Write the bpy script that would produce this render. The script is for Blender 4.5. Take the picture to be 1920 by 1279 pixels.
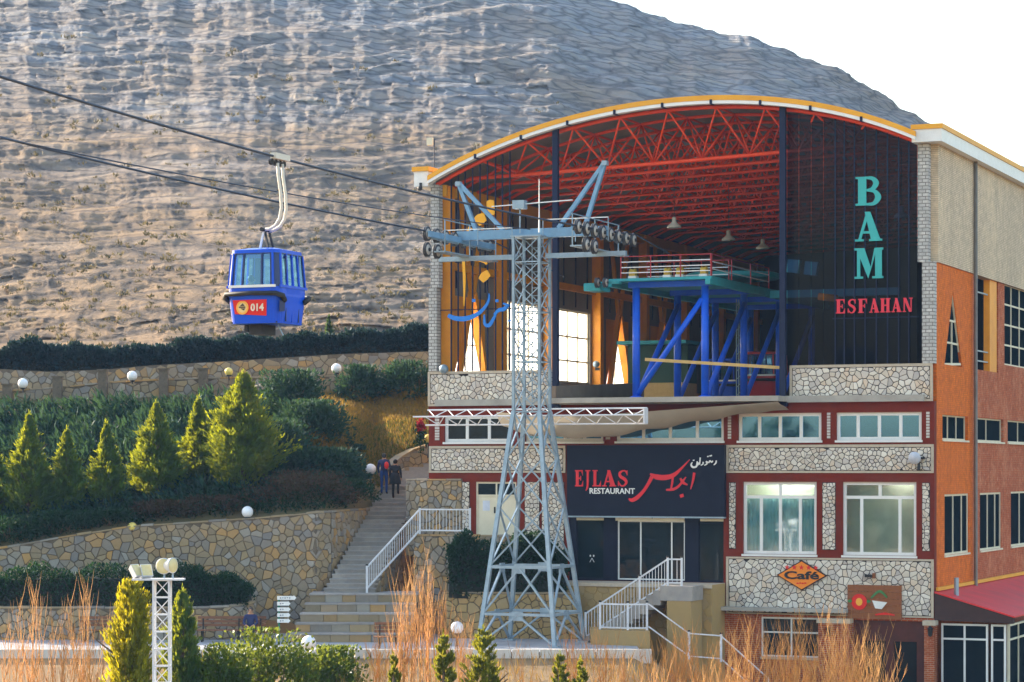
import bpy, bmesh, math, random
import numpy as np
from mathutils import Vector, Matrix, geometry
random.seed(7)
rng = np.random.default_rng(7)
for _o in list(bpy.data.objects): bpy.data.objects.remove(_o)
S = bpy.context.scene
COL = S.collection
R = math.radians

# ------------------------------------------------------------------ camera, sky, sun, exposure
FPX, H0, CAMZ = 4800.0, 880.0, 6.5
cam = bpy.data.cameras.new('camera'); camo = bpy.data.objects.new('camera', cam); COL.objects.link(camo)
camo.location = (0, 0, CAMZ); camo.rotation_euler = (R(90), 0, 0)
cam.sensor_width = 36; cam.lens = 36 * FPX / 1920; cam.shift_y = (H0 - 639.5) / 1920
cam.clip_start = 0.5; cam.clip_end = 6000
S.camera = camo
SUN = Vector((-0.75, 0.52, 0.36)).normalized()
w = bpy.data.worlds.new('World'); S.world = w; w.use_nodes = True
_n = w.node_tree.nodes; _l = w.node_tree.links
sky = _n.new('ShaderNodeTexSky'); sky.sky_type = 'NISHITA'; sky.sun_disc = False
sky.sun_elevation = math.asin(SUN.z); sky.sun_rotation = math.atan2(SUN.x, SUN.y)
sky.air_density = 1.4; sky.dust_density = 2.5; sky.ozone_density = 1.5
_n['Background'].inputs[1].default_value = 0.15
_l.new(sky.outputs[0], _n['Background'].inputs[0])
sl = bpy.data.lights.new('sun', 'SUN'); sl.energy = 4.3; sl.angle = R(0.5); sl.color = (1.0, 0.88, 0.71)
so = bpy.data.objects.new('sun', sl); COL.objects.link(so)
so.rotation_euler = (-SUN).to_track_quat('-Z', 'Y').to_euler(); so.location = SUN * 300
vs = S.view_settings
vs.view_transform = 'Standard'; vs.look = 'None'; vs.gamma = 1.0; vs.use_curve_mapping = False
vs.exposure = 1.76
S.cycles.use_denoising = True
S.cycles.max_bounces = 6; S.cycles.transparent_max_bounces = 12

# ------------------------------------------------------------------ frames
A = R(22.6); ca, sa = math.cos(A), math.sin(A)
WID = 20.6
CORNER = Vector((15.675, 95.0, 0))
FL = CORNER + Vector((-ca, sa, 0)) * WID
FM = Matrix.Translation(FL) @ Matrix.Rotation(-A, 4, 'Z')
FMI = FM.inverted()
I4 = Matrix.Identity(4)
CAM = Vector((0, 0, CAMZ))
def ray(px, py): return Vector(((px - 960) / FPX, 1, (H0 - py) / FPX))
def fp(px, py, d=0.0):                       # point on the facade plane (depth d into the building), facade frame
    n = Vector((sa, ca, 0)); r = ray(px, py)
    return FMI @ (CAM + r * ((FL.dot(n) + d) / r.dot(n)))
def lp(px, py, x):                           # point on a plane x = const of the facade frame
    n = Vector((ca, -sa, 0)); r = ray(px, py)
    return FMI @ (CAM + r * ((FL.dot(n) + x) / r.dot(n)))
def wp(px, py, Y): return CAM + ray(px, py) * Y
def wz(px, py, z):
    r = ray(px, py); return CAM + r * ((z - CAMZ) / r.z)
def fx(px, d=0): return fp(px, 880, d).x
def Zr(py): return CAMZ + (H0 - py) * 95.0 / FPX

# ------------------------------------------------------------------ object helpers
PW = {}
def link(o, parent=None):
    COL.objects.link(o)
    if parent is not None: o.parent = parent
    return o
def tag(o, label=None, cat=None, group=None, kind=None):
    if label: o['label'] = label
    if cat: o['category'] = cat
    if group: o['group'] = group
    if kind: o['kind'] = kind
    return o
def thing(name, label, cat, loc, rz=0.0, group=None):
    o = bpy.data.objects.new(name, None); o.empty_display_size = 0.2; COL.objects.link(o)
    o.location = loc; o.rotation_euler = (0, 0, rz)
    PW[o.name] = Matrix.Translation(Vector(loc)) @ Matrix.Rotation(rz, 4, 'Z')
    return tag(o, label, cat, group)
def mesh_np(name, V, F):
    me = bpy.data.meshes.new(name); V = np.asarray(V, dtype=np.float32); F = np.asarray(F, dtype=np.int32)
    k = F.shape[1]; n = len(F)
    me.vertices.add(len(V)); me.vertices.foreach_set('co', V.ravel())
    me.loops.add(n * k); me.loops.foreach_set('vertex_index', F.ravel())
    me.polygons.add(n); me.polygons.foreach_set('loop_start', np.arange(0, n * k, k, dtype=np.int32))
    me.update(calc_edges=True); return me
def put(name, V, F, mat, parent=None, fr=I4, smooth=False, **tg):
    V = np.asarray(V, dtype=np.float64).reshape(-1, 3)
    M4 = np.array(fr)
    Wd = V @ M4[:3, :3].T + M4[:3, 3]
    loc = None
    if parent is not None:
        Pi = np.array(PW[parent.name].inverted()); L = Wd @ Pi[:3, :3].T + Pi[:3, 3]
    else:
        lo, hi = Wd.min(0), Wd.max(0); loc = np.array([(lo[0] + hi[0]) / 2, (lo[1] + hi[1]) / 2, lo[2]]); L = Wd - loc
    if isinstance(F, np.ndarray): me = mesh_np(name, L, F)
    else:
        me = bpy.data.meshes.new(name); me.from_pydata(L.tolist(), [], F); me.update()
    if mat is not None: me.materials.append(mat)
    if smooth: me.polygons.foreach_set('use_smooth', [True] * len(me.polygons))
    o = bpy.data.objects.new(name, me); link(o, parent)
    if loc is not None: o.location = loc; PW[o.name] = Matrix.Translation(Vector(loc))
    else: PW[o.name] = PW[parent.name]
    return tag(o, **tg)
def share(o, name, off, parent=None, rz=0.0, sc=None):      # a copy that shares mesh data, moved by off
    c = bpy.data.objects.new(name, o.data); link(c, parent if parent is not None else o.parent)
    c.location = Vector(off); c.rotation_euler = (0, 0, rz)
    if sc: c.scale = sc
    return c

class MB:
    def __init__(s): s.v = []; s.f = []
    def add(s, vs, fs):
        b = len(s.v); s.v += [tuple(p) for p in vs]; s.f += [tuple(b + i for i in f) for f in fs]; return s
    def box(s, x0, x1, y0, y1, z0, z1):
        return s.add([(x0,y0,z0),(x1,y0,z0),(x1,y1,z0),(x0,y1,z0),(x0,y0,z1),(x1,y0,z1),(x1,y1,z1),(x0,y1,z1)],
                     [(0,3,2,1),(4,5,6,7),(0,1,5,4),(1,2,6,5),(2,3,7,6),(3,0,4,7)])
    def hexa(s, p):
        return s.add(p, [(0,3,2,1),(4,5,6,7),(0,1,5,4),(1,2,6,5),(2,3,7,6),(3,0,4,7)])
    def bar(s, p, q, w, h=None, up=(0, 0, 1)):
        p, q = Vector(p), Vector(q); h = h or w
        d = (q - p).normalized(); u = Vector(up)
        if abs(d.dot(u)) > 0.97: u = Vector((1, 0, 0)) if abs(d.x) < 0.9 else Vector((0, 1, 0))
        a = d.cross(u).normalized() * w / 2; b = a.cross(d).normalized() * h / 2
        return s.hexa([p-a-b, p+a-b, q+a-b, q-a-b, p-a+b, p+a+b, q+a+b, q-a+b])
    def path(s, pts, r, n=6, caps=True):
        pts = [Vector(p) for p in pts]; m = len(pts)
        rs = r if isinstance(r, (list, tuple)) else [r] * m
        vs, fs = [], []; up = None
        for i, p in enumerate(pts):
            d = (pts[min(i+1, m-1)] - pts[max(i-1, 0)]).normalized()
            if up is None: up = Vector((0, 0, 1)) if abs(d.z) < 0.9 else Vector((1, 0, 0))
            a = d.cross(up)
            if a.length < 1e-4: a = d.orthogonal()
            a.normalize(); b = a.cross(d); up = b.copy() if abs(d.dot(Vector((0,0,1)))) > 0.9 else up
            for k in range(n):
                t = 2 * math.pi * k / n; vs.append(p + (a * math.cos(t) + b * math.sin(t)) * rs[i])
        for i in range(m - 1):
            for k in range(n): fs.append((i*n+k, i*n+(k+1) % n, (i+1)*n+(k+1) % n, (i+1)*n+k))
        if caps: fs.append(tuple(range(n))[::-1]); fs.append(tuple((m-1)*n+k for k in range(n)))
        return s.add(vs, fs)
    def tube(s, p, q, r, r2=None, n=8): return s.path([p, q], [r, r if r2 is None else r2], n)
    def lathe(s, c, prof, n=16, ax=I4):                     # prof: (radius, height); ax turns z
        c = Vector(c); vs, fs = [], []; A3 = ax.to_3x3(); m = len(prof)
        for (r, h) in prof:
            for k in range(n):
                t = 2 * math.pi * k / n; vs.append(c + A3 @ Vector((r * math.cos(t), r * math.sin(t), h)))
        for i in range(m - 1):
            for k in range(n): fs.append((i*n+k, i*n+(k+1) % n, (i+1)*n+(k+1) % n, (i+1)*n+k))
        fs.append(tuple(range(n))[::-1]); fs.append(tuple((m-1)*n+k for k in range(n)))
        return s.add(vs, fs)
    def ball(s, c, r, nu=16, nv=10, sc=(1, 1, 1)):
        prof = [(max(1e-4, r * math.sin(math.pi * i / nv)), -r * math.cos(math.pi * i / nv)) for i in range(nv + 1)]
        return s.lathe(c, prof, nu, Matrix.Diagonal((*sc, 1)))
    def prism(s, poly, y0, y1):                             # (x, z) polygon extruded in y
        n = len(poly); vs = [(x, y0, z) for x, z in poly] + [(x, y1, z) for x, z in poly]
        tr = geometry.tessellate_polygon([[Vector((x, z, 0)) for x, z in poly]])
        fs = [tuple(t) for t in tr] + [tuple(n + i for i in t[::-1]) for t in tr]
        fs += [(i, (i+1) % n, n + (i+1) % n, n + i) for i in range(n)]
        return s.add(vs, fs)
    def stroke(s, pts, ws, y0, y1):                         # calligraphic stroke in the xz plane
        P = [Vector((x, z)) for x, z in pts]; m = len(P)
        Q, Wq = [], []
        for i in range(m - 1):                              # smooth
            p0, p1, p2, p3 = P[max(i-1, 0)], P[i], P[i+1], P[min(i+2, m-1)]
            for k in range(5):
                t = k / 5
                Q.append(0.5 * ((2*p1) + (p2-p0)*t + (2*p0-5*p1+4*p2-p3)*t*t + (3*p1-p0-3*p2+p3)*t**3)); Wq.append(ws[i] + (ws[i+1]-ws[i]) * t)
        Q.append(P[-1]); Wq.append(ws[-1])
        Lf, Rt = [], []
        for i, p in enumerate(Q):
            d = Q[min(i+1, len(Q)-1)] - Q[max(i-1, 0)]; d.normalize(); nn = Vector((-d.y, d.x)) * Wq[i] / 2
            Lf.append(p + nn); Rt.append(p - nn)
        n = len(Q); vs = []
        for y in (y0, y1): vs += [(p.x, y, p.y) for p in Lf] + [(p.x, y, p.y) for p in Rt]
        fs = []
        for i in range(n - 1):
            fs += [(i, i+1, n+i+1, n+i), (2*n+i, 3*n+i, 3*n+i+1, 2*n+i+1), (i, 2*n+i, 2*n+i+1, i+1), (n+i, n+i+1, 3*n+i+1, 3*n+i)]
        fs += [(0, n, 3*n, 2*n), (n-1, 3*n-1, 4*n-1, 2*n-1)]
        return s.add(vs, fs)
    def disc(s, x, z, rx, rz, y0, y1, n=16):
        return s.prism([(x + rx*math.cos(2*math.pi*k/n), z + rz*math.sin(2*math.pi*k/n)) for k in range(n)], y0, y1)
    def build(s, name, mat, parent=None, fr=None, smooth=False, **tg):
        if fr is None: fr = PW[parent.name] if parent is not None else I4
        return put(name, s.v, s.f, mat, parent, fr, smooth, **tg)

def wall_holes(u0, u1, z0, z1, holes):
    """rectangles (u0,u1,z0,z1) that fill a wall around its openings"""
    us = sorted(set([u0, u1] + [h[0] for h in holes] + [h[1] for h in holes])); us = [u for u in us if u0 <= u <= u1]
    out = []
    for a, b in zip(us[:-1], us[1:]):
        m = (a + b) / 2; hs = sorted([(max(h[2], z0), min(h[3], z1)) for h in holes if h[0] <= m <= h[1]]); z = z0
        for (c, d) in hs:
            if c > z + 1e-6: out.append((a, b, z, c))
            z = max(z, d)
        if z < z1 - 1e-6: out.append((a, b, z, z1))
    return out

# ------------------------------------------------------------------ materials
MATS = {}
def nt(name):
    m = bpy.data.materials.new(name); m.use_nodes = True; t = m.node_tree; t.nodes.clear(); MATS[name] = m
    return m, t, t.nodes, t.links
def inp(l, sock, v):
    if isinstance(v, bpy.types.NodeSocket): l.new(v, sock)
    elif isinstance(v, (tuple, list)) and len(v) == 3 and sock.type == 'RGBA': sock.default_value = (*v, 1)
    else: sock.default_value = v
def node(t, typ, props={}, **ins):
    n = t.nodes.new(typ)
    for k, v in props.items(): setattr(n, k, v)
    for k, v in ins.items():
        key = int(k[1:]) if k[0] == 'i' and k[1:].isdigit() else k.replace('_', ' ')
        inp(t.links, n.inputs[key], v)
    return n
def mixc(t, f, a, b, blend='MIX'):
    n = t.nodes.new('ShaderNodeMix'); n.data_type = 'RGBA'; n.blend_type = blend
    inp(t.links, n.inputs[0], f); inp(t.links, n.inputs[6], a); inp(t.links, n.inputs[7], b); return n.outputs[2]
def mth(t, op, a, b=0.0, c=0.0, clamp=False):
    n = t.nodes.new('ShaderNodeMath'); n.operation = op; n.use_clamp = clamp
    for i, v in enumerate((a, b, c)): inp(t.links, n.inputs[i], v)
    return n.outputs[0]
def ramp(t, f, stops):
    n = t.nodes.new('ShaderNodeValToRGB'); inp(t.links, n.inputs[0], f); e = n.color_ramp.elements
    while len(e) < len(stops): e.new(0.5)
    for el, (p, c) in zip(e, stops): el.position = p; el.color = (*c, 1)
    return n.outputs[0]
def noise(t, co, scale, detail=5, rough=0.55, dist=0.0):
    n = node(t, 'ShaderNodeTexNoise', Scale=scale, Detail=detail, Roughness=rough, Distortion=dist); t.links.new(co, n.inputs['Vector']); return n.outputs['Fac']
def finish(t, col, rough=0.7, metal=0.0, bump=None, bstr=0.3, bdist=0.05, spec=0.4, trans=None):
    b = node(t, 'ShaderNodeBsdfPrincipled', Roughness=rough, Metallic=metal)
    inp(t.links, b.inputs['Base Color'], col); b.inputs['Specular IOR Level'].default_value = spec
    if bump is not None:
        bn = node(t, 'ShaderNodeBump', Strength=bstr, Distance=bdist); t.links.new(bump, bn.inputs['Height']); t.links.new(bn.outputs[0], b.inputs['Normal'])
    o = t.nodes.new('ShaderNodeOutputMaterial'); t.links.new(b.outputs[0], o.inputs[0]); return b
def rnd(t):                                                 # per object + per island random number
    oi = t.nodes.new('ShaderNodeObjectInfo').outputs['Random']; gi = t.nodes.new('ShaderNodeNewGeometry').outputs['Random Per Island']
    return mth(t, 'FRACT', mth(t, 'ADD', oi, gi))
def M(name, c1, c2=None, rough=0.7, scale=3.0, bump=0.0, bscale=None, metal=0.0, spec=0.4, grime=0.0, island=0.0, stops=None):
    if name in MATS: return MATS[name]
    m, t, n, l = nt(name)
    co = t.nodes.new('ShaderNodeTexCoord').outputs['Object']
    c2 = c2 or tuple(x * 0.72 for x in c1)
    f = noise(t, co, scale, 6, 0.62)
    col = mixc(t, mth(t, 'MULTIPLY_ADD', f, 2.2, -0.6, True), c1, c2)
    if stops: col = mixc(t, 0.75, col, ramp(t, rnd(t), stops))
    if island:
        hs = node(t, 'ShaderNodeHueSaturation'); inp(t.links, hs.inputs['Value'], mth(t, 'MULTIPLY_ADD', rnd(t), 2 * island, 1 - island)); inp(t.links, hs.inputs['Color'], col); col = hs.outputs[0]
    if grime:
        g = noise(t, co, scale * 0.35, 8, 0.7)
        col = mixc(t, mth(t, 'MULTIPLY', mth(t, 'MULTIPLY_ADD', g, 4, -1.9, True), grime), col, (0.07, 0.055, 0.045))
    bp = noise(t, co, bscale or scale * 6, 6, 0.65) if bump else None
    finish(t, col, rough, metal, bp, min(1, bump * 4), bump, spec)
    return m
def brickmat(name, c1, c2, mortar, bw, bh, ms=0.012, axis='xz', rough=0.85, c3=None, sc3=0.25, speck=None):
    m, t, n, l = nt(name)
    co = t.nodes.new('ShaderNodeTexCoord').outputs['Object']
    sx = node(t, 'ShaderNodeSeparateXYZ'); l.new(co, sx.inputs[0]); cb = node(t, 'ShaderNodeCombineXYZ')
    l.new(sx.outputs[0 if axis[0] == 'x' else 1], cb.inputs[0]); l.new(sx.outputs[2], cb.inputs[1])
    b = node(t, 'ShaderNodeTexBrick', Scale=1.0, Mortar_Size=ms, Mortar_Smooth=0.2, Bias=0.0, Brick_Width=bw, Row_Height=bh, Color1=c1, Color2=c2, Mortar=mortar); l.new(cb.outputs[0], b.inputs['Vector'])
    f = noise(t, co, 3.5, 8, 0.75); col = mixc(t, mth(t, 'MULTIPLY_ADD', f, 3.2, -1.25, True), b.outputs[0], tuple(x * 0.55 for x in c2))
    if c3:
        g = noise(t, co, sc3, 8, 0.75); col = mixc(t, mth(t, 'MULTIPLY_ADD', g, 3.5, -1.7, True), col, c3)
    if speck:
        col = mixc(t, mth(t, 'MULTIPLY', mth(t, 'MULTIPLY_ADD', noise(t, co, 5.0, 4, .7), 6.0, -3.3, True), .7), col, speck)
    mpv = node(t, 'ShaderNodeMapping'); l.new(co, mpv.inputs[0]); mpv.inputs['Scale'].default_value = (1.6, 1.6, .10)
    col = mixc(t, mth(t, 'MULTIPLY', mth(t, 'MULTIPLY_ADD', noise(t, mpv.outputs[0], 1.5, 6, .6), 3.0, -1.5, True), .45), col, tuple(x * .35 for x in c2))
    bp = mth(t, 'ADD', mth(t, 'MULTIPLY', b.outputs[1], -1.0), mth(t, 'MULTIPLY', noise(t, co, 25, 4), 0.5))
    finish(t, col, rough, 0, bp, 0.5, 0.02, 0.3); return m
def leaf(name, c1, c2, trans=0.4, tcol=None, rough=0.65):
    m, t, n, l = nt(name)
    r = rnd(t); col = mixc(t, r, c1, c2)
    co = t.nodes.new('ShaderNodeTexCoord').outputs['Object']
    col = mixc(t, mth(t, 'MULTIPLY_ADD', noise(t, co, 1.2, 4), 1.8, -0.6, True), col, mixc(t, 0.5, c1, tuple(x * 0.5 for x in c2)))
    b = node(t, 'ShaderNodeBsdfPrincipled', Roughness=rough); inp(l, b.inputs['Base Color'], col); b.inputs['Specular IOR Level'].default_value = 0.12
    tr = node(t, 'ShaderNodeBsdfTranslucent'); inp(l, tr.inputs[0], mixc(t, 0.6, col, tcol or tuple(min(1, x * 2.2) for x in c1)))
    mx = node(t, 'ShaderNodeMixShader', i0=trans); l.new(b.outputs[0], mx.inputs[1]); l.new(tr.outputs[0], mx.inputs[2])
    o = n.new('ShaderNodeOutputMaterial'); l.new(mx.outputs[0], o.inputs[0]); return m
def glassmat(name, tint, refl=0.12, see=0.9, gc=(0.9, 0.95, 1.0)):               # thin architectural pane: see-through plus mirror
    m, t, n, l = nt(name)
    tr = node(t, 'ShaderNodeBsdfTransparent', Color=tuple(x * see for x in tint)); g = node(t, 'ShaderNodeBsdfGlossy', Color=gc, Roughness=0.03)
    fr = node(t, 'ShaderNodeFresnel', IOR=1.5); f = mth(t, 'ADD', fr.outputs[0], refl, 0, True)
    co = t.nodes.new('ShaderNodeTexCoord').outputs['Object']
    bn = node(t, 'ShaderNodeBump', Strength=0.04, Distance=0.02); l.new(noise(t, co, 1.2, 2), bn.inputs['Height']); l.new(bn.outputs[0], g.inputs['Normal'])
    mx = node(t, 'ShaderNodeMixShader'); l.new(f, mx.inputs[0]); l.new(tr.outputs[0], mx.inputs[1]); l.new(g.outputs[0], mx.inputs[2])
    o = n.new('ShaderNodeOutputMaterial'); l.new(mx.outputs[0], o.inputs[0]); return m

STONE = M('clad_stone', (0.62, 0.56, 0.48), (0.50, 0.46, 0.41), 0.85, 6, 0.01, 30, stops=[(0, (0.76, 0.66, 0.54)), (0.25, (0.54, 0.47, 0.42)), (0.5, (0.84, 0.76, 0.64)), (0.72, (0.60, 0.51, 0.40)), (0.9, (0.72, 0.54, 0.38)), (1.0, (0.40, 0.36, 0.34))])
MORTAR = M('dark_mortar', (0.045, 0.038, 0.035), (0.025, 0.02, 0.02), 0.95, 8)
RUBBLE = M('rubble_stone', (0.36, 0.29, 0.19), (0.20, 0.16, 0.11), 0.9, 5, 0.03, 14, stops=[(0, (0.34, 0.24, 0.13)), (0.25, (0.20, 0.19, 0.19)), (0.42, (0.40, 0.28, 0.14)), (0.60, (0.22, 0.17, 0.11)), (0.74, (0.52, 0.28, 0.08)), (0.86, (0.30, 0.26, 0.21)), (1.0, (0.36, 0.33, 0.29))])
RMORTAR = M('earth_mortar', (0.19, 0.145, 0.10), (0.10, 0.08, 0.06), 0.95, 5, 0.02)
TRIM = M('limestone_trim', (0.56, 0.46, 0.34), (0.44, 0.36, 0.27), 0.85, 9, 0.01, 40)
BROWN = M('red_brown_paint', (0.20, 0.022, 0.008), (0.14, 0.016, 0.007), 0.7, 2.5, 0.004, 60, grime=0.25, spec=.15)
OBRICK = brickmat('orange_brick', (0.90, 0.20, 0.004), (0.78, 0.15, 0.003), (0.62, 0.15, 0.012), 0.24, 0.075, 0.010, 'yz', c3=(0.70, 0.15, 0.02), speck=(.42, .075, .004))
RBRICK = brickmat('red_brick', (0.52, 0.10, 0.025), (0.40, 0.065, 0.016), (0.50, 0.36, 0.24), 0.22, 0.075, 0.010, 'xz', c3=(0.36, 0.14, 0.06))
RBRICKY = brickmat('red_brick_side', (0.58, 0.10, 0.02), (0.44, 0.07, 0.014), (0.50, 0.20, 0.09), 0.22, 0.075, 0.012, 'yz', c3=(0.62, 0.24, 0.12), sc3=0.8, speck=(.70, .34, .20))
BEIGE = brickmat('beige_brick', (0.88, 0.69, 0.45), (0.77, 0.59, 0.40), (0.42, 0.30, 0.21), 0.20, 0.07, 0.012, 'yz', c3=(0.80, 0.60, 0.38), speck=(.40, .29, .22))
QUOIN = brickmat('pale_quoin_brick', (0.66, 0.63, 0.58), (0.52, 0.50, 0.47), (0.16, 0.14, 0.13), 0.26, 0.13, 0.018, 'xz')
WHITE = M('white_upvc', (0.80, 0.79, 0.76), (0.72, 0.70, 0.66), 0.45, 3)
CREAM = M('cream_paint', (0.78, 0.70, 0.52), (0.66, 0.58, 0.42), 0.5, 2, grime=0.12)
GALV = M('galvanised_steel', (0.34, 0.43, 0.50), (0.24, 0.32, 0.39), 0.42, 4, 0.002, 40, metal=0.35, grime=0.25)
GALVB = M('blue_grey_painted_steel', (0.20, 0.36, 0.52), (0.15, 0.28, 0.42), 0.4, 3, metal=0.2, grime=0.2)
NAVY = M('navy_painted_steel', (0.006, 0.012, 0.04), (0.010, 0.016, 0.05), 0.5, 3, spec=.2)
BLACK = M('black_rubber', (0.012, 0.012, 0.015), (0.02, 0.02, 0.022), 0.6, 5)
DARKCLAD = M('dark_navy_cladding', (0.006, 0.009, 0.022), (0.008, 0.012, 0.028), 0.5, 1.5, spec=.12)
BLUEP = M('bright_blue_paint', (0.003, 0.12, 0.80), (0.002, 0.09, 0.64), 0.38, 2, grime=0.25)
TEAL = M('teal_paint', (0.03, 0.36, 0.38), (0.03, 0.26, 0.30), 0.5, 2, grime=0.35)
REDP = M('red_truss_paint', (0.88, 0.075, 0.010), (0.74, 0.05, 0.008), 0.45, 2, grime=0.15)
ORANGEP = M('orange_column_paint', (0.88, 0.34, 0.010), (0.76, 0.26, 0.008), 0.5, 1.5, grime=0.15)
YELP = M('yellow_orange_fascia', (0.85, 0.40, 0.02), (0.75, 0.32, 0.015), 0.5, 1.0, grime=0.1)
SHEET = M('ceiling_sheet', (0.25, 0.22, 0.18), (0.17, 0.15, 0.12), 0.7, 0.8)
CONC = M('concrete', (0.46, 0.42, 0.36), (0.33, 0.30, 0.26), 0.9, 1.2, 0.006, 30, grime=0.35)
PANELW = M('grey_brown_panel', (0.26, 0.22, 0.18), (0.20, 0.17, 0.14), 0.8, 1.0)
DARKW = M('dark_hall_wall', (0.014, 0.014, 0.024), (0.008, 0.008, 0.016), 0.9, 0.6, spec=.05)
WOOD = M('weathered_wood', (0.30, 0.10, 0.03), (0.20, 0.06, 0.02), 0.75, 6, 0.003, 40)
POLEW = M('yellow_timber', (0.62, 0.42, 0.16), (0.50, 0.32, 0.11), 0.7, 5)
GLOBE = M('white_globe_glass', (0.86, 0.86, 0.88), (0.82, 0.82, 0.84), 0.25, 2)
GLOBEY = M('amber_globe_glass', (0.80, 0.62, 0.16), (0.78, 0.58, 0.14), 0.25, 2)
BARK = M('bark', (0.16, 0.10, 0.06), (0.09, 0.06, 0.04), 0.9, 6, 0.01)
CABLE = M('steel_rope', (0.05, 0.06, 0.09), (0.035, 0.045, 0.07), 0.5, 20, metal=0.3)
GLASS_D = M('dark_window_glass', (0.006, 0.018, 0.024), (0.005, 0.012, 0.016), 0.05, 1.5, spec=0.35)
GLASS_S = M('dark_side_glass', (0.006, 0.014, 0.02), (0.004, 0.010, 0.014), 0.2, 1.5, spec=0.0)
GLASS = glassmat('clear_window_glass', (0.86, 0.98, 1.0), 0.16)
GLASS_B = glassmat('sky_reflection_blue_glass', (0.10, 0.32, 0.46), 0.55, 0.9, (0.26, 0.60, 0.98))  # blue of the mirrored sky is put into the pane tint and gloss colour

# ------------------------------------------------------------------ noise and foliage helpers
def vnoise(x, y, seed=0):
    ix, iy = np.floor(x), np.floor(y); fx_, fy_ = x - ix, y - iy
    def h(a, b): 
        v = np.sin(a * 127.1 + b * 311.7 + seed * 74.7) * 43758.5453; return v - np.floor(v)
    u, v = fx_ * fx_ * (3 - 2 * fx_), fy_ * fy_ * (3 - 2 * fy_)
    return (h(ix, iy) * (1-u) + h(ix+1, iy) * u) * (1-v) + (h(ix, iy+1) * (1-u) + h(ix+1, iy+1) * u) * v - 0.5
def fbm(x, y, o=4, seed=0):
    s, a = 0, 1.0
    for i in range(o): s = s + a * vnoise(x, y, seed + i * 3.1); x, y, a = x * 2.03 + 7.1, y * 2.03 + 3.7, a * 0.5
    return s
def unit(D): return D / np.maximum(1e-9, np.linalg.norm(D, axis=1, keepdims=True))
def kites(P, D, L, Wd):
    n = len(P); D = unit(D); Rn = rng.normal(size=(n, 3)); B = unit(np.cross(D, Rn)); C = np.cross(D, B)
    L = np.broadcast_to(L, n)[:, None]; Wd = np.broadcast_to(Wd, n)[:, None]
    mid = P + D * L * 0.45 + C * Wd * 0.25
    V = np.stack([P, mid + B * Wd / 2, P + D * L, mid - B * Wd / 2], 1).reshape(-1, 3)
    return V, np.arange(4 * n, dtype=np.int32).reshape(-1, 4)
def conifer_mesh(h, rad, nb, per, p=0.85, up=0.7, L=(0.16, 0.34), base=0.04, rg=0.9):
    u = rng.uniform(base, 0.97, nb) ** rg; th = rng.uniform(0, 2 * np.pi, nb)
    r = rad * (1 - u) ** p * np.minimum(1, 0.45 + u / 0.22) * rng.uniform(0.62, 1.15, nb) + 0.03 * rad
    lump = 1 + 0.16 * np.sin(3 * th + 9 * u) + 0.12 * np.sin(5 * th - 14 * u + 1); r = r * lump
    k = rng.uniform(0.25, 1.0, (nb, per)) ** 0.7
    dx, dy = np.cos(th), np.sin(th)
    rr = k * r[:, None]
    z = (u[:, None] - .07 * (1 - u[:, None])) * h + rr * up + rng.normal(0, 0.05, (nb, per)) * h * 0.08
    sp = 0.07 * rad * (1 - u[:, None]) ** .7 + .01
    P = np.stack([rr * dx[:, None] + rng.normal(0, sp, (nb, per)), rr * dy[:, None] + rng.normal(0, sp, (nb, per)), np.maximum(z, 0.02)], 2).reshape(-1, 3)
    D = np.stack([np.repeat(dx, per), np.repeat(dy, per), np.full(nb * per, up * 1.3)], 1) + rng.normal(0, 0.45, (nb * per, 3))
    D[:, 2] += 2.2 * np.repeat(u, per) ** 3
    ll = rng.uniform(*L, nb * per) * (1 - .55 * np.repeat(u, per) ** 2)
    V, F = kites(P, D, ll, ll * rng.uniform(0.22, 0.38, nb * per))
    q = 26; zt = np.linspace(.86, 1.02, q) * h; V2, F2 = kites(np.stack([rng.normal(0, .02, q), rng.normal(0, .02, q), zt], 1), np.array([0, 0, 1.]) + rng.normal(0, .25, (q, 3)), np.full(q, L[0] * 1.3), np.full(q, L[0] * .3))
    return np.concatenate([V, V2]), np.concatenate([F, F2 + len(V)]).astype(np.int32)
def dome_mesh(rx, ry, h, nc, per, cl=0.22, L=(0.14, 0.30), wr=(0.3, 0.5), up=0.3, flat=0.5):
    th = rng.uniform(0, 2 * np.pi, nc); v = rng.uniform(0, 1, nc) ** 0.8; ph = v * np.pi / 2
    q = rng.uniform(0.72, 1.05, nc) * (1 + 0.12 * np.sin(4 * th + 5 * ph))
    C = np.stack([rx * q * np.cos(th) * np.cos(ph) ** flat, ry * q * np.sin(th) * np.cos(ph) ** flat, h * q * np.sin(ph)], 1)
    P = np.repeat(C, per, 0) + rng.normal(0, cl, (nc * per, 3)) * np.array([rx, ry, h]) * 0.8
    P[:, 2] = np.clip(P[:, 2], 0.01, h * 1.15)
    D = unit(P * np.array([1 / rx, 1 / ry, 1 / h])) + np.array([0, 0, up]) + rng.normal(0, 0.6, (nc * per, 3))
    ll = rng.uniform(*L, nc * per)
    return kites(P, D, ll, ll * rng.uniform(*wr, nc * per))
def trunk(h, r, lean=0.0, limbs=6, seed=0):
    mb = MB(); rd = random.Random(seed)
    mb.path([(0, 0, -0.4), (lean * .3, 0, h * .35), (lean, 0, h * .85)], [r, r * .75, r * .25], 7)
    for i in range(limbs):
        z = h * rd.uniform(.12, .6); a = rd.uniform(0, 6.28); l = h * rd.uniform(.12, .22)
        mb.path([(0, 0, z), (math.cos(a) * l, math.sin(a) * l, z + l * .8)], [r * .35, r * .1], 5)
    return mb

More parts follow.
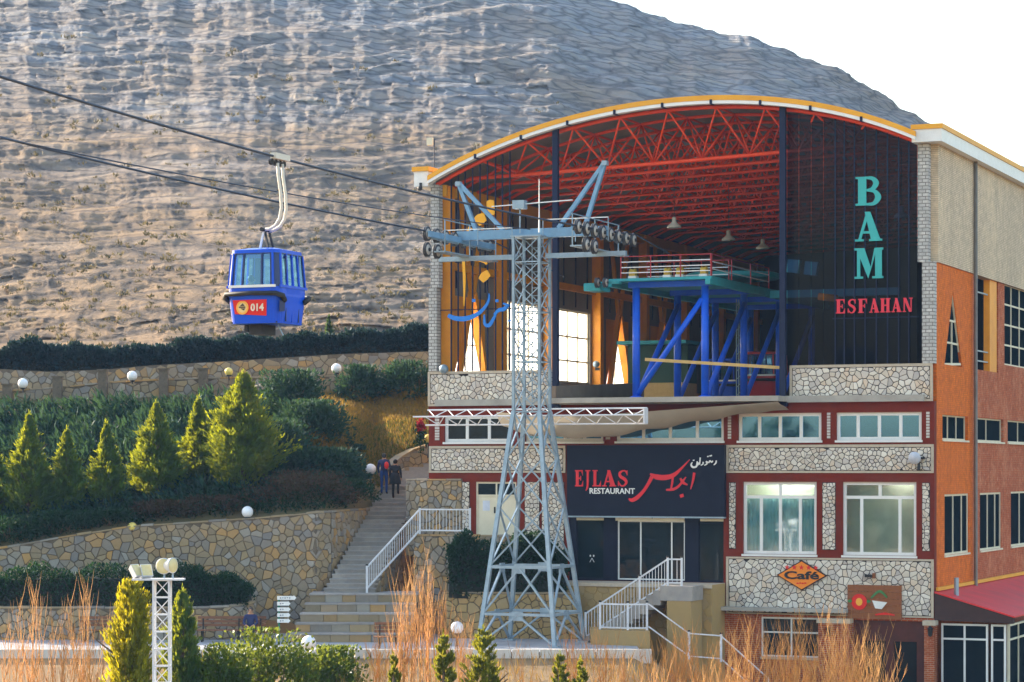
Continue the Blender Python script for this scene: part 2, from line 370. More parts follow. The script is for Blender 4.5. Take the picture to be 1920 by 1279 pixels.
# ------------------------------------------------------------------ stone walls
def voro(x0, x1, z0, z1, sx, sz, jit=0.46, rd=random):
    nx, nz = max(1, round((x1 - x0) / sx)), max(1, round((z1 - z0) / sz)); ax, az = (x1 - x0) / nx, (z1 - z0) / nz
    S_ = {}
    for i in range(-2, nx + 2):
        for j in range(-2, nz + 2):
            S_[i, j] = (x0 + (i + .5 + rd.uniform(-jit, jit) + (0.25 if j % 2 else -0.25)) * ax, z0 + (j + .5 + rd.uniform(-jit, jit)) * az)
    for key in [q for q in S_ if rd.random() < .16]: del S_[key]
    out = []
    for i in range(-1, nx + 1):
        for j in range(-1, nz + 1):
            if (i, j) not in S_: continue
            cx, cz = S_[i, j]
            if rd.random() < .0 or not (x0 - ax * .5 < cx < x1 + ax * .5 and z0 - az * .5 < cz < z1 + az * .5): continue
            poly = [(x0, z0), (x1, z0), (x1, z1), (x0, z1)]
            for a in (-3, -2, -1, 0, 1, 2, 3):
                for b in (-3, -2, -1, 0, 1, 2, 3):
                    if (a or b) and (i+a, j+b) in S_ and poly:
                        qx, qz = S_[i+a, j+b]; nx_, nz_ = qx - cx, qz - cz; mx, mz = (qx + cx) / 2, (qz + cz) / 2
                        new = []
                        for k in range(len(poly)):
                            p, q = poly[k], poly[(k+1) % len(poly)]
                            dp = (p[0]-mx)*nx_ + (p[1]-mz)*nz_; dq = (q[0]-mx)*nx_ + (q[1]-mz)*nz_
                            if dp <= 0: new.append(p)
                            if dp * dq < 0: t = dp / (dp - dq); new.append((p[0]+(q[0]-p[0])*t, p[1]+(q[1]-p[1])*t))
                        poly = new
            if len(poly) >= 3:
                ar = abs(sum(poly[k][0]*poly[(k+1) % len(poly)][1] - poly[(k+1) % len(poly)][0]*poly[k][1] for k in range(len(poly)))) / 2
                if ar > ax * az * 0.12: out.append(poly)
    return out
def stone_geo(poly, gap, hgt, mp, rd=random):
    """a stone with bevelled edge: mp(u, v, out) -> point"""
    cx = sum(p[0] for p in poly) / len(poly); cz = sum(p[1] for p in poly) / len(poly)
    clean = [poly[0]]
    for p in poly[1:]:
        if (p[0]-clean[-1][0])**2 + (p[1]-clean[-1][1])**2 > gap * gap: clean.append(p)
    if len(clean) < 3: return None
    poly = clean; n = len(poly); h = hgt * rd.uniform(0.55, 1.1); v = []
    tx, tz = rd.uniform(-.25, .25) * hgt, rd.uniform(-.25, .25) * hgt
    for (sh, o) in ((gap, 0.0), (gap * 1.0, h * .6), (gap * 2.3, h)):
        for (x, z) in poly:
            dx, dz = x - cx, z - cz; l = math.hypot(dx, dz); f = max(0.25, 1 - sh / max(l, 1e-6))
            oo = o + ((dx / max(l, .01)) * tx + (dz / max(l, .01)) * tz if o >= h * .6 else 0)
            v.append(mp(cx + dx * f, cz + dz * f, max(oo, 0.0)))
    f = [(i, (i+1) % n, n+(i+1) % n, n+i) for i in range(n)] + [(n+i, n+(i+1) % n, 2*n+(i+1) % n, 2*n+i) for i in range(n)] + [tuple(2*n+i for i in range(n))]
    return v, f
def stones(parent, fr, cells, gap, hgt, mp, mat, limit=300, name='stone', rd=random):
    def area(p): return abs(sum(p[k][0]*p[(k+1) % len(p)][1] - p[(k+1) % len(p)][0]*p[k][1] for k in range(len(p))))
    cells = sorted(cells, key=area, reverse=True); rest = MB()
    for i, c in enumerate(cells):
        g = stone_geo(c, gap, hgt, mp, rd)
        if g is None: continue
        if i < limit: put(name, g[0], g[1], mat, parent, fr)
        else: rest.add(*g)
    if rest.v: rest.build(name + '_cladding', mat, parent, fr, kind='stuff')
def polyline_map(pts, side=1):
    """pts: (X, Y) ; returns total length and map(u, v, out)"""
    P = [Vector((p[0], p[1])) for p in pts]; L = [0]
    for a, b in zip(P[:-1], P[1:]): L.append(L[-1] + (b - a).length)
    def at(u):
        for i in range(len(P) - 1):
            if u <= L[i+1] or i == len(P) - 2:
                t = (u - L[i]) / max(1e-6, L[i+1] - L[i]); d = (P[i+1] - P[i]).normalized(); return P[i] + (P[i+1] - P[i]) * t, d
    def mp(u, v, o):
        p, d = at(u); n = Vector((d.y, -d.x)) * side; q = p + n * o; return (q.x, q.y, v)
    return L, at, mp
def stone_wall(name, label, pts, size, thick=0.45, gap=0.018, hgt=0.06, limit=300, mat=None, cope=True, cat='wall', group=None, side=1, ext=None):
    """pts: (X, Y, zbot, ztop) seen from the right-hand side of the walk for side=1"""
    mat = mat or RUBBLE
    L, at, mp = polyline_map(pts, side)
    t = thing(name, label, cat, (pts[0][0], pts[0][1], min(p[2] for p in pts)), 0, group)
    rd = random.Random(len(label))
    core = MB(); cop = MB()
    for i in range(len(pts) - 1):
        a, b = pts[i], pts[i+1]; d = Vector((b[0]-a[0], b[1]-a[1])).normalized(); n = Vector((-d.y, d.x)) * side * thick
        q = [(a[0], a[1]), (b[0], b[1]), (b[0]+n.x, b[1]+n.y), (a[0]+n.x, a[1]+n.y)]
        if side < 0: q = [q[1], q[0], q[3], q[2]]; za, zb = (b, a)
        else: za, zb = (a, b)
        core.hexa([(*q[0], za[2]), (*q[1], zb[2]), (*q[2], zb[2]), (*q[3], za[2]), (*q[0], za[3]), (*q[1], zb[3]), (*q[2], zb[3]), (*q[3], za[3])])
    core.build('wall_core', RMORTAR, t, I4)
    zi = lambda u, k: float(np.interp(u, L, [p[k] for p in pts]))
    zlo, zhi = min(p[2] for p in pts), max(p[3] for p in pts)
    cells = []
    for c in voro(0, L[-1], zlo, zhi, size * 1.2, size * .86, 0.47, rd):
        cu = sum(p[0] for p in c) / len(c); cz = sum(p[1] for p in c) / len(c); lo, hi = zi(cu, 2), zi(cu, 3)
        if cz < lo or cz > hi: continue
        cells.append([(p[0], min(max(p[1], zi(p[0], 2)), zi(p[0], 3) - 0.004)) for p in c])
    stones(t, I4, cells, gap, hgt, mp, mat, limit, rd=rd)
    if cope:
        u = 0.0
        while u < L[-1] - 0.1:
            u2 = min(L[-1], u + rd.uniform(.45, .8)); z0, z1 = zi(u, 3), zi(u2 - .02, 3); mbc = MB(); hh = rd.uniform(.05, .09)
            p = [mp(u, 0, .05), mp(u2 - .02, 0, .05), mp(u2 - .02, 0, -thick), mp(u, 0, -thick)]
            if side < 0: p = [p[1], p[0], p[3], p[2]]; z0, z1 = z1, z0
            mbc.hexa([(*p[0][:2], z0 + .003), (*p[1][:2], z1 + .003), (*p[2][:2], z1 + .003), (*p[3][:2], z0 + .003), (*p[0][:2], z0 + hh), (*p[1][:2], z1 + hh), (*p[2][:2], z1 + hh), (*p[3][:2], z0 + hh)])
            mbc.build('coping_stone', RUBBLE, t, I4); u = u2
    return t

# ------------------------------------------------------------------ ground, plaza, garden, mountain
def rockmat():
    m, t, n, l = nt('mountain_rock'); co = t.nodes.new('ShaderNodeTexCoord').outputs['Object']
    mp_ = node(t, 'ShaderNodeMapping'); l.new(co, mp_.inputs[0]); mp_.inputs['Scale'].default_value = (0.4, 0.2, 1.2); mp_.inputs['Rotation'].default_value = (0, R(3), 0)
    big = noise(t, co, 0.03, 6, 0.65); mid = noise(t, mp_.outputs[0], 0.5, 8, 0.68, 0.6); fine = noise(t, co, 1.4, 9, 0.72)
    c = ramp(t, mid, [(0.25, (0.18, 0.20, 0.24)), (0.42, (0.31, 0.32, 0.36)), (0.55, (0.42, 0.40, 0.39)), (0.70, (0.54, 0.43, 0.31)), (0.85, (0.38, 0.40, 0.45))])
    c = mixc(t, mth(t, 'MULTIPLY_ADD', big, 3, -1.1, True), c, mixc(t, fine, (0.40, 0.31, 0.23), (0.32, 0.34, 0.38)))
    c = mixc(t, mth(t, 'MULTIPLY_ADD', fine, 4, -2.5, True), c, (0.20, 0.155, 0.09))
    sxz = node(t, 'ShaderNodeSeparateXYZ'); l.new(co, sxz.inputs[0]); low = mth(t, 'MULTIPLY_ADD', sxz.outputs[2], -0.016, mth(t, 'MULTIPLY_ADD', big, 2.6, -0.05), True)
    c = mixc(t, mth(t, 'MULTIPLY', low, 0.75), c, mixc(t, mid, (0.23, 0.14, 0.07), (0.56, 0.33, 0.14)))
    v = node(t, 'ShaderNodeTexVoronoi', dict(feature='DISTANCE_TO_EDGE'), Scale=0.55); l.new(mp_.outputs[0], v.inputs['Vector'])
    crack = mth(t, 'MULTIPLY', v.outputs[0], 6.0, 0, True)
    c = mixc(t, mth(t, 'MULTIPLY_ADD', crack, -0.75, 0.75), c, (0.10, 0.09, 0.09))
    hgt = mth(t, 'ADD', mth(t, 'MULTIPLY', mid, 1.4), mth(t, 'ADD', mth(t, 'MULTIPLY', fine, 0.7), mth(t, 'MULTIPLY', crack, 0.35)))
    finish(t, c, 0.95, 0, hgt, 1.0, 1.6, 0.15); return m
ROCK = rockmat()
EARTH = M('dry_earth', (0.30, 0.19, 0.09), (0.20, 0.14, 0.08), 0.95, 0.8, 0.03, 10)
SOIL = M('garden_soil', (0.16, 0.11, 0.05), (0.10, 0.09, 0.04), 0.95, 0.7, 0.03, 8)
PAVE = M('plaza_paving', (0.36, 0.37, 0.40), (0.27, 0.28, 0.31), 0.8, 1.2, 0.004, 25, grime=0.2)
STEPM = M('step_stone', (0.40, 0.35, 0.30), (0.28, 0.26, 0.25), 0.85, 2.5, 0.01, 25, island=0.18, grime=0.25)

def ridge(px): return np.interp(px, [-900, 0, 600, 1000, 1140, 1240, 1350, 1440, 1540, 1620, 1720, 1800, 1920, 2200, 2900], [-230, -190, -130, -45, 0, 35, 64, 82, 116, 165, 226, 258, 320, 470, 660])
cols = np.concatenate([np.arange(-900, -60, 20), np.arange(-60, 1820, 3.2), np.arange(1820, 2900, 20)])
NR = 540; tt = np.linspace(0, 1, NR)
PXg, Tg = np.meshgrid(cols, tt)
yr = ridge(PXg) + 14 * fbm(PXg / 60, PXg * 0 + .5, 4, 5)
yy = 705 + (yr - 705) * Tg
Y0g = np.interp(PXg, [420, 1240], [128, 151]); YR = 430.
Yg = Y0g * (YR / Y0g) ** Tg
Zg = CAMZ + (H0 - yy) * Yg / FPX; Xg = (PXg - 960) / FPX * Yg
U_, V_ = (PXg - 960) / FPX * 200, (H0 - yy) / FPX * 200; sc_ = Yg / 200            # features keep their look up the slope
hh = V_ - 0.06 * U_ + 1.8 * fbm(U_ / 18, V_ / 9, 3, 1) + 0.35 * fbm(U_ / 4.5, V_ / 2.2, 3, 2)
dY = np.zeros_like(Yg)
for st, wgt, sd in ((2.6, 1.5, 11), (1.0, 2.0, 17), (0.45, 1.8, 23)):
    ph = hh / st + sd * .37; f = ph - np.floor(ph); f2 = np.clip((f - .55) / .45, 0, 1); f2 = f2 * f2 * (3 - 2 * f2)
    am = np.clip(0.55 + 1.6 * fbm(U_ / (st * 12), V_ / (st * 2.2), 3, sd), 0, 1.1); dY += (f2 - f) * st * wgt * am
for st, bw_, amp, sd in ((1.5, 3.6, 1.1, 3), (0.75, 1.5, 1.0, 5), (0.33, 0.6, 0.75, 7)):
    row = np.floor(hh / st + sd); xo = U_ + .9 * fbm(U_ / 3, V_ / 2.4, 3, sd) + row * bw_ * .63; col = np.floor(xo / bw_ + np.sin(row * 12.9) * 3)
    hsh = np.sin(row * 127.1 + col * 311.7 + sd) * 43758.5453; hsh = hsh - np.floor(hsh); am = np.clip(.55 + 1.6 * fbm(U_ / 14, V_ / 6, 3, 61 + sd), 0, 1.2); dY += (hsh - .5) * amp * am
dY += 3.6 * fbm(U_ / 16, V_ / 9, 3, 31) + 0.7 * fbm(U_ / 3, V_ / 1.6, 3, 37) + 0.55 * fbm(U_ / .5, V_ / .42, 4, 41)
dY *= .80 * sc_ * np.clip(Tg / .03, 0, 1) * (1 - .45 * Tg)
Yd = np.maximum(Yg + dY, Y0g - .5); Xd = Xg + 0.3 * sc_ * fbm(V_ / 1, U_ / 2, 2, 3)
V = np.stack([Xd, Yd, Zg], 2)
back = V[-1:].copy(); back[:, :, 1] += 400; back[:, :, 2] = 2.0
V = np.concatenate([V, back], 0); NRr, NC = V.shape[:2]
idx = np.arange(NRr * NC).reshape(NRr, NC)
F = np.stack([idx[:-1, :-1], idx[:-1, 1:], idx[1:, 1:], idx[1:, :-1]], 2).reshape(-1, 4).astype(np.int32)
put('mountain', V.reshape(-1, 3), F, ROCK, smooth=False, kind='structure', label='rocky tan and blue grey mountainside with ledges')
MV = V[:-1]
SCRUB = leaf('dry_scrub_leaf', (0.17, 0.13, 0.06), (0.08, 0.075, 0.035), 0.2)
ii = rng.integers(6, int(NR * .75), 1500); jj = rng.integers(42, NC - 50, 1500)
ii = (ii * rng.uniform(0.2, 1, 1500)).astype(int) + 4
base = MV[ii, jj]; sz = rng.uniform(.14, .42, 1500) * base[:, 1] / 180
P = np.repeat(base, 14, 0) + rng.normal(0, 1, (1500 * 14, 3)) * np.repeat(sz, 14)[:, None] * np.array([.5, .3, .15]) + np.array([0, -.25, .05])
D = rng.normal(0, .6, (1500 * 14, 3)) + np.array([0, -.2, 1.0]); ll = np.repeat(sz, 14) * rng.uniform(.5, 1, 1500 * 14)
put('mountain_scrub', *kites(P, D, ll, ll * .5), SCRUB, kind='stuff', label='dry scrub tufts scattered over the mountainside', category='scrub') if False else tag(put('mountain_scrub', *kites(P, D, ll, ll * .5), SCRUB), 'dry scrub tufts scattered over the rocky mountainside', 'scrub', kind='stuff')

xs = np.concatenate([np.linspace(-420, -30, 30), np.linspace(-29, 40, 90), np.linspace(42, 200, 20)]); ys = np.concatenate([np.linspace(-80, 60, 20), np.linspace(62, 100, 60), np.linspace(104, 140, 8)])
Xq, Yq = np.meshgrid(xs, ys)
side_ = np.clip((Xq - 4.5) / 3.0, 0, 1)
zq = np.interp(Yq, [-80, 40, 70, 84, 90.9, 91.3, 300], [-3.2, -2.6, -2.3, -1.9, -0.25, -0.10, -0.10]) * (1 - side_) + (-2.2) * side_
zq += np.where(Yq < 90, 0.18 * fbm(Xq / 3, Yq / 3, 3, 8), 0)
gi = np.arange(Xq.size).reshape(Xq.shape)
F = np.stack([gi[:-1, :-1], gi[:-1, 1:], gi[1:, 1:], gi[1:, :-1]], 2).reshape(-1, 4).astype(np.int32)
put('ground', np.stack([Xq, Yq, zq], 2).reshape(-1, 3), F, EARTH, smooth=True, kind='structure')
mb = MB(); mb.box(-45, 4.6, 91.2, 101.5, -0.5, 0.0); plaza = mb.build('plaza', PAVE, kind='structure')
mb = MB(); x = -30.0
while x < 4.4: mb.box(x, x + .96, 90.98, 91.19, -.4, 0.10); x += 1.0
mb.build('plaza_kerb', M('kerb_stone', (0.66, 0.63, 0.58), (0.52, 0.50, 0.46), 0.8, 3, island=.1), kind='structure')

GPX = [-500, 0, 250, 480, 560, 605, 655, 705, 730, 770, 880]
GYW = [101.2, 101.4, 102.6, 102.4, 101.9, 101.6, 104.1, 107.6, 110.4, 111.0, 111.6]
GYI = [1055, 1034, 992, 977, 969, 966, 962, 959, 872, 852, 836]
GTI = [758, 752, 745, 738, 736, 735, 732, 730, 728, 724, 716]
def garden_z(px, Y):
    Yw = np.interp(px, GPX, GYW); z0 = CAMZ + (H0 - np.interp(px, GPX, GYI)) * Yw / FPX; z1 = CAMZ + (H0 - np.interp(px, GPX, GTI)) * 118 / FPX
    v = np.clip((Y - Yw) / (118 - Yw), 0, 1); return z0 + (z1 - z0) * (v ** 0.85)
def gpt(px, Y):
    return Vector(((px - 960) / FPX * Y, Y, float(garden_z(px, Y))))
gc = np.linspace(-500, 880, 180); rows = []
for v in np.linspace(0, 1, 40):
    Y = np.interp(gc, GPX, GYW) * (1 - v) + 118 * v; z = garden_z(gc, Y) + 0.10 * fbm(gc / 25, Y / 1.2, 3, 9) * min(1, v * 6)
    rows.append(np.stack([(gc - 960) / FPX * Y, Y, z], 1))
for Y, dz in ((118.3, 0.0), (121, .05), (124.2, .1), (124.5, 1.0), (126, 1.15), (131, 1.5), (152, 2.0)):
    z = garden_z(gc, 118.0) + dz; rows.append(np.stack([(gc - 960) / FPX * Y, np.full_like(gc, Y), z], 1))
V = np.array(rows); gi = np.arange(V.shape[0] * V.shape[1]).reshape(V.shape[:2])
F = np.stack([gi[:-1, :-1], gi[:-1, 1:], gi[1:, 1:], gi[1:, :-1]], 2).reshape(-1, 4).astype(np.int32)
put('garden_slope', V.reshape(-1, 3), F, SOIL, smooth=True, kind='structure')

# ------------------------------------------------------------------ walls of the terraces
def wpt(px, Y, y0, y1): return ((px - 960) / FPX * Y, Y, CAMZ + (H0 - y0) * Y / FPX, CAMZ + (H0 - y1) * Y / FPX)
stone_wall('retaining_wall', 'tall rubble stone retaining wall below the conifers, ending at the staircase',
    [wpt(-60, 101.0, 1150, 1037), wpt(0, 101.2, 1150, 1030), wpt(120, 101.8, 1150, 1008), wpt(250, 102.3, 1150, 988), wpt(380, 102.4, 1155, 980), wpt(480, 102.1, 1160, 973), wpt(560, 101.6, 1170, 966), wpt(592, 101.3, 1175, 963), wpt(620, 101.8, 1160, 961)], 0.27, limit=298, gap=.016)
stone_wall('stair_side_wall', 'rubble stone wall running up along the left edge of the staircase',
    [wpt(621, 101.85, 1160, 961), wpt(657, 103.9, 1100, 958), wpt(706, 107.4, 1000, 955)], 0.27, limit=200, gap=.016)
stone_wall('low_garden_wall', 'low stone wall holding the clipped hedge behind the benches',
    [wpt(-80, 97.6, 1204, 1143), wpt(0, 97.6, 1204, 1141), wpt(200, 97.6, 1204, 1141), wpt(380, 97.6, 1204, 1141), wpt(455, 97.9, 1204, 1137), wpt(478, 98.8, 1203, 1130)], 0.26, limit=200)
stone_wall('parapet_wall', 'low ochre stone parapet carrying the globe lamps along the upper road',
    [wpt(-80, 118, 770, 738), wpt(22, 118, 765, 734), wpt(131, 118, 765, 726), wpt(197, 118, 760, 719), wpt(306, 118, 755, 713), wpt(400, 118, 750, 710), wpt(564, 118, 750, 708), wpt(740, 118, 745, 704), wpt(850, 118, 740, 700)], 0.32, limit=250, thick=.4)
stone_wall('upper_road_wall', 'grey rubble wall under the dark hedge at the mountain foot',
    [wpt(-80, 124, 760, 697), wpt(0, 124, 760, 692), wpt(88, 124, 750, 697), wpt(197, 124, 750, 693), wpt(285, 124, 745, 685), wpt(400, 124, 740, 679), wpt(635, 124, 735, 664), wpt(800, 124, 730, 659), wpt(860, 124, 730, 656)], 0.30, limit=280, cope=False)
stone_wall('curved_path_wall', 'short curved stone wall with pale coping behind the two walkers',
    [wpt(722, 109.6, 915, 884), wpt(745, 110.2, 910, 864), wpt(770, 110.8, 905, 847), wpt(806, 111.3, 905, 835), wpt(850, 111.6, 905, 830)], 0.26, limit=60)
stone_wall('corner_wall', 'blue grey and orange stone wall between the staircase and the station corner',
    [tuple(wp(762, 0, 103.6)[:2]) + (3.0, 6.05), tuple((FM @ fp(804, 0, -0.08))[:2]) + (3.0, 6.05), tuple((FM @ fp(866, 0, -0.08))[:2]) + (3.0, 6.05)], 0.24, limit=150, thick=.3)
for i, px in enumerate((14, 108, 193, 307, 381, 575)):
    p = wp(px, 0, 117.75); z1 = CAMZ + (H0 - np.interp(px, [0, 197, 400, 600], [722, 692, 690, 694])) * 117.75 / FPX
    mb = MB(); mb.box(p.x - .2, p.x + .2, 117.55, 117.92, z1 - 1.5, z1 - .06); mb.box(p.x - .25, p.x + .25, 117.5, 117.97, z1 - .06, z1)
    nm = ['at the left frame edge', 'right of the leftmost globe lamp', 'left of the second globe lamp', 'right of the second globe lamp', 'left of the amber globe', 'left of the rightmost road globe'][i]
    mb.build('stone_pillar', RMORTAR, label='brown stone pillar on the upper parapet ' + nm, cat='pillar', group='pillars of the upper parapet')
mb = MB(); c = wp(490, 742, 117.2)
mb.path([(c.x + .62 * math.cos(a), c.y, c.z - .15 + .62 * math.sin(a)) for a in np.linspace(-.2, math.pi + .2, 14)], 0.07, 6)
mb.build('stone_arch', TRIM, smooth=True, label='small pale half-round arch on the parapet behind the big conifer', cat='arch')

# ------------------------------------------------------------------ stairs
t = thing('plaza_steps', 'broad stone steps rising from the plaza to the staircase landing', 'steps', wp(655, 0, 96.0) * 1 - Vector((0, 0, CAMZ + 0)) + Vector((0, 0, 0)))
t.location.z = 0; PW[t.name] = Matrix.Translation(t.location)
for i in range(5):
    z0, z1 = .334 * i, .334 * (i + 1); y = 96.2 + .8 * i; x0 = wp(545 + 9 * i, 0, y).x; x1 = wp(768 + 4 * i, 0, y).x
    rd = random.Random(i); x = x0
    while x < x1 - .05:
        xn = min(x1, x + rd.uniform(.5, .9)); 
        if x1 - xn < .3: xn = x1
        mb = MB(); j = rd.uniform(0, .025); mb.box(x + .008, xn - .008, y - j, y + .5, z0 + .004, z1 - .06); mb.build('riser_stone', RUBBLE, t, I4); x = xn
    mb = MB(); mb.box(x0 - .02, x1, y - .05, y + (.86 if i < 4 else 2.2), z1 - .06, z1); mb.build('step', STEPM, t, I4)
t = thing('stone_staircase', 'long narrow stone staircase climbing to the left of the station', 'staircase', (-6.3, 100.2, 1.6))
for i in range(24):
    z1 = 1.67 + .172 * (i + 1); y = 100.25 + .335 * i; f = i / 20
    x0, x1 = -7.35 + 1.62 * f, -5.35 + 1.25 * f
    mb = MB(); mb.box(x0, x1, y, y + (.42 if i < 23 else 1.6), z1 - .6, z1 - .055); mb.box(x0 - .02, x1 + .02, y - .03, y + (.40 if i < 23 else 1.7), z1 - .055, z1)
    mb.build('step', STEPM, t, I4)
stone_wall('stair_outer_wall', 'rubble stone wall carrying the right edge of the narrow staircase below the railing', [(-5.34, 100.3, 0, 1.80), (-4.72, 103.65, 0, 3.5), (-4.05, 107.3, 2, 5.3)], .28, limit=120, thick=.12, cope=False)
for i in range(6):
    z1 = 5.80 + .16 * (i + 1); y = 109.0 + .42 * i
    mb = MB(); mb.box(-5.0 + .05 * i, -1.6, y, y + (.5 if i < 5 else 2), z1 - .7, z1); mb.build('step', STEPM, t, I4)

# ------------------------------------------------------------------ the station building (facade frame: x right, y into the building, z up)
ST = thing('cable_car_station', 'brick and stone cable car station with wide arched roof and open hall', 'building', FL, -A)
def part(mb, name, mat, parent=None, smooth=False, **k): return mb.build(name, mat, parent or ST, FM, smooth, **k)
def clad(x0, x1, z0, z1, size, d=0.0, limit=0, mat=None, hgt=.035, name='cladding_stone'):
    rd = random.Random(int(x0 * 100) + int(z0 * 10)); mb = MB(); mb.box(x0, x1, d - .02, d + .05, z0, z1); part(mb, 'mortar_bed', MORTAR)
    cells = voro(x0 + .01, x1 - .01, z0 + .01, z1 - .01, size * 1.08, size * .95, .45, rd)
    stones(ST, FM, cells, .017, hgt, lambda u, v, o: (u, d - .02 - o, v), mat or STONE, limit, name, rd)
def band(x0, x1, z0, z1, d0=-.05, mat=None, seg=.6, name='trim_block'):
    x = x0; rd = random.Random(int(x0 * 31 + z0 * 17))
    while x < x1 - .02:
        xn = min(x1, x + seg * rd.uniform(.8, 1.2)); 
        if x1 - xn < seg * .3: xn = x1
        mb = MB(); mb.box(x + .003, xn - .003, d0 - rd.uniform(0, .006), .03, z0, z1); part(mb, name, mat or TRIM); x = xn
Zpt, Zpb, Zw2t, Zw2b, Zb1t, Zb1b, Zw1t, Zw1b, Zct, Zcb = Zr(681), Zr(752), Zr(772), Zr(825), Zr(833), Zr(887), Zr(904), Zr(1043), Zr(1049), Zr(1160)
ZBASE = -2.3; ZFL = 9.28
xL, xR = 0.0, WID
xm0, xm1 = fx(1062), fx(1359)
win2 = [(833, 957, 3), (985, 1131, 4), (1155, 1357, 4), (1384, 1540, 4), (1568, 1728, 4)]
win1 = [(1393, 1531), (1580, 1718)]
zd0, zd1 = 3.85, 6.0
door = (fx(892), fx(968))
holes = [(fx(a), fx(b), Zw2b, Zw2t) for a, b, n in win2] + [(fx(a), fx(b), Zw1b, Zw1t) for a, b in win1] + [(door[0], door[1], zd0, zd1), (xm0 + .1, xm1 - .05, 2.15, 7.3)]
mb = MB()
for (a, b, c, d) in wall_holes(xL, xR, Zcb, Zpb, holes): mb.box(a, b, 0, .35, c, d)
part(mb, 'front_wall', BROWN)
# glazing
def window(plane, u0, u1, z0, z1, vs_=(), hs_=(), fmat=None, gmat=None, fw=.06, d=.10, dep=.09, sub=None, name='window', pane=True):
    """frame with mullions (vs_ fractions, optionally limited to z fractions) and panes as sub-parts"""
    fmat = fmat or WHITE; gmat = gmat or GLASS_D
    def bx(mb, a, b, c, e, y0, y1):
        if plane == 'f': mb.box(a, b, y0, y1, c, e)
        else: mb.box(WID - y1, WID - y0, a, b, c, e)
    mb = MB(); y0, y1 = d, d + dep
    bx(mb, u0, u0 + fw, z0, z1, y0, y1); bx(mb, u1 - fw, u1, z0, z1, y0, y1); bx(mb, u0 + fw, u1 - fw, z0, z0 + fw, y0, y1); bx(mb, u0 + fw, u1 - fw, z1 - fw, z1, y0, y1)
    zs = [z0 + fw] + [z0 + (z1 - z0) * h for h in hs_] + [z1 - fw]
    for h in zs[1:-1]: bx(mb, u0 + fw, u1 - fw, h - fw / 2, h + fw / 2, y0 + .004, y1 - .004)
    prs = []
    for r_ in range(len(zs) - 1):
        v = vs_[r_] if (vs_ and isinstance(vs_[0], (list, tuple))) else vs_
        us = [u0 + fw] + [u0 + (u1 - u0) * q for q in v] + [u1 - fw]
        lo = zs[r_] + (fw / 2 if r_ else 0); hi = zs[r_+1] - (fw / 2 if r_ < len(zs) - 2 else 0)
        for q in us[1:-1]: bx(mb, q - fw / 2, q + fw / 2, lo, hi, y0 + .006, y1 - .006)
        for i in range(len(us) - 1): prs.append((us[i] + (fw / 2 if i else 0), us[i+1] - (fw / 2 if i < len(us) - 2 else 0), lo, hi))
    wo = part(mb, name, fmat)
    if pane:
        for i, (a, b, c, e) in enumerate(prs):
            mb = MB(); bx(mb, a, b, c, e, y0 + dep * .5, y0 + dep * .5 + .012); part(mb, 'pane', gmat[i % len(gmat)] if isinstance(gmat, list) else gmat, wo)
    return wo
for i, (a, b, n) in enumerate(win2):
    window('f', fx(a), fx(b), Zw2b, Zw2t, [q / n for q in range(1, n)], (), gmat=GLASS_B if i else GLASS_D, fw=.125)
for i, (a, b) in enumerate(win1):
    window('f', fx(a), fx(b), Zw1b, Zw1t, [[.24, .5, .77] if i == 0 else [.25, .77], [.5]], (.79,), gmat=GLASS, fw=.115)
# rooms behind the see-through windows
IW = M('interior_cream_wall', (0.78, 0.74, 0.56), (0.72, 0.68, 0.52), 0.8, 0.8)
CURT = M('turquoise_curtain', (0.62, 0.90, 0.90), (0.52, 0.82, 0.84), 0.8, 1.5)
mb = MB(); rx0, rx1 = xm1 + .1, xR - .35
mb.box(rx0, rx1, 1.8, 1.9, Zcb, Zpb); mb.box(rx0, rx0 + .08, .36, 1.8, Zcb, Zpb); mb.box(rx0, rx1, .36, 1.8, Zw1b - .25, Zw1b - .12); mb.box(rx0, rx1, .36, 3.7, Zb1b + .1, Zb1b + .3)
part(mb, 'room_shell', IW)
mb = MB(); mb.box(.3, rx0, 3.6, 3.7, 2.0, Zpb); mb.box(.3, rx0, .36, 3.6, 6.6, 6.8); part(mb, 'room_wall', IW)
u0, u1 = fx(1397), fx(1527); vs2, fs2 = [], []; n = 90
for i in range(n + 1):
    x = u0 + (u1 - u0) * i / n; y = .30 + .05 * math.sin(i * 1.4) + .02 * math.sin(i * .53)
    vs2 += [(x, y, Zw1b + .05), (x, y, Zw1t - .6)]
    if i: fs2.append((2*i-2, 2*i, 2*i+1, 2*i-1))
put('curtain', vs2, fs2, CURT, ST, FM, smooth=True)
mb = MB(); mb.box(fx(1576), fx(1722), .75, .80, Zw1b - .1, Zw1t + .1); part(mb, 'room_partition', IW)
# storey bands, stone panels and pier strips
xA = fx(1362)
def panel(x0, x1, z0, z1, size, limit=0, e=.10):
    band(x0, x1, z1 - e, z1, -.055); band(x0, x1, z0, z0 + e * .8, -.055)
    clad(x0 + .10, x1 - .10, z0 + e * .8 + .003, z1 - e - .003, size, 0, limit)
    for xx in (x0, x1 - .097): mb = MB(); mb.box(xx, xx + .097, -.052, .03, z0 + e * .8 + .003, z1 - e - .003); part(mb, 'trim_block', TRIM)
panel(xA, xR - .02, Zcb + .02, Zct, .19, 300, .07)
panel(xA, xR - .02, Zb1b, Zb1t, .165)
panel(fx(805), fx(1061), Zb1b, Zb1t, .165)
panel(fx(1481), fx(1749), Zpb, Zpt, .185)
panel(fx(803), fx(1041), Zpb, Zpt - .02, .175)
for px0, px1 in ((1367, 1380), (1542, 1567), (1729, 1744)): clad(fx(px0), fx(px1), Zw1b + .18, Zw1t - .02, .14)
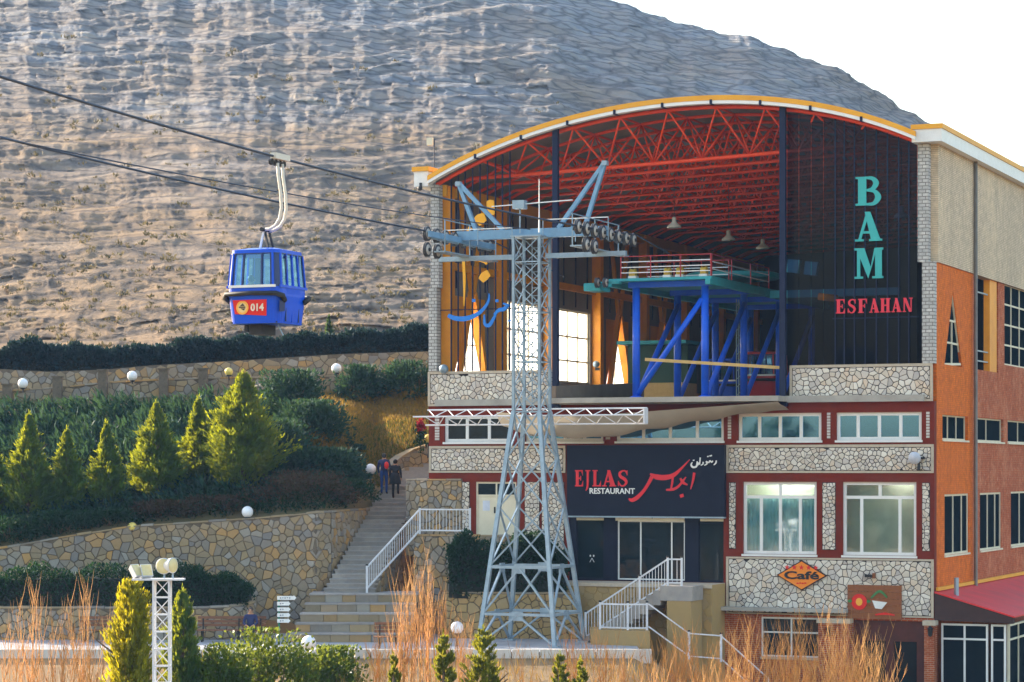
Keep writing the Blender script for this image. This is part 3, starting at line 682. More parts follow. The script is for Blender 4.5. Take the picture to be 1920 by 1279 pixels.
for px0, px1 in ((866, 881), (984, 1012), (1016, 1058)): clad(fx(px0), fx(px1), 3.9 if px0 < 900 else 2.4, Zw1t - .02, .15)
for px0, px1 in ((816, 824), (1136, 1144), (1365, 1371), (1551, 1557), (1737, 1743)):
    z = Zw2b + .08
    while z < Zw2t - .05: mb = MB(); mb.box(fx(px0), fx(px1), -.03, .02, z, z + .085); part(mb, 'accent_brick', M('pale_accent_brick', (.66, .60, .54), None, .8, 4)); z += .11
for zz in (Zw2b - .05, Zw1b - .06):
    for (a, b) in ([(q[0], q[1]) for q in win2] if zz > 7 else win1):
        mb = MB(); mb.box(fx(a) - .04, fx(b) + .04, -.07, .10, zz - .03, zz + .05); part(mb, 'sill', WHITE)
# left double door
mb = MB(); dx0, dx1 = door; dm = (dx0 + dx1) / 2
for a, b in ((dx0, dx0 + .07), (dx1 - .07, dx1), (dm - .03, dm + .03)): mb.box(a, b, .05, .14, zd0, zd1)
for z in (zd0, zd1 - .07, 5.42): mb.box(dx0 + .07, dx1 - .07, .052, .138, z, z + .07)
dr = part(mb, 'entrance_door', CREAM)
for a, b in ((dx0 + .07, dm - .03), (dm + .03, dx1 - .07)):
    mb = MB(); mb.box(a + .004, b - .004, .075, .11, zd0 + .071, 5.418); part(mb, 'door_leaf', CREAM, dr)
    mb = MB(); mb.box(a + .004, b - .004, .085, .10, 5.492, zd1 - .072); part(mb, 'pane', GLASS_D, dr)
mb = MB(); mb.box(dx0 + .28, dx0 + .58, .068, .074, 4.85, 5.25); part(mb, 'paper_notice', M('paper', (.72, .74, .82), None, .9, 2), dr)
mb = MB(); mb.box(dm - .10, dm - .05, .03, .07, 4.75, 5.0); part(mb, 'door_handle', BLACK, dr)
# restaurant front: dark cladding with glazing
zr0, zr1 = 2.15, 4.70
gl = [(1080, 1131, 2.22, 4.6), (1157, 1283, 2.2, 4.72), (1309, 1357, 2.2, 4.6)]
mb = MB()
for (a, b, c, d) in wall_holes(xm0 + .02, xm1 - .02, zr0, 7.35, [(fx(p), fx(q), c, d) for p, q, c, d in gl]): mb.box(a, b, .06, .16, c, d)
part(mb, 'dark_cladding', DARKCLAD)
window('f', fx(1080), fx(1131), 2.22, 4.6, (), (), fmat=DARKCLAD, gmat=GLASS_D, fw=.03)
window('f', fx(1309), fx(1357), 2.2, 4.6, (), (.92,), fmat=DARKCLAD, gmat=GLASS_D, fw=.03)
window('f', fx(1157), fx(1283), 2.2, 4.50, (.34, .80), (), gmat=GLASS_D, fw=.05, name='sliding_door')
mb = MB(); mb.box(fx(1155), fx(1283), -.06, .12, 4.50, 4.72); part(mb, 'door_header', CREAM)
mb = MB(); mb.disc(fx(1224), 4.63, .035, .035, -.075, -.06); part(mb, 'door_sensor', BLACK)
for p, q in ((1080, 1131), (1312, 1357)): mb = MB(); mb.box(fx(p), fx(q), .05, .07, 4.50, 4.60); part(mb, 'blind_rail', CREAM)
# crossed cutlery mark on the left glass
mb = MB(); cx, cz = fx(1108), 2.98
mb.disc(cx - .07, cz + .13, .03, .04, .115, .125); mb.disc(cx + .07, cz + .13, .03, .04, .112, .122); mb.bar((cx - .09, .118, cz - .12), (cx + .0, .118, cz + .04), .015); mb.bar((cx + .09, .114, cz - .12), (cx - .0, .114, cz + .04), .015)
part(mb, 'cutlery_mark', WHITE)
mb = MB(); mb.box(xm0 - .05, xm1 + .02, -1.6, .0, ZBASE, 2.13)
OCHRE = M('ochre_stone', (0.42, 0.28, 0.11), (0.30, 0.20, 0.09), .9, 4, .01, 20, stops=[(0, (.42, .28, .11)), (.5, (.33, .23, .11)), (.8, (.46, .27, .10)), (1, (.36, .28, .16))])
part(mb, 'terrace_base', OCHRE)
band(xm0 - .05, xm1 + .02, 2.0, 2.14, -1.68, TRIM, .8, 'terrace_coping')
rd = random.Random(3)
OCHRE = M('ochre_stone', (0.42, 0.28, 0.11), (0.30, 0.20, 0.09), .9, 4, .01, 20, stops=[(0, (.42, .28, .11)), (.5, (.33, .23, .11)), (.8, (.46, .27, .10)), (1, (.36, .28, .16))])
cells = voro(xm0 - .04, xm1 + .01, .2, 1.995, .40, .26, .3, rd); stones(ST, FM, cells, .012, .03, lambda u, v, o: (u, -1.6 - o, v), OCHRE, 120, 'terrace_stone', rd)
# cafe ground floor: brick, windows, portal
xg0 = fx(1292)
gh = [(fx(1303), fx(1351), Zr(1200), Zr(1161)), (fx(1428), fx(1540), Zr(1240), Zr(1164)), (fx(1600), fx(1735), ZBASE, Zr(1166))]
mb = MB()
for (a, b, c, d) in wall_holes(xg0, xR, ZBASE, Zcb, gh): mb.box(a, b, -.02 if a > xA else -.05, .33, c, d)
part(mb, 'brick_wall', RBRICK)
window('f', gh[0][0], gh[0][1], gh[0][2], gh[0][3], (), (), fmat=WHITE, gmat=GLASS_D, fw=.06, d=.0)
window('f', gh[1][0], gh[1][1], gh[1][2], gh[1][3], [[.5], [.5]], (.62,), fmat=WHITE, gmat=GLASS_D, fw=.06, d=.0)
mb = MB(); mb.box(gh[1][0] - .03, gh[1][1] + .03, -.12, .05, gh[1][2] - .09, gh[1][2] - .01); mb.box(gh[0][0] - .03, gh[0][1] + .03, -.12, .05, gh[0][2] - .09, gh[0][2] - .01); part(mb, 'sill', TRIM)
mb = MB(); mb.box(fx(1294), fx(1592), -.55, -.06, Zr(1152), Zr(1145)); part(mb, 'concrete_ledge', CONC)
for px0, px1 in ((1540, 1598), (1738, 1757)):
    mb = MB(); mb.box(fx(px0), fx(px1), -.45, -.021, ZBASE, Zr(1172)); part(mb, 'brick_pier', RBRICK)
    mb = MB(); mb.box(fx(px0) - .05, fx(px1) + .05, -.5, -.02, Zr(1172) + .003, Zr(1163)); part(mb, 'pier_cap', TRIM)
DKRED = M('dark_red_timber', (.10, .016, .010), (.06, .012, .008), .5, 3)
mb = MB(); mb.box(fx(1600), fx(1735), .1, .3, Zr(1205), Zr(1166)); part(mb, 'portal_fascia', DKRED)
mb = MB(); a, b = fx(1600), fx(1735); mb.box(a, a + .35, .12, .3, ZBASE, Zr(1205)); mb.box(b - .35, b, .12, .3, ZBASE, Zr(1205)); mb.box((a+b)/2 - .16, (a+b)/2 + .16, .12, .3, ZBASE, Zr(1205)); po = part(mb, 'portal_frame', DKRED)
for q0, q1 in ((a + .35, (a+b)/2 - .16), ((a+b)/2 + .16, b - .35)): mb = MB(); mb.box(q0, q1, .18, .2, ZBASE, Zr(1205)); part(mb, 'pane', GLASS_D, po)

# ---- right side wall (plane x = WID)
def sy(px): return lp(px, 880, WID).y
def sz(px, py): return lp(px, py, WID).z
DEP = 44.0
Zbe = sz(1748, 489)
tri = [(sy(1771), sz(1771, 683)), (sy(1804), sz(1804, 683)), (sy(1787), sz(1787, 546))]
# second and third row
s2 = [(1767, 1815), (1832, 1882), (1890, 1960), (1985, 2040)]; s1 = [(1771, 1817), (1838, 1878), (1896, 1940), (1965, 2005)]
z20, z21 = sz(1767, 824), sz(1767, 777); z10, z11 = sz(1771, 1042), sz(1771, 927)
op = (sy(1829), sy(1872), sz(1829, 692), Zbe); bw = (sy(1884), sy(1945), sz(1884, 684), sz(1884, 531))
sh = [(sy(a), sy(b), z20, z21) for a, b in s2] + [(sy(a), sy(b), z10, z11) for a, b in s1] + [op, bw]
ysplit = sy(1824)
mb = MB()
def sidebox(mb, a, b, c, d, x0=.35, out=0.0): mb.box(WID - x0, WID + out, a, b, c, d)
trh = [(min(tri[0][0], tri[1][0]), max(tri[0][0], tri[1][0]), tri[0][1], tri[2][1])]
for (a, b, c, d) in wall_holes(.36, ysplit, ZBASE, Zbe, sh + trh): sidebox(mb, a, b, c, d)
# brick cheeks left and right of the triangular light
(ya, za), (yb, _), (yc, zc) = tri
for q in ([(ya, za), (yc, zc), (ya, zc)], [(yb, za), (yb, zc), (yc, zc)]):
    v = [(WID - .35, y, z) for y, z in q] + [(WID, y, z) for y, z in q]; mb.add(v, [(0, 2, 1), (3, 4, 5), (0, 1, 4, 3), (1, 2, 5, 4), (2, 0, 3, 5)])
part(mb, 'orange_brick_wall', OBRICK)
mb = MB()
for (a, b, c, d) in wall_holes(ysplit + .001, DEP, ZBASE, Zbe, sh): sidebox(mb, a, b, c, d, .35, -.015)
part(mb, 'red_brick_wall', RBRICKY)
Zev = Zr(268)
mb = MB(); mb.box(WID - .35, WID + .06, .36, DEP, Zbe + .002, Zev); part(mb, 'beige_brick_wall', BEIGE)
mb = MB(); F3 = lambda y, z, x: (WID + x, y, z)
for p, q in ((0, 1), (1, 2), (2, 0)): mb.bar(F3(*tri[p], -.08), F3(*tri[q], -.08), .09, .09, (1, 0, 0))
for f in (.30, .60):
    zz = za + (zc - za) * f; mb.bar((WID - .08, ya + (yc - ya) * f, zz), (WID - .08, yb + (yc - yb) * f, zz), .07, .07)
mb.bar((WID - .078, (ya + yb) / 2, za), (WID - .078, (ya + yb) / 2 , za + (zc - za) * .6), .06, .06)
tw = part(mb, 'triangular_window', CREAM)
mb = MB(); mb.add([F3(*tri[0], -.10), F3(*tri[1], -.10), F3(*tri[2], -.10)], [(0, 1, 2)]); part(mb, 'pane', GLASS_S, tw)
for i, (a, b) in enumerate(s2): window('s', sy(a), sy(b), z20, z21, (.33, .66) if i != 1 else (.45,), (), fmat=CREAM, gmat=GLASS_S, fw=.06, d=.12)
for i, (a, b) in enumerate(s1): window('s', sy(a), sy(b), z10, z11, (.4, .75), (), fmat=CREAM, gmat=GLASS_S, fw=.08, d=.05)
for (a, b, zz) in [(x[0], x[1], z20) for x in s2] + [(x[0], x[1], z10) for x in s1]:
    mb = MB(); mb.box(WID - .04, WID + .05, sy(a) - .05, sy(b) + .05, zz - .07, zz - .001); part(mb, 'sill', CREAM)
window('s', bw[0], bw[1], bw[2], bw[3], (.25, .5, .75), (.25, .5, .75), fmat=CREAM, gmat=GLASS_S, fw=.07, d=.08)
mb = MB(); mb.box(WID - .3, WID - .05, sy(1858), sy(1871), op[2], op[3] - .003); part(mb, 'column', ORANGEP)
for z in (op[2] + .35, op[2] + .75, op[2] + 3.1): mb = MB(); mb.box(WID - .2, WID - .12, op[0] + .01, sy(1858) - .01, z, z + .05); part(mb, 'guard_rail', GALV)
mb = MB(); yp = sy(1822); zt = sz(1822, 300)
mb.path([(WID + .16, yp, zt), (WID + .16, yp, sz(1822, 1098)), (WID + .32, yp, sz(1822, 1106))], .075, 8); part(mb, 'downpipe', M('weathered_pipe', (.24, .21, .17), (.17, .14, .11), .6, 3, metal=.2), smooth=True)
# cornices
Zco = Zr(236)
mb = MB(); mb.box(WID - .75, WID + .38, -.45, DEP, Zev + .003, Zco - .16); part(mb, 'cornice', WHITE)
mb = MB(); mb.box(WID - .78, WID + .42, -.49, DEP, Zco - .157, Zco + .02); part(mb, 'cornice_cap', YELP)
zl = fp(800, 352).z; zl2 = fp(800, 316).z
mb = MB(); mb.box(-.45, .16, -.45, DEP, zl, zl2 - .16); part(mb, 'cornice', WHITE)
mb = MB(); mb.box(-.52, .22, -.52, DEP, zl2 - .157, zl2 + .02); part(mb, 'cornice_cap', YELP)
mb = MB(); mb.ball((fx(798), -.55, zl - .08), .10, 10, 6); mb.box(fx(798) - .05, fx(798) + .05, -.5, -.44, zl - .12, zl + .15); part(mb, 'security_camera', BLACK)
# quoin columns at both ends of the hall opening
mb = MB(); mb.box(fx(1729), WID - .001, -.03, .36, Zpt + .003, Zbe); part(mb, 'quoin_column', QUOIN)
mb = MB(); mb.box(fx(1721), fx(1741), -.035, .36, Zbe + .003, Zev); part(mb, 'quoin_column', QUOIN)
zq_ = fp(812, 540).z
mb = MB(); mb.box(0, fx(819), -.03, .36, Zpt + .003, zq_); part(mb, 'quoin_column', QUOIN)
mb = MB(); mb.box(fx(808), fx(823), -.035, .36, zq_ + .003, zl + .1); part(mb, 'quoin_column', QUOIN)

# ---- hall: roof, trusses, walls, floor
apx = [(815, 326), (870, 297), (934, 266), (1017, 236), (1103, 212), (1193, 194), (1287, 184), (1380, 181), (1477, 187), (1575, 202), (1650, 222), (1722, 250)]
ap = [fp(x, y, -.35) for x, y in apx]
cf = np.polyfit([p.x for p in ap], [p.z for p in ap], 4)
def az(x): return float(np.polyval(cf, x))
xa0, xa1 = fx(813), fx(1723)
def arch_strip(name, mat, top, bot, d0, d1, n=44, smooth=False, parent=None):
    mb = MB(); X = [xa0 + (xa1 - xa0) * i / n for i in range(n + 1)]
    for a, b in zip(X[:-1], X[1:]):
        za_, zb_ = az(a), az(b)
        mb.hexa([(a, d0, za_ + bot), (b, d0, zb_ + bot), (b, d1, zb_ + bot), (a, d1, za_ + bot), (a, d0, za_ + top), (b, d0, zb_ + top), (b, d1, zb_ + top), (a, d1, za_ + top)])
    return part(mb, name, mat, parent)
roof = arch_strip('roof', SHEET, -.06, -.12, -.30, DEP, 60)
arch_strip('roof_edge', YELP, .02, -.17, -.62, -.301, 44, parent=roof)
arch_strip('roof_edge_light', M('white_edge_trim', (.84, .83, .80), (.78, .76, .72), .4, 2), -.173, -.30, -.60, -.302, 44, parent=roof)
arch_strip('roof_cover', YELP, .0, -.055, -.299, DEP, 30, parent=roof)
bpz = [fp(x, y, .9) for x, y in ((822, 338), (1020, 322), (1270, 300), (1545, 278), (1700, 259))]
cb = np.polyfit([p.x for p in bpz], [p.z for p in bpz], 2)
NT = 10
tx = [xa0 + .12 + (xa1 - xa0 - .2) * i / NT for i in range(NT + 1)]
bx_ = [(a + b) / 2 for a, b in zip(tx[:-1], tx[1:])]
BAYD = 2.35; NB = 18
def zb(x): return min(float(np.polyval(cb, x)), az(x) - .42)
for kf in range(NB + 1):
    d = .05 + kf * BAYD; mb = MB()
    n = 30; mb.path([(x, d, az(x) - .34) for x in np.linspace(tx[0], tx[-1], n)], .085 if kf == 0 else .07, 7 if kf < 4 else 5)
    tr = part(mb, 'roof_truss', REDP, smooth=True)
    if kf == NB: break
    mb = MB(); mb.path([(x, d + BAYD * .5, zb(x)) for x in [tx[0]] + bx_ + [tx[-1]]], .085 if kf == 0 else .07, 7 if kf < 4 else 5); part(mb, 'bottom_chord', REDP, tr, smooth=True)
    rest = MB()
    for x0_, xb_, x1_ in zip(tx[:-1], bx_, tx[1:]):
        for xq in (x0_, x1_):
            for dq in (d, d + BAYD):
                if az(xb_) - zb(xb_) < .55: continue
                m2 = MB() if kf < 2 else rest; m2.tube((xq, dq, az(xq) - .34), (xb_, d + BAYD * .5, zb(xb_)), .042, n=6 if kf < 2 else 4)
                if kf < 2: part(m2, 'brace', REDP, tr, smooth=True)
    if rest.v: part(rest, 'bracing', REDP, tr)
mb = MB()
for x in tx[1:-1]: mb.tube((x, .05, az(x) - .34), (x, .05 + NB * BAYD, az(x) - .34), .05, n=5)
part(mb, 'purlin', REDP)
for x in tx[1:-1]:
    mb = MB(); mb.box(x - .05, x + .05, -.63, -.2, az(x) - .32, az(x) - .14); part(mb, 'edge_bracket', NAVY)
mb = MB(); mb.box(.36, WID - .36, -.25, DEP, ZFL - .25, ZFL); part(mb, 'hall_floor', CONC)
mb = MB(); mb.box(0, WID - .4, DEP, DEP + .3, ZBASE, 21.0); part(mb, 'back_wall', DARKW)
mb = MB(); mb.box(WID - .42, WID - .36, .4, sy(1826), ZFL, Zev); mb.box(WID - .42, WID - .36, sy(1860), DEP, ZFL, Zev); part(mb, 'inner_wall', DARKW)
# left hall wall: columns every 6 m, glazing that glows with the sun outside
xw = .30
def ly(px): return lp(px, 880, xw).y
colpx = [836, 930, 1022, 1113, 1200]; cold = [.75] + [ly(p) for p in colpx[1:]]; cold += [cold[-1] + 6.1 * i for i in (1, 2, 3)]
zw0, zw1 = 10.45, 13.75; zeave = 17.6
TRP = None
m_, t_, n_, l_ = nt('sunlit_frosted_glass')
tb = node(t_, 'ShaderNodeBsdfTranslucent', Color=(.92, .93, .93)); db = node(t_, 'ShaderNodeBsdfTransparent', Color=(.9, .95, 1)); mx = node(t_, 'ShaderNodeMixShader', i0=.25)
l_.new(tb.outputs[0], mx.inputs[1]); l_.new(db.outputs[0], mx.inputs[2]); l_.new(mx.outputs[0], n_.new('ShaderNodeOutputMaterial').inputs[0])
FROST = m_
lh = []
for i in (1, 2): lh.append((cold[i] + .45, cold[i+1] - .45, zw0, zw1))
trb = []
for i in (0, 3, 4):
    c = (cold[i] + cold[i+1]) / 2; hw = 1.55; trb.append((c, hw)); lh.append((c - hw, c + hw, zw0, 13.6))
mb = MB()
for (a, b, c, d) in wall_holes(.36, DEP, ZFL, zeave + .5, lh): mb.box(0, xw, a, b, c, d)
part(mb, 'hall_side_wall', PANELW)
mb = MB()
for i in (3, 4, 5, 6): mb.box(xw, xw + .03, cold[i] + .2, cold[min(i + 1, 7)] - .2 if i < 7 else DEP, ZFL, zw0 - .002)
part(mb, 'orange_dado', ORANGEP)
for (c, hw) in trb:
    for s in (-1, 1):
        v = [(0, c + s * hw, zw0), (0, c, 13.6), (0, c + s * hw, 13.6)]; v += [(xw - .002, y, z) for _, y, z in v]
        mb = MB(); mb.add(v, [(0, 1, 2), (3, 5, 4), (0, 3, 4, 1), (1, 4, 5, 2), (2, 5, 3, 0)]); part(mb, 'window_cheek', ORANGEP)
        mb = MB(); mb.bar((xw + .1, c + s * (hw + .12), ZFL + .2), (xw + .1, c + s * .12, 13.8), .22, .22, (1, 0, 0)); mb.bar((xw + .1, c + s * .12, 13.8), (xw + .1, c + s * 1.2, zeave), .16, .16, (1, 0, 0)); part(mb, 'raking_strut', ORANGEP)
    mb = MB(); mb.add([(.12, c - hw, zw0), (.12, c + hw, zw0), (.12, c, 13.6)], [(0, 1, 2)]); pn = part(mb, 'triangular_light', FROST)
    mb = MB(); mb.bar((.16, c, zw0), (.16, c, 13.4), .05); mb.bar((.163, c - hw * .62, zw0 + 1.2), (.163, c + hw * .62, zw0 + 1.2), .05); part(mb, 'glazing_bar', CREAM, pn)
for i in (1, 2):
    a, b = cold[i] + .45, cold[i+1] - .45
    mb = MB(); [mb.box(.08, .2, y - .04, y + .04, zw0, zw1) for y in np.linspace(a + .04, b - .04, 5)]; [mb.box(.083, .197, a, b, z - .035, z + .035) for z in (zw0 + .035, zw0 + 1.0, zw0 + 2.1, zw1 - .035)]
    wo = part(mb, 'hall_window', CREAM)
    ysn = np.linspace(a + .04, b - .04, 5); zsn = [zw0, zw0 + 1.0, zw0 + 2.1, zw1]
    for p in range(4):
        for q in range(3): mb = MB(); mb.box(.13, .14, ysn[p] + .041, ysn[p+1] - .041, zsn[q] + .036, zsn[q+1] - .036); part(mb, 'pane', FROST, wo)
for y in cold: mb = MB(); mb.box(xw, xw + .42, y - .21, y + .21, ZFL, zeave + .3); part(mb, 'column', ORANGEP)
mb = MB(); mb.box(xw + .002, xw + .30, .4, DEP, zeave - .1, zeave + .35); part(mb, 'eave_beam', YELP)
mb = MB(); mb.box(xw + .001, xw + .2, .97, DEP, 14.6, 14.9); part(mb, 'wall_beam', ORANGEP)
mb = MB(); [mb.box(xw, xw + .05, y - .03, y + .03, 13.9, zeave) for y in np.arange(2, DEP, 1.5)]; part(mb, 'panel_joint', NAVY)
# front posts, hanger bars
for px, y0 in ((1042, 246), (1468, 206)):
    x = fx(px, -.2); mb = MB(); mb.box(x - .11, x + .11, -.31, -.09, ZFL - .35, az(x) - .2); mb.box(x - .17, x + .17, -.36, -.06, ZFL - .40, ZFL - .1); part(mb, 'tall_post', NAVY)
for px in (846, 859, 872, 886, 900, 914, 929, 942, 956):
    x = fx(px, .2); mb = MB(); mb.box(x - .025, x + .025, .18, .23, Zpt, az(x) - .4); part(mb, 'hanger_bar', NAVY)
mb = MB(); z = fp(930, 579, .2).z; mb.box(fx(825, .2), fx(1040, .2), .235, .27, z - .02, z + .02); part(mb, 'cross_bar', NAVY)
for px in (1566, 1583, 1602, 1622, 1643, 1664, 1685, 1704):
    x = fx(px, .2); mb = MB(); mb.box(x - .022, x + .022, .18, .22, Zpt, az(x) - .4); part(mb, 'hanger_bar', NAVY)
mb = MB(); mb.box(fx(1560, .2), fx(1722, .2), .225, .25, fp(1640, 595, .2).z - .03, fp(1640, 595, .2).z + .01); part(mb, 'cross_bar', NAVY)
# dark tinted glazing in the right third of the opening
TINT = glassmat('dark_tinted_glass', (0.46, 0.46, 0.62), -0.034, 1.0)
gpx = [1476, 1498, 1521, 1544, 1566, 1583, 1602, 1622, 1643, 1664, 1685, 1704, 1720]
for a, b in zip(gpx[:-1], gpx[1:]):
    x0_, x1_ = fx(a, .3) + .012, fx(b, .3) - .012; z0_ = Zpt + .01; mb = MB(); mb.hexa([(x0_, .29, z0_), (x1_, .29, z0_), (x1_, .302, z0_), (x0_, .302, z0_), (x0_, .29, az(x0_) - .45), (x1_, .29, az(x1_) - .45), (x1_, .302, az(x1_) - .45), (x0_, .302, az(x0_) - .45)]); part(mb, 'tinted_pane', TINT)
# right window's lit ceiling tube; the left tube is added to brighten its room
m_, t_, n_, l_ = nt('real_and_added_tube_glow'); em = node(t_, 'ShaderNodeEmission', Color=(1, .97, .9), Strength=26.0); l_.new(em.outputs[0], n_.new('ShaderNodeOutputMaterial').inputs[0])
for a, b, y in ((1672, 1712, .55), (1420, 1500, 1.2)): mb = MB(); mb.box(fx(a), fx(b), y - .06, y + .06, Zb1b + .03, Zb1b + .09); part(mb, 'real_and_added_tube', m_)
# projecting concrete lip and low ramp wall
xs0, xs1 = fx(1045), fx(1480)
mb = MB(); mb.box(xs0, xs1, -1.5, -.252, ZFL - .22, ZFL - .02); part(mb, 'slab_lip', CONC)
mb = MB(); mb.hexa([(fx(1052), -1.2, ZFL), (fx(1052) + .25, -1.2, ZFL), (fx(1052) + .25, 9, ZFL), (fx(1052), 9, ZFL), (fx(1052), -1.2, ZFL + .45), (fx(1052) + .25, -1.2, ZFL + .45), (fx(1052) + .25, 9, ZFL + .9), (fx(1052), 9, ZFL + .9)]); part(mb, 'ramp_wall', M('ramp_brown', (.22, .16, .11), (.16, .11, .08), .9, 1.5))

# ------------------------------------------------------------------ pylon
PC = wp(997, 0, 95.5); PC.z = 0
PF = Matrix.Translation(PC) @ Matrix.Rotation(-A, 4, 'Z'); PFI = PF.inverted()
PY = thing('cable_car_pylon', 'grey blue lattice steel pylon with crossarm and wheel trains before the station', 'pylon', PC, -A)
def pp(mb, name, mat, parent=None, smooth=False): return mb.build(name, mat, parent or PY, PF, smooth)
def pz(py, Y=95.5): return CAMZ + (H0 - py) * Y / FPX
zT, zW = pz(446), pz(772)
def ha(z): return 1.52 + (.52 - 1.52) * min(1, z / zW) if z < zW else .52
CN = [(-1, -1), (1, -1), (1, 1), (-1, 1)]
for sx, sy_ in CN:
    mb = MB(); mb.bar((sx * ha(0), sy_ * ha(0), 0), (sx * .52, sy_ * .52, zW), .145, .145, (0, 1, 0)); mb.bar((sx * .52, sy_ * .52, zW - .02), (sx * .52, sy_ * .52, zT), .10, .10, (0, 1, 0)); mb.box(sx * ha(0) - .22, sx * ha(0) + .22, sy_ * ha(0) - .22, sy_ * ha(0) + .22, -.02, .05)
    pp(mb, 'leg', GALV)
def face(i, u, z):                                             # u in -1..1 across face i
    (ax, ay), (bx2, by2) = CN[i], CN[(i + 1) % 4]; h = ha(z); f = (u + 1) / 2
    return Vector(((ax + (bx2 - ax) * f) * h, (ay + (by2 - ay) * f) * h, z))
def brace(p, q, w_=.075, mat=None, name='brace'): mb = MB(); mb.bar(p, q, w_, w_ * .8); pp(mb, name, mat or GALV)
for i in range(4):
    for z in (1.15, 2.88): brace(face(i, -1, z), face(i, 1, z), .12, name='ring_beam')
    for zz0, zz1 in ((0.05, 1.12), (1.2, 2.85)):
        for u in (-1, 1): brace(face(i, u * .98, zz0), face(i, 0, zz1), .085)
        mb = MB(); c = face(i, 0, zz1 - .03); d = (face(i, 1, zz1) - face(i, -1, zz1)).normalized(); mb.bar(c - d * .22 , c + d * .22, .05, .34); pp(mb, 'gusset_plate', GALV)
    for zz0, zz1 in ((2.95, 5.1), (5.1, 6.9), (6.9, zW)):
        brace(face(i, -1, zz0), face(i, 1, zz1), .065); brace(face(i, 1, zz0) * 1.0, face(i, -1, zz1), .06)
    nz = 7; zs = np.linspace(zW, zT, nz + 1)
    for j in range(nz):
        brace(face(i, -1, zs[j]), face(i, 1, zs[j+1]), .042); brace(face(i, 1, zs[j]), face(i, -1, zs[j+1]), .04)
        if j % 2 == 0: brace(face(i, -1, zs[j]), face(i, 1, zs[j]), .055)
mb = MB(); zA = pz(438); mb.box(-3.0, 3.0, -.16, .16, zA - .17, zA + .17); pp(mb, 'crossarm', GALVB)
mb = MB(); mb.box(-.62, .62, -.62, .62, zT + .003, zT + .06); pp(mb, 'head_plate', GALV)
zB = pz(481)
for s in (-1, 1): mb = MB(); mb.box(min(s * .58, s * 3.75), max(s * .58, s * 3.75), -.10, .10, zB - .09, zB + .09); pp(mb, 'lower_arm', GALV)
for s, (f1, f2), ax_, zt in ((-1, (-1.15, -2.25), -2.98, pz(337)), (1, (1.08, 2.12), 2.92, pz(311))):
    for f in (f1, f2): mb = MB(); mb.bar((f, 0, zA + .17), (ax_, 0, zt), .14, .17, (0, 1, 0)); pp(mb, 'lifting_frame', GALVB)
    mb = MB(); mb.box(ax_ - .1, ax_ + .1, -.12, .12, zt - .12, zt + .05); pp(mb, 'frame_head', GALV)
TYRE = M('sheave_tyre', (.03, .03, .04), (.05, .05, .05), .6, 6); RIMM = M('sheave_rim', (.52, .47, .42), (.38, .34, .30), .5, 4, metal=.3)
AXX = Matrix.Rotation(R(90), 4, 'Y')
def sheave(parent, fr, c, r=.27):
    mb = MB(); mb.lathe(c, [(r * .45, -.05), (r, -.06), (r, -.035), (r * .93, 0), (r, .035), (r, .06), (r * .45, .05)], 20, AXX); o = mb.build('sheave', TYRE, parent, fr, True)
    mb = MB(); mb.lathe(c, [(r * .2, -.085), (r * .66, -.078), (r * .72, -.062), (r * .72, .062), (r * .66, .078), (r * .2, .085)], 18, AXX); mb.build('sheave_rim', RIMM, parent, fr, True)
    mb = MB(); mb.lathe(c, [(r * .26, -.12), (r * .26, .12)], 10, AXX); mb.build('axle', BLACK, parent, fr, True)
for s, zc in ((1, pz(441) - .05), (-1, pz(452, 97.5) - .05)):
    x = s * 2.97
    mb = MB(); mb.bar((x - s * .16, -3.1, zc - .02), (x - s * .16, 3.1, zc - .02), .07, .22); tr = pp(mb, 'sheave_train', GALVB)
    for y in np.linspace(-2.9, 2.9, 8): sheave(tr, PF, (x, y, zc))
    for y in (-2.1, -1.25) if s > 0 else (-2.9, -2.0): sheave(tr, PF, (x, y, zc - .58))
    for y in (-2.2, -.8, .8, 2.2): mb = MB(); mb.bar((x - s * .09, y - .55, zc - .10), (x - s * .09, y + .55, zc - .10), .05, .16); pp(mb, 'rocker_beam', GALV, tr)
    mb = MB(); mb.bar((x - s * .28, -2.4, zc - .62), (x - s * .28, 2.6, zc - .62), .45, .05); pp(mb, 'catwalk', GALV, tr)
    for y in (-2.3, 0, 2.5): mb = MB(); mb.bar((x - s * .45, y, zc - .6), (x - s * .45, y, zc + .55), .04); pp(mb, 'catwalk_post', GALV, tr)
    mb = MB(); mb.bar((x - s * .45, -2.4, zc + .55), (x - s * .45, 2.6, zc + .55), .035); pp(mb, 'catwalk_rail', GALV, tr)
mb = MB(); mb.tube((-1.5, -.3, pz(386)), (1.75, -.3, pz(380)), .022, n=6); pp(mb, 'antenna_rod', WHITE)
mb = MB(); mb.tube((.42, -.3, zA), (.42, -.3, pz(338)), .035, .012, n=6); pp(mb, 'mast_rod', WHITE)
mb = MB(); mb.box(-.58, -.12, -.5, -.15, pz(393), pz(377)); pp(mb, 'junction_box', GALV)
mb = MB(); mb.bar((-.35, -.3, zA), (-.35, -.3, pz(393)), .05); pp(mb, 'box_stand', GALV)
for a, b, z in ((.62, 3.2, pz(415)), (-3.4, -.62, pz(428))):
    mb = MB(); mb.bar((a, -.42, z), (b, -.42, z), .035); pp(mb, 'hand_rail', WHITE)
    for x in (a, (a + b) / 2, b): mb = MB(); mb.bar((x, -.42, zA - .4), (x, -.42, z), .03); pp(mb, 'rail_post', GALV)
mb = MB(); [mb.bar((x, -.62, z), (x + .28, -.62, z), .025) for x in (-.14,) for z in np.arange(.3, zT, .3)]; [mb.bar((x, -.62 if True else 0, .2), (x, -.62, zT), .03) for x in (-.14, .14)]
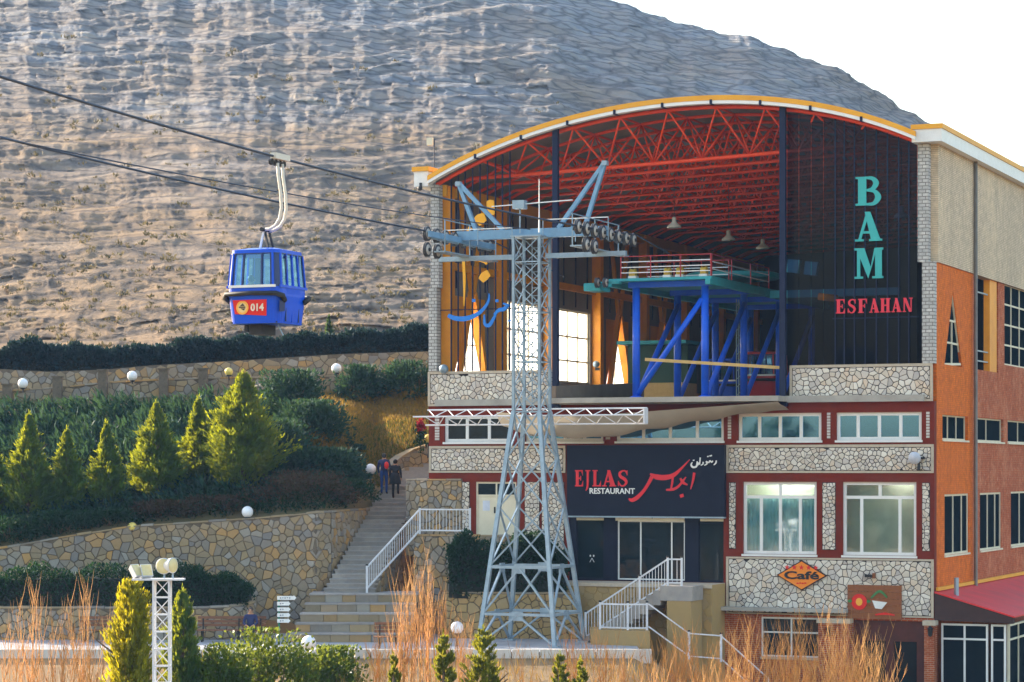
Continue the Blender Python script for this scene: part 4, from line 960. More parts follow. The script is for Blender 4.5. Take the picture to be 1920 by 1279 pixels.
# ladder is inside the column, on its back face
ld = MB(); [ld.bar((x, .44, zW), (x, .44, zT), .03) for x in (-.16, .16)]; [ld.bar((-.16, .44, z), (.16, .44, z), .022) for z in np.arange(zW + .15, zT, .3)]; pp(ld, 'ladder', GALV)

# ------------------------------------------------------------------ white truss across the pylon, and the sagging safety net
TL = [PFI @ (CAM + ray(px, 778) * 1) for px in (0,)]
xt0, xt1 = -5.15, 4.22
TRW = M('white_truss_paint', (.74, .73, .74), (.62, .60, .62), .5, 3, grime=.15)
tr = thing('white_lattice_truss', 'long white lattice truss lying across the waist of the pylon', 'truss', PF @ Vector((0, .2, pz(795))), -A)
zc_ = (pz(766), pz(779), pz(795)); yc_ = (.95, .60, .98)
for z, y in zip(zc_, yc_): mb = MB(); mb.tube((xt0 + (.45 if z == zc_[0] else 0 if z == zc_[1] else .35), y, z), (xt1, y, z), .035, n=6); mb.build('chord', TRW, tr, PF)
n = 22
for i in range(n):
    xa, xb = xt0 + .5 + (xt1 - xt0 - .5) * i / n, xt0 + .5 + (xt1 - xt0 - .5) * (i + 1) / n
    for a, b in ((0, 1), (1, 2)):
        p, q = ((xa, yc_[a], zc_[a]), (xb, yc_[b], zc_[b])) if i % 2 == 0 else ((xa, yc_[b], zc_[b]), (xb, yc_[a], zc_[a]))
        mb = MB(); mb.tube(p, q, .02, n=5); mb.build('lacing_bar', TRW, tr, PF)
mb = MB(); mb.box(xt1 - .03, xt1 + .03, .6, .98, zc_[2], zc_[0]); mb.build('end_plate', TRW, tr, PF)
m_, t_, n_, l_ = nt('brown_net_cloth'); co = t_.nodes.new('ShaderNodeTexCoord').outputs['Object']
cc = mixc(t_, noise(t_, co, 1.1, 6), (.58, .50, .38), (.38, .32, .25)); dfb = node(t_, 'ShaderNodeBsdfDiffuse'); l_.new(cc, dfb.inputs[0]); tlb = node(t_, 'ShaderNodeBsdfTranslucent'); l_.new(cc, tlb.inputs[0]); mx = node(t_, 'ShaderNodeMixShader', i0=.35)
l_.new(dfb.outputs[0], mx.inputs[1]); l_.new(tlb.outputs[0], mx.inputs[2]); l_.new(mx.outputs[0], n_.new('ShaderNodeOutputMaterial').inputs[0]); NET = m_
nu, nv = 60, 14; V = []
x0, x1 = fx(960), fx(1482)
for i in range(nu + 1):
    f = i / nu; x = x0 + (x1 - x0) * f; sag = np.interp(f, [0, .12, .35, .55, .8, 1], [.75, 1.1, 1.2, .85, .40, .05])
    for j in range(nv + 1):
        v = j / nv; zt_ = ZFL - .24; V.append((x, -1.6 + 1.4 * v, zt_ - .28 * v - sag * math.sin(math.pi * min(1, v * .85 + .1)) ** .8 + .05 * math.sin(f * 37 + v * 3) * math.sin(math.pi * v)))
gi = np.arange((nu + 1) * (nv + 1)).reshape(nu + 1, nv + 1); F = np.stack([gi[:-1, :-1], gi[1:, :-1], gi[1:, 1:], gi[:-1, 1:]], 2).reshape(-1, 4).astype(np.int32)
put('safety_net', V, F, NET, None, FM, True, label='sagging brown net cloth slung under the concrete lip of the hall', cat='net')

# ------------------------------------------------------------------ ropes and gondolas
nrm = Vector((-sa, -ca, 0)); rgt = Vector((ca, -sa, 0))
def rope(name, label, p0, zpts, r):
    pts = []; ts = [q[0] for q in zpts]; zs_ = [q[1] for q in zpts]; c = np.polyfit(ts, zs_, min(2, len(ts) - 1))
    for t_ in np.linspace(min(ts), max(ts), 50): q = p0 + nrm * t_; pts.append((q.x, q.y, float(np.polyval(c, t_))))
    mb = MB(); mb.path(pts, r, 6); return mb.build(name, CABLE, None, I4, True, label=label, cat='cable', group='ropes of the cable car')
def tz(p0, px, py):                                            # param t and z where the rope passes pixel (px, py)
    a = (px - 960) / FPX; t_ = (a * p0.y - p0.x) / (nrm.x - a * nrm.y); Y = p0.y + nrm.y * t_; return (t_, CAMZ + (H0 - py) * Y / FPX)
pr = PF @ Vector((2.97, 0, 0)); pl = PF @ Vector((-2.97, 0, 0))
zr_ = pz(441) + .22; zl_ = pz(452, 97.5) + .22
gR = [(-2.9, zr_), tz(pr, 820, 379), tz(pr, 525, 300), tz(pr, 250, 212), tz(pr, 0, 135)]
rope('haul_rope', 'dark haul rope carrying the blue gondola to the right wheels of the pylon', pr, gR + [(60, gR[-1][1] + .9)], .036)
gL = [(-2.9, zl_), tz(pl, 540, 395), tz(pl, 300, 330), tz(pl, 0, 245)]
rope('haul_rope', 'dark haul rope running below the hanger to the left wheels of the pylon', pl, gL + [(60, gL[-1][1] + 1.0)], .036)
pm = PF @ Vector((0, 0, 0)); gM = [(0, pz(428)), tz(pm, 820, 413), tz(pm, 540, 362), tz(pm, 300, 314), tz(pm, 0, 262)]
rope('signal_cable', 'thin signal cable crossing the lower rope at left', pm, gM, .020)
for px0, nm, zz in ((pr, 'right', zr_), (pl, 'left', zl_)):
    a = px0 - nrm * 2.9; b = px0 - nrm * 11; mb = MB(); mb.tube((a.x, a.y, zz), (b.x, b.y, zz - .9), .03, n=5); mb.build('haul_rope', CABLE, None, I4, label='rope leading from the %s pylon wheels into the hall' % nm, cat='cable', group='ropes of the cable car')

def rr_poly(w_, h, r, n=4):
    out = []
    for cx, cz, a0 in ((w_ - r, h - r, 0), (-w_ + r, h - r, 90), (-w_ + r, -h + r, 180), (w_ - r, -h + r, 270)):
        for k in range(n + 1): a = R(a0 + 90 * k / n); out.append((cx + r * math.cos(a), cz + r * math.sin(a)))
    return out
def text_geo(body, size, offset=0.0, depth=.004):
    cu = bpy.data.curves.new('txt', 'FONT'); cu.body = body; cu.size = size; cu.extrude = depth / 2; cu.offset = offset; cu.align_x = 'CENTER'; cu.resolution_u = 3
    ob = bpy.data.objects.new('txt', cu); COL.objects.link(ob); dg = bpy.context.evaluated_depsgraph_get(); me = ob.evaluated_get(dg).to_mesh()
    v = [tuple(q.co) for q in me.vertices]; f = [tuple(p.vertices) for p in me.polygons]; ob.evaluated_get(dg).to_mesh_clear(); bpy.data.objects.remove(ob); bpy.data.curves.remove(cu)
    return v, f
BLUEG = M('gondola_blue_paint', (.0, .085, .68), (.0, .065, .55), .32, 1.5, spec=.3, grime=.08)
NAVYG = M('gondola_navy_frame', (.012, .03, .13), (.01, .025, .10), .35, 2)
REDS = M('red_sign_paint', (.75, .015, .012), (.65, .012, .01), .4, 2); YEL = M('yellow_sign_paint', (.90, .42, .05), (.85, .36, .04), .4, 2); OFFW = M('cream_hanger_paint', (.70, .64, .54), (.58, .53, .45), .5, 3)
GGLASS = glassmat('gondola_window', (.50, .82, 1.0), .14, .97, (.45, .78, 1.0))
HW, HL, GH = .82, .88, 2.08
def gpt3(x, y, z):                                             # cabin skin: bulges at the belt, tapers to floor and roof
    b = np.interp(z, [0, .75, 1.1, 2.0], [.91, 1.0, 1.0, .91]); return (x * b, y * b, z)
def gondola(loc, rz, label, body, number=None, hang=None, people=(), group=None):
    g = thing('gondola', label, 'gondola', loc, rz, group); fr = PW[g.name]
    def B(mb, name, mat, parent=None, smooth=False): return mb.build(name, mat, parent or g, fr, smooth)
    ring = rr_poly(HW, HL, .26, 5); n = len(ring)
    def shell(z0, z1, off=0.0, m=3):
        v, f = [], []
        for i in range(m + 1):
            z = z0 + (z1 - z0) * i / m
            for x, y in ring: p = gpt3(x, y, z); s = 1 + off / HW; v.append((p[0] * s, p[1] * s, z))
        for i in range(m):
            for k in range(n): f.append((i*n+k, i*n+(k+1) % n, (i+1)*n+(k+1) % n, (i+1)*n+k))
        return v, f
    mb = MB(); v, f = shell(0.0, 1.0, 0, 4); f.append(tuple(range(n))[::-1]); f.append(tuple(range(0, n))); mb.add(v, f[:-1]); bd = B(mb, 'cabin_body', body, smooth=False)
    mb = MB(); v, f = shell(1.91, 2.02); b = len(v); mb.add(v, f); v2 = [gpt3(x * .55, y * .55, 2.0) for x, y in ring]; v2 = [(p[0], p[1], 2.09) for p in v2]; top = [gpt3(x, y, 2.02) for x, y in ring]
    mb.add(top + v2, [(k, (k+1) % n, n + (k+1) % n, n + k) for k in range(n)] + [tuple(n + k for k in range(n))]); rf = B(mb, 'roof', body)
    mb = MB(); v, f = shell(1.895, 1.925, .02, 1); mb.add(v, f); B(mb, 'roof_rim', NAVYG, rf)
    mb = MB(); mb.box(-HW * .85, HW * .85, -HL * .85, HL * .85, .01, .05); B(mb, 'floor', BLACK)
    for s in (-1, 1):                                          # pillars and panes, four sides
        for ax in ('x', 'y'):
            def P_(u, z, o=0.0):
                p = gpt3(u, s * (HL + o), z) if ax == 'y' else gpt3(s * (HW + o), u, z); return Vector(p)
            H_ = HW if ax == 'y' else HL
            us = [-H_ + .17, -H_ * .40, 0, H_ * .40, H_ - .17] if ax == 'x' else [-H_ + .17, -.30, .30, H_ - .17] if s < 0 else [-H_ + .17, 0, H_ - .17]
            for u in us: mb = MB(); mb.bar(P_(u, .98), P_(u, 1.92), .045, .05); B(mb, 'window_post', body if ax == 'x' or abs(u) > .5 else NAVYG)
            for a, b in zip(us[:-1], us[1:]):
                mb = MB(); q = [P_(a + .04, 1.02, -.012), P_(b - .04, 1.02, -.012), P_(b - .04, 1.90, -.012), P_(a + .04, 1.90, -.012)]; mb.add(q, [(0, 1, 2, 3)]); B(mb, 'pane', GGLASS)
            mb = MB(); mb.bar(P_(-H_ + .1, 1.01), P_(H_ - .1, 1.01), .06, .07); B(mb, 'window_sill', WHITE if ax == 'y' else body)
    m_ = len(ring) // 4
    for c_ in range(4):                                        # rounded corner pillars
        q = ring[c_ * m_:(c_ + 1) * m_]; v, f = [], []
        for z in (.99, 1.45, 1.92):
            for x_, y_ in q: v.append(gpt3(x_, y_, z))
        for i in range(2):
            for k_ in range(m_ - 1): f.append((i*m_+k_, i*m_+k_+1, (i+1)*m_+k_+1, (i+1)*m_+k_))
        mb = MB(); mb.add(v, f); B(mb, 'corner_pillar', NAVYG, smooth=True)
    for s in (-1, 1):                                          # bumpers on both ends, wrapping the corners
        mb = MB(); y = s * (HL + .05); mb.path([(-HW - .03, y - s * .35, .62), (-HW - .07, y - s * .15, .74), (-HW + .05, y + s * .02, .80), (0, y + s * .04, .82), (HW - .05, y + s * .02, .80), (HW + .07, y - s * .15, .74), (HW + .03, y - s * .35, .62)], [.075, .08, .065, .06, .065, .08, .075], 8); B(mb, 'bumper', BLACK, smooth=True)
    x = HW + .012                                              # sliding door on the right side
    mb = MB(); mb.add([gpt3(x, -.40, .06), gpt3(x, .40, .06), gpt3(x, .40, .98), gpt3(x, -.40, .98)], [(0, 1, 2, 3)]); mb.bar(gpt3(x + .01, 0, .05), gpt3(x + .01, 0, 1.86), .03, .03); dr_ = B(mb, 'door', body)
    for u in (-.41, .41): mb = MB(); mb.bar(gpt3(x + .012, u, .06), gpt3(x + .012, u, 1.86), .035, .03); B(mb, 'door_edge', NAVYG, dr_)
    mb = MB(); mb.bar(gpt3(x + .02, -.7, .32), gpt3(x + .02, -.7, .62), .02, .3, (0, 1, 0)); B(mb, 'side_recess', NAVYG)
    for y in (-.45, .45): mb = MB(); mb.box(-HW * .8, HW * .8, y - .18 if y < 0 else y - .1, y + .1 if y < 0 else y + .18, .1, .5); B(mb, 'seat', NAVYG)
    mb = MB(); mb.box(-.35, .05, -.4, .4, -.28, -.002); mb.box(-.55, -.45, -.3, .3, -.2, -.002); B(mb, 'underframe', BLACK)
    mb = MB(); mb.bar((.5, -.3, -.03), (.66, -.3, -.32), .03); B(mb, 'stay_rod', GALV)
    if number:
        y = -HL - .012; th = -.03; mb = MB(); q = [(-.55, .26), (.42, .20), (.45, .64), (-.60, .64)]
        mb.add([(px_, -gpt3(0, HL + .012, z)[1], z) if False else (px_, gpt3(0, -HL - .014, z)[1], z) for px_, z in q] + [(px_, gpt3(0, -HL - .004, z)[1], z) for px_, z in q], [(0, 1, 2, 3), (4, 7, 6, 5), (0, 4, 5, 1), (1, 5, 6, 2), (2, 6, 7, 3), (3, 7, 4, 0)]); pl_ = B(mb, 'number_plate', REDS)
        yy_ = gpt3(0, -HL - .02, .44)[1]
        mb = MB(); mb.disc(-.30, .43, .19, .19, yy_ - .012, yy_, 24); B(mb, 'emblem_disc', YEL, pl_)
        mb = MB(); mb.disc(-.30, .43, .135, .135, yy_ - .016, yy_ - .0125, 20); B(mb, 'emblem_ring', M('emblem_cream', (.88, .62, .24), None, .5, 3), pl_)
        mb = MB(); mb.box(-.40, -.20, yy_ - .021, yy_ - .017, .42, .46); mb.prism([(-.38, .47), (-.28, .55), (-.22, .47)], yy_ - .0215, yy_ - .0175); mb.prism([(-.36, .41), (-.20, .41), (-.25, .35)], yy_ - .0205, yy_ - .0165); B(mb, 'emblem_bird', M('emblem_dark', (.09, .05, .03), None, .5, 3), pl_)
        v, f = text_geo(number, .27, .010); mb = MB(); mb.add([(p[0] + .16, yy_ - .012 - p[2], p[1] + .34) for p in v], f); B(mb, 'number', M('number_cream', (.86, .70, .55), None, .5, 3), pl_)
    if hang:
        off, zt = hang                                         # rope is off to the right, zt above the floor
        for i, y in enumerate((-.14, .14)):
            mb = MB(); mb.path([(-.05, y, 2.62 - .03 * i), (.15, y, 2.63), (.33, y, 2.72), (.46, y, 2.90), (.52, y, 3.2), (.50, y, 3.6), (.42, y, 4.1), (off, y, zt - .12)], .045, 8); B(mb, 'hanger_arm', OFFW, smooth=True)
        for q in ((-.12, -.2, 2.08), (.12, -.15, 2.08), (.1, .2, 2.08)): mb = MB(); mb.bar(q, (-.02, q[1] * .7, 2.62), .05); B(mb, 'hanger_strut', BLACK if q[0] > 0 else WHITE)
        mb = MB(); mb.tube((-.03, -.28, 2.62), (-.03, .28, 2.62), .06, n=8); B(mb, 'pivot_pin', BLACK)
        mb = MB(); mb.box(off - .08, off + .1, -.42, .42, zt - .02, zt + .14); gp = B(mb, 'rope_grip', OFFW)
        for y in (-.36, -.12, .12, .36): mb = MB(); mb.lathe((off - .08, y, zt - .10), [(.06, -.05), (.09, -.04), (.09, .04), (.06, .05)], 10, AXX); B(mb, 'grip_roller', BLACK, gp)
    return g
gt, gz = tz(pr, 525, 300); gw = pr + nrm * gt
OFFX = .40; ZTOP = 4.56
g0 = gw - rgt * OFFX; g0.z = gz - ZTOP + .02
G1 = gondola(g0, -A, 'bright blue gondola numbered 014 hanging from the upper rope', BLUEG, '014', (OFFX, ZTOP))

# ------------------------------------------------------------------ drive frame inside the hall
fr_ = thing('drive_frame', 'bright blue steel frame with teal deck standing in the hall opening', 'steel frame', FM @ Vector((fx(1250), 3, ZFL)), -A)
def Bf(mb, name, mat, parent=None, smooth=False): return mb.build(name, mat, parent or fr_, FM, smooth)
zdk = fp(1193, 540, 1.0).z
cA, cB = fp(1193, 745, 1.0).x, fp(1322, 745, 1.0).x
rowsd = (1.0, 6.0, 11.0, 16.0)
for d in rowsd:
    for x in (cA, cB): mb = MB(); mb.tube((x, d, ZFL), (x, d, zdk), .15, n=14); mb.lathe((x, d, ZFL), [(.26, 0), (.26, .06), (.16, .1)], 14); Bf(mb, 'column', BLUEP, smooth=True)
for d0, d1 in zip(rowsd[:-1], rowsd[1:]):
    for x in (cA, cB): mb = MB(); mb.tube((x + .05, d0 + .1, ZFL + .15), (x + .05, d1 - .1, zdk - .4), .11, n=10); Bf(mb, 'diagonal', BLUEP, smooth=True)
mb = MB(); mb.tube((cA + .1, .95, ZFL + .2), (cB - .1, .95, zdk - .5), .11, n=10); Bf(mb, 'diagonal', BLUEP, smooth=True)
for d in rowsd: mb = MB(); mb.box(cA - .3, cB + .3, d - .12, d + .12, zdk, zdk + .22); Bf(mb, 'cross_beam', BLUEP)
xe0, xe1 = cA - .9, fp(1345, 510, 1.0).x
mb = MB(); mb.box(xe0, xe1, .3, 17, zdk + .223, zdk + .33); Bf(mb, 'deck', TEAL)
for x in (xe0, xe1 - .2): mb = MB(); mb.box(x, x + .2, .1, 17.2, zdk + .005, zdk + .22); Bf(mb, 'edge_beam', TEAL)
mb = MB(); mb.box(cA - 1.6, xe0 - .003, -.6, .5, zdk - .18, zdk + .12); mb.box(cA - 1.4, xe0 + .5, .1, .5, zdk + .12, zdk + .215); Bf(mb, 'outrigger', TEAL)
for px in (1120, 1135): 
    q = fp(px, 525, -.7); sheave(fr_, FM, (q.x, -.7, zdk + .12), .2)
REDR = M('red_rail_paint', (.45, .03, .03), (.36, .025, .03), .5, 3)
zr0_ = zdk + .335
def rails(p, q, nr, mat, hgt=.85, npst=4):
    p, q = Vector(p), Vector(q)
    for i in range(nr): zz = hgt * (i + 1) / nr; mb = MB(); mb.bar(p + Vector((0, 0, zz)), q + Vector((0, 0, zz)), .035); Bf(mb, 'rail', mat if i == nr - 1 else WHITE)
    for i in range(npst): c = p + (q - p) * i / (npst - 1); mb = MB(); mb.bar(c, c + Vector((0, 0, hgt + .02)), .04); Bf(mb, 'rail_post', mat)
rails((cA - .4, .35, zr0_), (xe1 - .05, .35, zr0_), 4, REDR); rails((xe1 - .05, .45, zr0_), (xe1 - .05, 8, zr0_), 3, REDR, npst=4)
rails((cA - .4, 3.4, zr0_), (xe1 - .3, 3.4, zr0_), 3, REDR)
YW = M('yellow_wheel_paint', (.70, .48, .06), (.55, .36, .05), .5, 4, grime=.3)
for px in (1187, 1252, 1275, 1320):
    x = fp(px, 505, .6).x; mb = MB(); mb.lathe((x, .62, zr0_ + .2), [(.06, -.11), (.19, -.11), (.19, -.05), (.15, 0), (.19, .05), (.19, .11), (.06, .11)], 16, AXX); o = Bf(mb, 'guide_wheel', YW, smooth=True)
    mb = MB(); mb.box(x - .16, x + .16, .45, .8, zr0_ + .003, zr0_ + .10); Bf(mb, 'wheel_bracket', WHITE, o)
mb = MB(); mb.lathe((0, 0, 0), [(1.9, 0), (2.0, .06), (1.92, .12), (2.0, .18), (1.9, .24)], 40); mb.v = [(p[0] + (cA + cB) / 2, p[1] + 9, p[2] + zr0_ + .5) for p in mb.v]; Bf(mb, 'bull_wheel', TEAL, smooth=True)
for px, py, s in ((1489, 498, .28), (1522, 502, .3)):
    q = fp(px, py, 2.0); mb = MB(); mb.hexa([(q.x - s, 1.9, q.z - .25), (q.x + s * .6, 1.9, q.z - .3), (q.x + s * .6, 2.2, q.z - .3), (q.x - s, 2.2, q.z - .25), (q.x - s * .8, 1.9, q.z + .25), (q.x + s * .9, 1.9, q.z + .2), (q.x + s * .9, 2.2, q.z + .2), (q.x - s * .8, 2.2, q.z + .25)]); Bf(mb, 'motor_guard', TEAL)
mb = MB(); mb.tube((fp(1535, 556, 3).x, 3, fp(1535, 556, 3).z), (fp(1570, 560, 3).x, 3, fp(1570, 560, 3).z), .14, n=12); Bf(mb, 'orange_drum', ORANGEP, smooth=True)
mb = MB(); mb.box(fp(1345, 510, 1).x, fp(1600, 550, 1).x, 8, 8.3, zdk - .05, zdk + .25); Bf(mb, 'side_girder', TEAL)
p0, p1 = fp(1210, 674, .15), fp(1474, 690, .15)
mb = MB(); mb.bar(p0, p1, .10, .12); mb.build('barrier_pole', POLEW, None, FM, label='pale timber barrier pole across the hall opening', cat='pole')
# things waiting inside the hall
gondola(FM @ Vector((fp(1435, 650, 14).x, 14, ZFL + .3)), -A, 'dark red gondola parked deep in the hall', M('gondola_red_paint', (.55, .015, .02), (.45, .012, .015), .3, 1.5))
gondola(FM @ Vector((fp(1362, 690, 20).x, 20, ZFL + .3)), -A, 'blue gondola parked in the dark behind the drive frame', BLUEG)
q = fp(1222, 690, 12)
k_ = thing('operator_booth', 'green operator booth with pale counter behind the blue frame', 'booth', FM @ Vector((q.x, 12, ZFL)), -A)
mb = MB(); mb.box(q.x - 1.4, q.x + 1.4, 12, 14, ZFL, ZFL + 1.0); mb.build('counter', POLEW, k_, FM); mb = MB(); mb.box(q.x - 1.4, q.x + 1.4, 12.8, 14, ZFL + 1.003, ZFL + 2.7); mb.build('booth_wall', M('green_paint', (.008, .06, .035), None, .6, 2), k_, FM); mb = MB(); mb.box(q.x - 1.6, q.x + 1.6, 11.9, 14.1, ZFL + 2.703, ZFL + 2.85); mb.build('booth_roof', TEAL, k_, FM)
q = fp(1390, 700, 9); lm = thing('lattice_column', 'slim pale blue lattice column among the blue columns in the hall', 'column', FM @ Vector((q.x, 9, ZFL)), -A)
for sx, sy_ in CN: mb = MB(); mb.bar((q.x + sx * .16, 9 + sy_ * .16, ZFL), (q.x + sx * .16, 9 + sy_ * .16, zdk), .04); mb.build('upright', GALV, lm, FM)
for i in range(12): z = ZFL + .3 + i * .34; mb = MB(); mb.bar((q.x - .16, 8.83, z), (q.x + .16, 8.83, z + .3), .03); mb.build('lacing_bar', GALV, lm, FM)
LMP = M('bell_lamp_shade', (.55, .50, .40), (.45, .40, .32), .4, 3)
for px, py, d, nm in ((1264, 418, 4, 'nearest'), (1366, 442, 9, 'second'), (1430, 458, 14, 'third'), (1690, 398, 3, 'rightmost')):
    q = fp(px, py, d); t = thing('pendant_lamp', 'bell shaped pendant lamp under the red trusses, %s' % (nm if nm == 'rightmost' else nm + ' from the left'), 'lamp', FM @ Vector((q.x, d, q.z - .2)), -A, 'pendant lamps in the hall')
    mb = MB(); mb.lathe((q.x, d, q.z), [(.30, -.2), (.27, -.12), (.12, 0), (.09, .06), (.09, .2), (.03, .24)], 16); mb.build('shade', LMP, t, FM, True)
    mb = MB(); mb.tube((q.x, d, q.z + .22), (q.x, d, zb(q.x)), .012, n=5); mb.build('cord', BLACK, t, FM)
for px, py in ((832, 692), (1118, 683)):
    q = fp(px, py, -.1) if px < 900 else lp(px, py, .8); t = thing('round_wall_lamp', 'small round chrome lamp on the orange column %s' % ('at the hall corner' if px < 900 else 'below the grid window'), 'lamp', FM @ q, -A)
    mb = MB(); mb.ball(q, .19 if px < 900 else .16, 14, 8); mb.build('globe', GALV, t, FM, True); mb = MB(); mb.box(q.x - .1, q.x + .1, q.y + .1, q.y + .2, q.z - .28, q.z - .15); mb.build('bracket', BLACK, t, FM)

# ------------------------------------------------------------------ lettering
GL = {
 'B': [('r', .10, 0, .42, 1), ('r', 0, .93, .55, 1), ('r', 0, 0, .55, .07), ('s', [(.42, .955), (.66, .93), (.80, .76), (.66, .57), (.42, .53)], [.09, .16, .26, .16, .07]), ('s', [(.42, .52), (.74, .48), (.88, .27), (.72, .06), (.42, .04)], [.07, .16, .28, .16, .08])],
 'A': [('p', [(.36, 1), (.56, 1), (.95, 0), (.60, 0)]), ('p', [(.40, .93), (.47, .80), (.20, .0), (.10, 0)]), ('r', .22, .26, .72, .34), ('r', 0, 0, .32, .07), ('r', .52, 0, 1.0, .07)],
 'M': [('r', .72, 0, .95, 1), ('r', .09, 0, .20, .95), ('p', [(.06, 1), (.34, 1), (.58, .32), (.48, 0)]), ('p', [(.48, 0), (.58, .32), (.78, 1), (.70, 1)]), ('r', 0, 0, .30, .07), ('r', .62, 0, 1.0, .07), ('r', 0, .93, .22, 1), ('r', .78, .93, 1.0, 1)],
 'E': [('r', .10, 0, .42, 1), ('r', 0, .92, .88, 1), ('r', 0, 0, .92, .08), ('r', .42, .46, .66, .54), ('r', .60, .36, .68, .64), ('p', [(.88, .95), (.88, .66), (.72, .93)]), ('p', [(.92, .05), (.92, .36), (.74, .07)])],
 'F': [('r', .10, 0, .42, 1), ('r', 0, .92, .88, 1), ('r', 0, 0, .55, .08), ('r', .42, .46, .66, .54), ('r', .60, .36, .68, .64), ('p', [(.88, .95), (.88, .64), (.72, .93)])],
 'H': [('r', .08, 0, .36, 1), ('r', .62, 0, .90, 1), ('r', .36, .46, .62, .55), ('r', 0, 0, .44, .08), ('r', .54, 0, 1, .08), ('r', 0, .92, .44, 1), ('r', .54, .92, 1, 1)],
 'N': [('r', .10, 0, .20, .95), ('r', .80, .05, .90, 1), ('p', [(.04, 1), (.34, 1), (.90, 0), (.66, 0)]), ('r', 0, 0, .32, .07), ('r', .66, .93, 1, 1)],
 'S': [('s', [(.82, .76), (.70, .93), (.45, .95), (.22, .80), (.30, .60), (.62, .45), (.78, .26), (.60, .06), (.32, .05), (.14, .26)], [.06, .12, .13, .22, .26, .28, .24, .14, .12, .07]), ('r', .80, .68, .87, .98), ('r', .08, .02, .15, .34)],
 'J': [('s', [(.60, .98), (.60, .3), (.55, -.05), (.35, -.26)], [.30, .30, .26, .10]), ('r', .28, .93, .92, 1)],
 'L': [('r', .12, 0, .40, 1), ('r', 0, .93, .54, 1), ('r', 0, 0, .90, .08), ('p', [(.90, .05), (.90, .36), (.70, .07)])],
}
def glyph(mb, ch, x0, x1, z0, z1, y, dep):
    for i, e in enumerate(GL[ch]):
        X = lambda a: x0 + (x1 - x0) * a
        Zz = lambda a: z0 + (z1 - z0) * a
        ya, yb = y - dep - .0012 * i, y - .0008 * i
        if e[0] == 'r': mb.box(X(e[1]), X(e[3]), ya, yb, Zz(e[2]), Zz(e[4]))
        elif e[0] == 'p': mb.prism([(X(a), Zz(b)) for a, b in e[1]], ya, yb)
        else: mb.stroke([(X(a), Zz(b)) for a, b in e[1]], [q * (x1 - x0) * .9 for q in e[2]], ya, yb)
TEALL = M('teal_letter_paint', (.04, .42, .40), (.035, .36, .35), .45, 3); REDL = M('red_letter_paint', (.80, .03, .06), (.70, .025, .05), .4, 3)
sg = thing('vertical_lettering', 'large teal letters BAM stacked down the dark hall opening', 'lettering', FM @ fp(1628, 523, .1), -A)
for ch, (a, b, c, d) in zip('BAM', ((1604, 1652, 330, 386), (1603, 1654, 396, 453), (1602, 1656, 464, 523))):
    p, q = fp(a, d, .1), fp(b, c, .1); mb = MB(); glyph(mb, ch, p.x, q.x, p.z, q.z, .15, .05); mb.build('letter', TEALL, sg, FM)
sg = thing('red_lettering', 'red letters ESFAHAN hung above the right stone parapet', 'lettering', FM @ fp(1640, 588, .1), -A)
for i, ch in enumerate('ESFAHAN'):
    a = 1567 + i * 20.9; p, q = fp(a, 588 - i * .5, .1), fp(a + 18.5, 561 - i * .5, .1); mb = MB(); glyph(mb, ch, p.x, q.x, p.z, q.z, .15, .05); mb.build('letter', REDL, sg, FM)
def z1map(pts, ox, oy, sc, d):                                  # zoomed tracing -> facade (x, z)
    out = []
    for x, y in pts: p = fp(ox + x / sc, oy + y / sc, d); out.append((p.x, p.z))
    return out
mpp = 102 / FPX
BLUEL = M('blue_letter_paint', (.01, .22, .72), (.01, .18, .62), .4, 3); AMBL = M('amber_letter_paint', (.90, .42, .01), (.82, .36, .01), .4, 3)
sg = thing('blue_calligraphy', 'blue Persian calligraphy hung on bars at the left of the hall', 'lettering', FM @ fp(900, 610, .1), -A)
for i, (pts, ws) in enumerate((([(300, 645), (350, 665), (420, 668), (490, 645), (545, 605), (585, 545), (590, 490)], [26, 34, 36, 30, 24, 18, 6]), ([(556, 640), (560, 705), (590, 715), (615, 680), (640, 630)], [10, 22, 28, 24, 14]), ([(625, 640), (660, 608), (695, 600), (728, 568)], [14, 26, 30, 18]), ([(470, 540), (494, 540)], [22, 22]), ([(635, 542), (656, 542)], [20, 20]), ([(690, 560), (725, 575)], [14, 18]), ([(728, 685), (745, 680)], [18, 10]))):
    mb = MB(); mb.stroke(z1map(pts, 760, 420, 3.7625, .1), [q / 3.7625 * mpp for q in ws], .10 - .004 * i, .15 - .004 * i); mb.build('stroke', BLUEL, sg, FM)
sg = thing('amber_calligraphy', 'amber Persian letter shapes above the blue calligraphy', 'lettering', FM @ fp(905, 560, .1), -A)
for i, (pts, ws, o) in enumerate((([(612, 920), (640, 918), (668, 915)], [100, 124, 100], 1), ([(535, 1030), (560, 1005), (600, 985)], [70, 84, 60], 1), ([(470, 1100), (490, 1065)], [24, 30], 1), ([(412, 250), (418, 400), (416, 580)], [22, 20, 6], 0), ([(535, 400), (560, 370), (592, 345)], [46, 66, 48], 0), ([(520, 258), (555, 262), (578, 285)], [16, 26, 14], 0))):
    mb = MB(); sc, oy = (3.996, 160) if o else (3.7625, 420); mb.stroke(z1map(pts, 760, oy, sc, .1), [q / sc * mpp for q in ws], .07 - .004 * i, .12 - .004 * i); mb.build('stroke', AMBL, sg, FM)
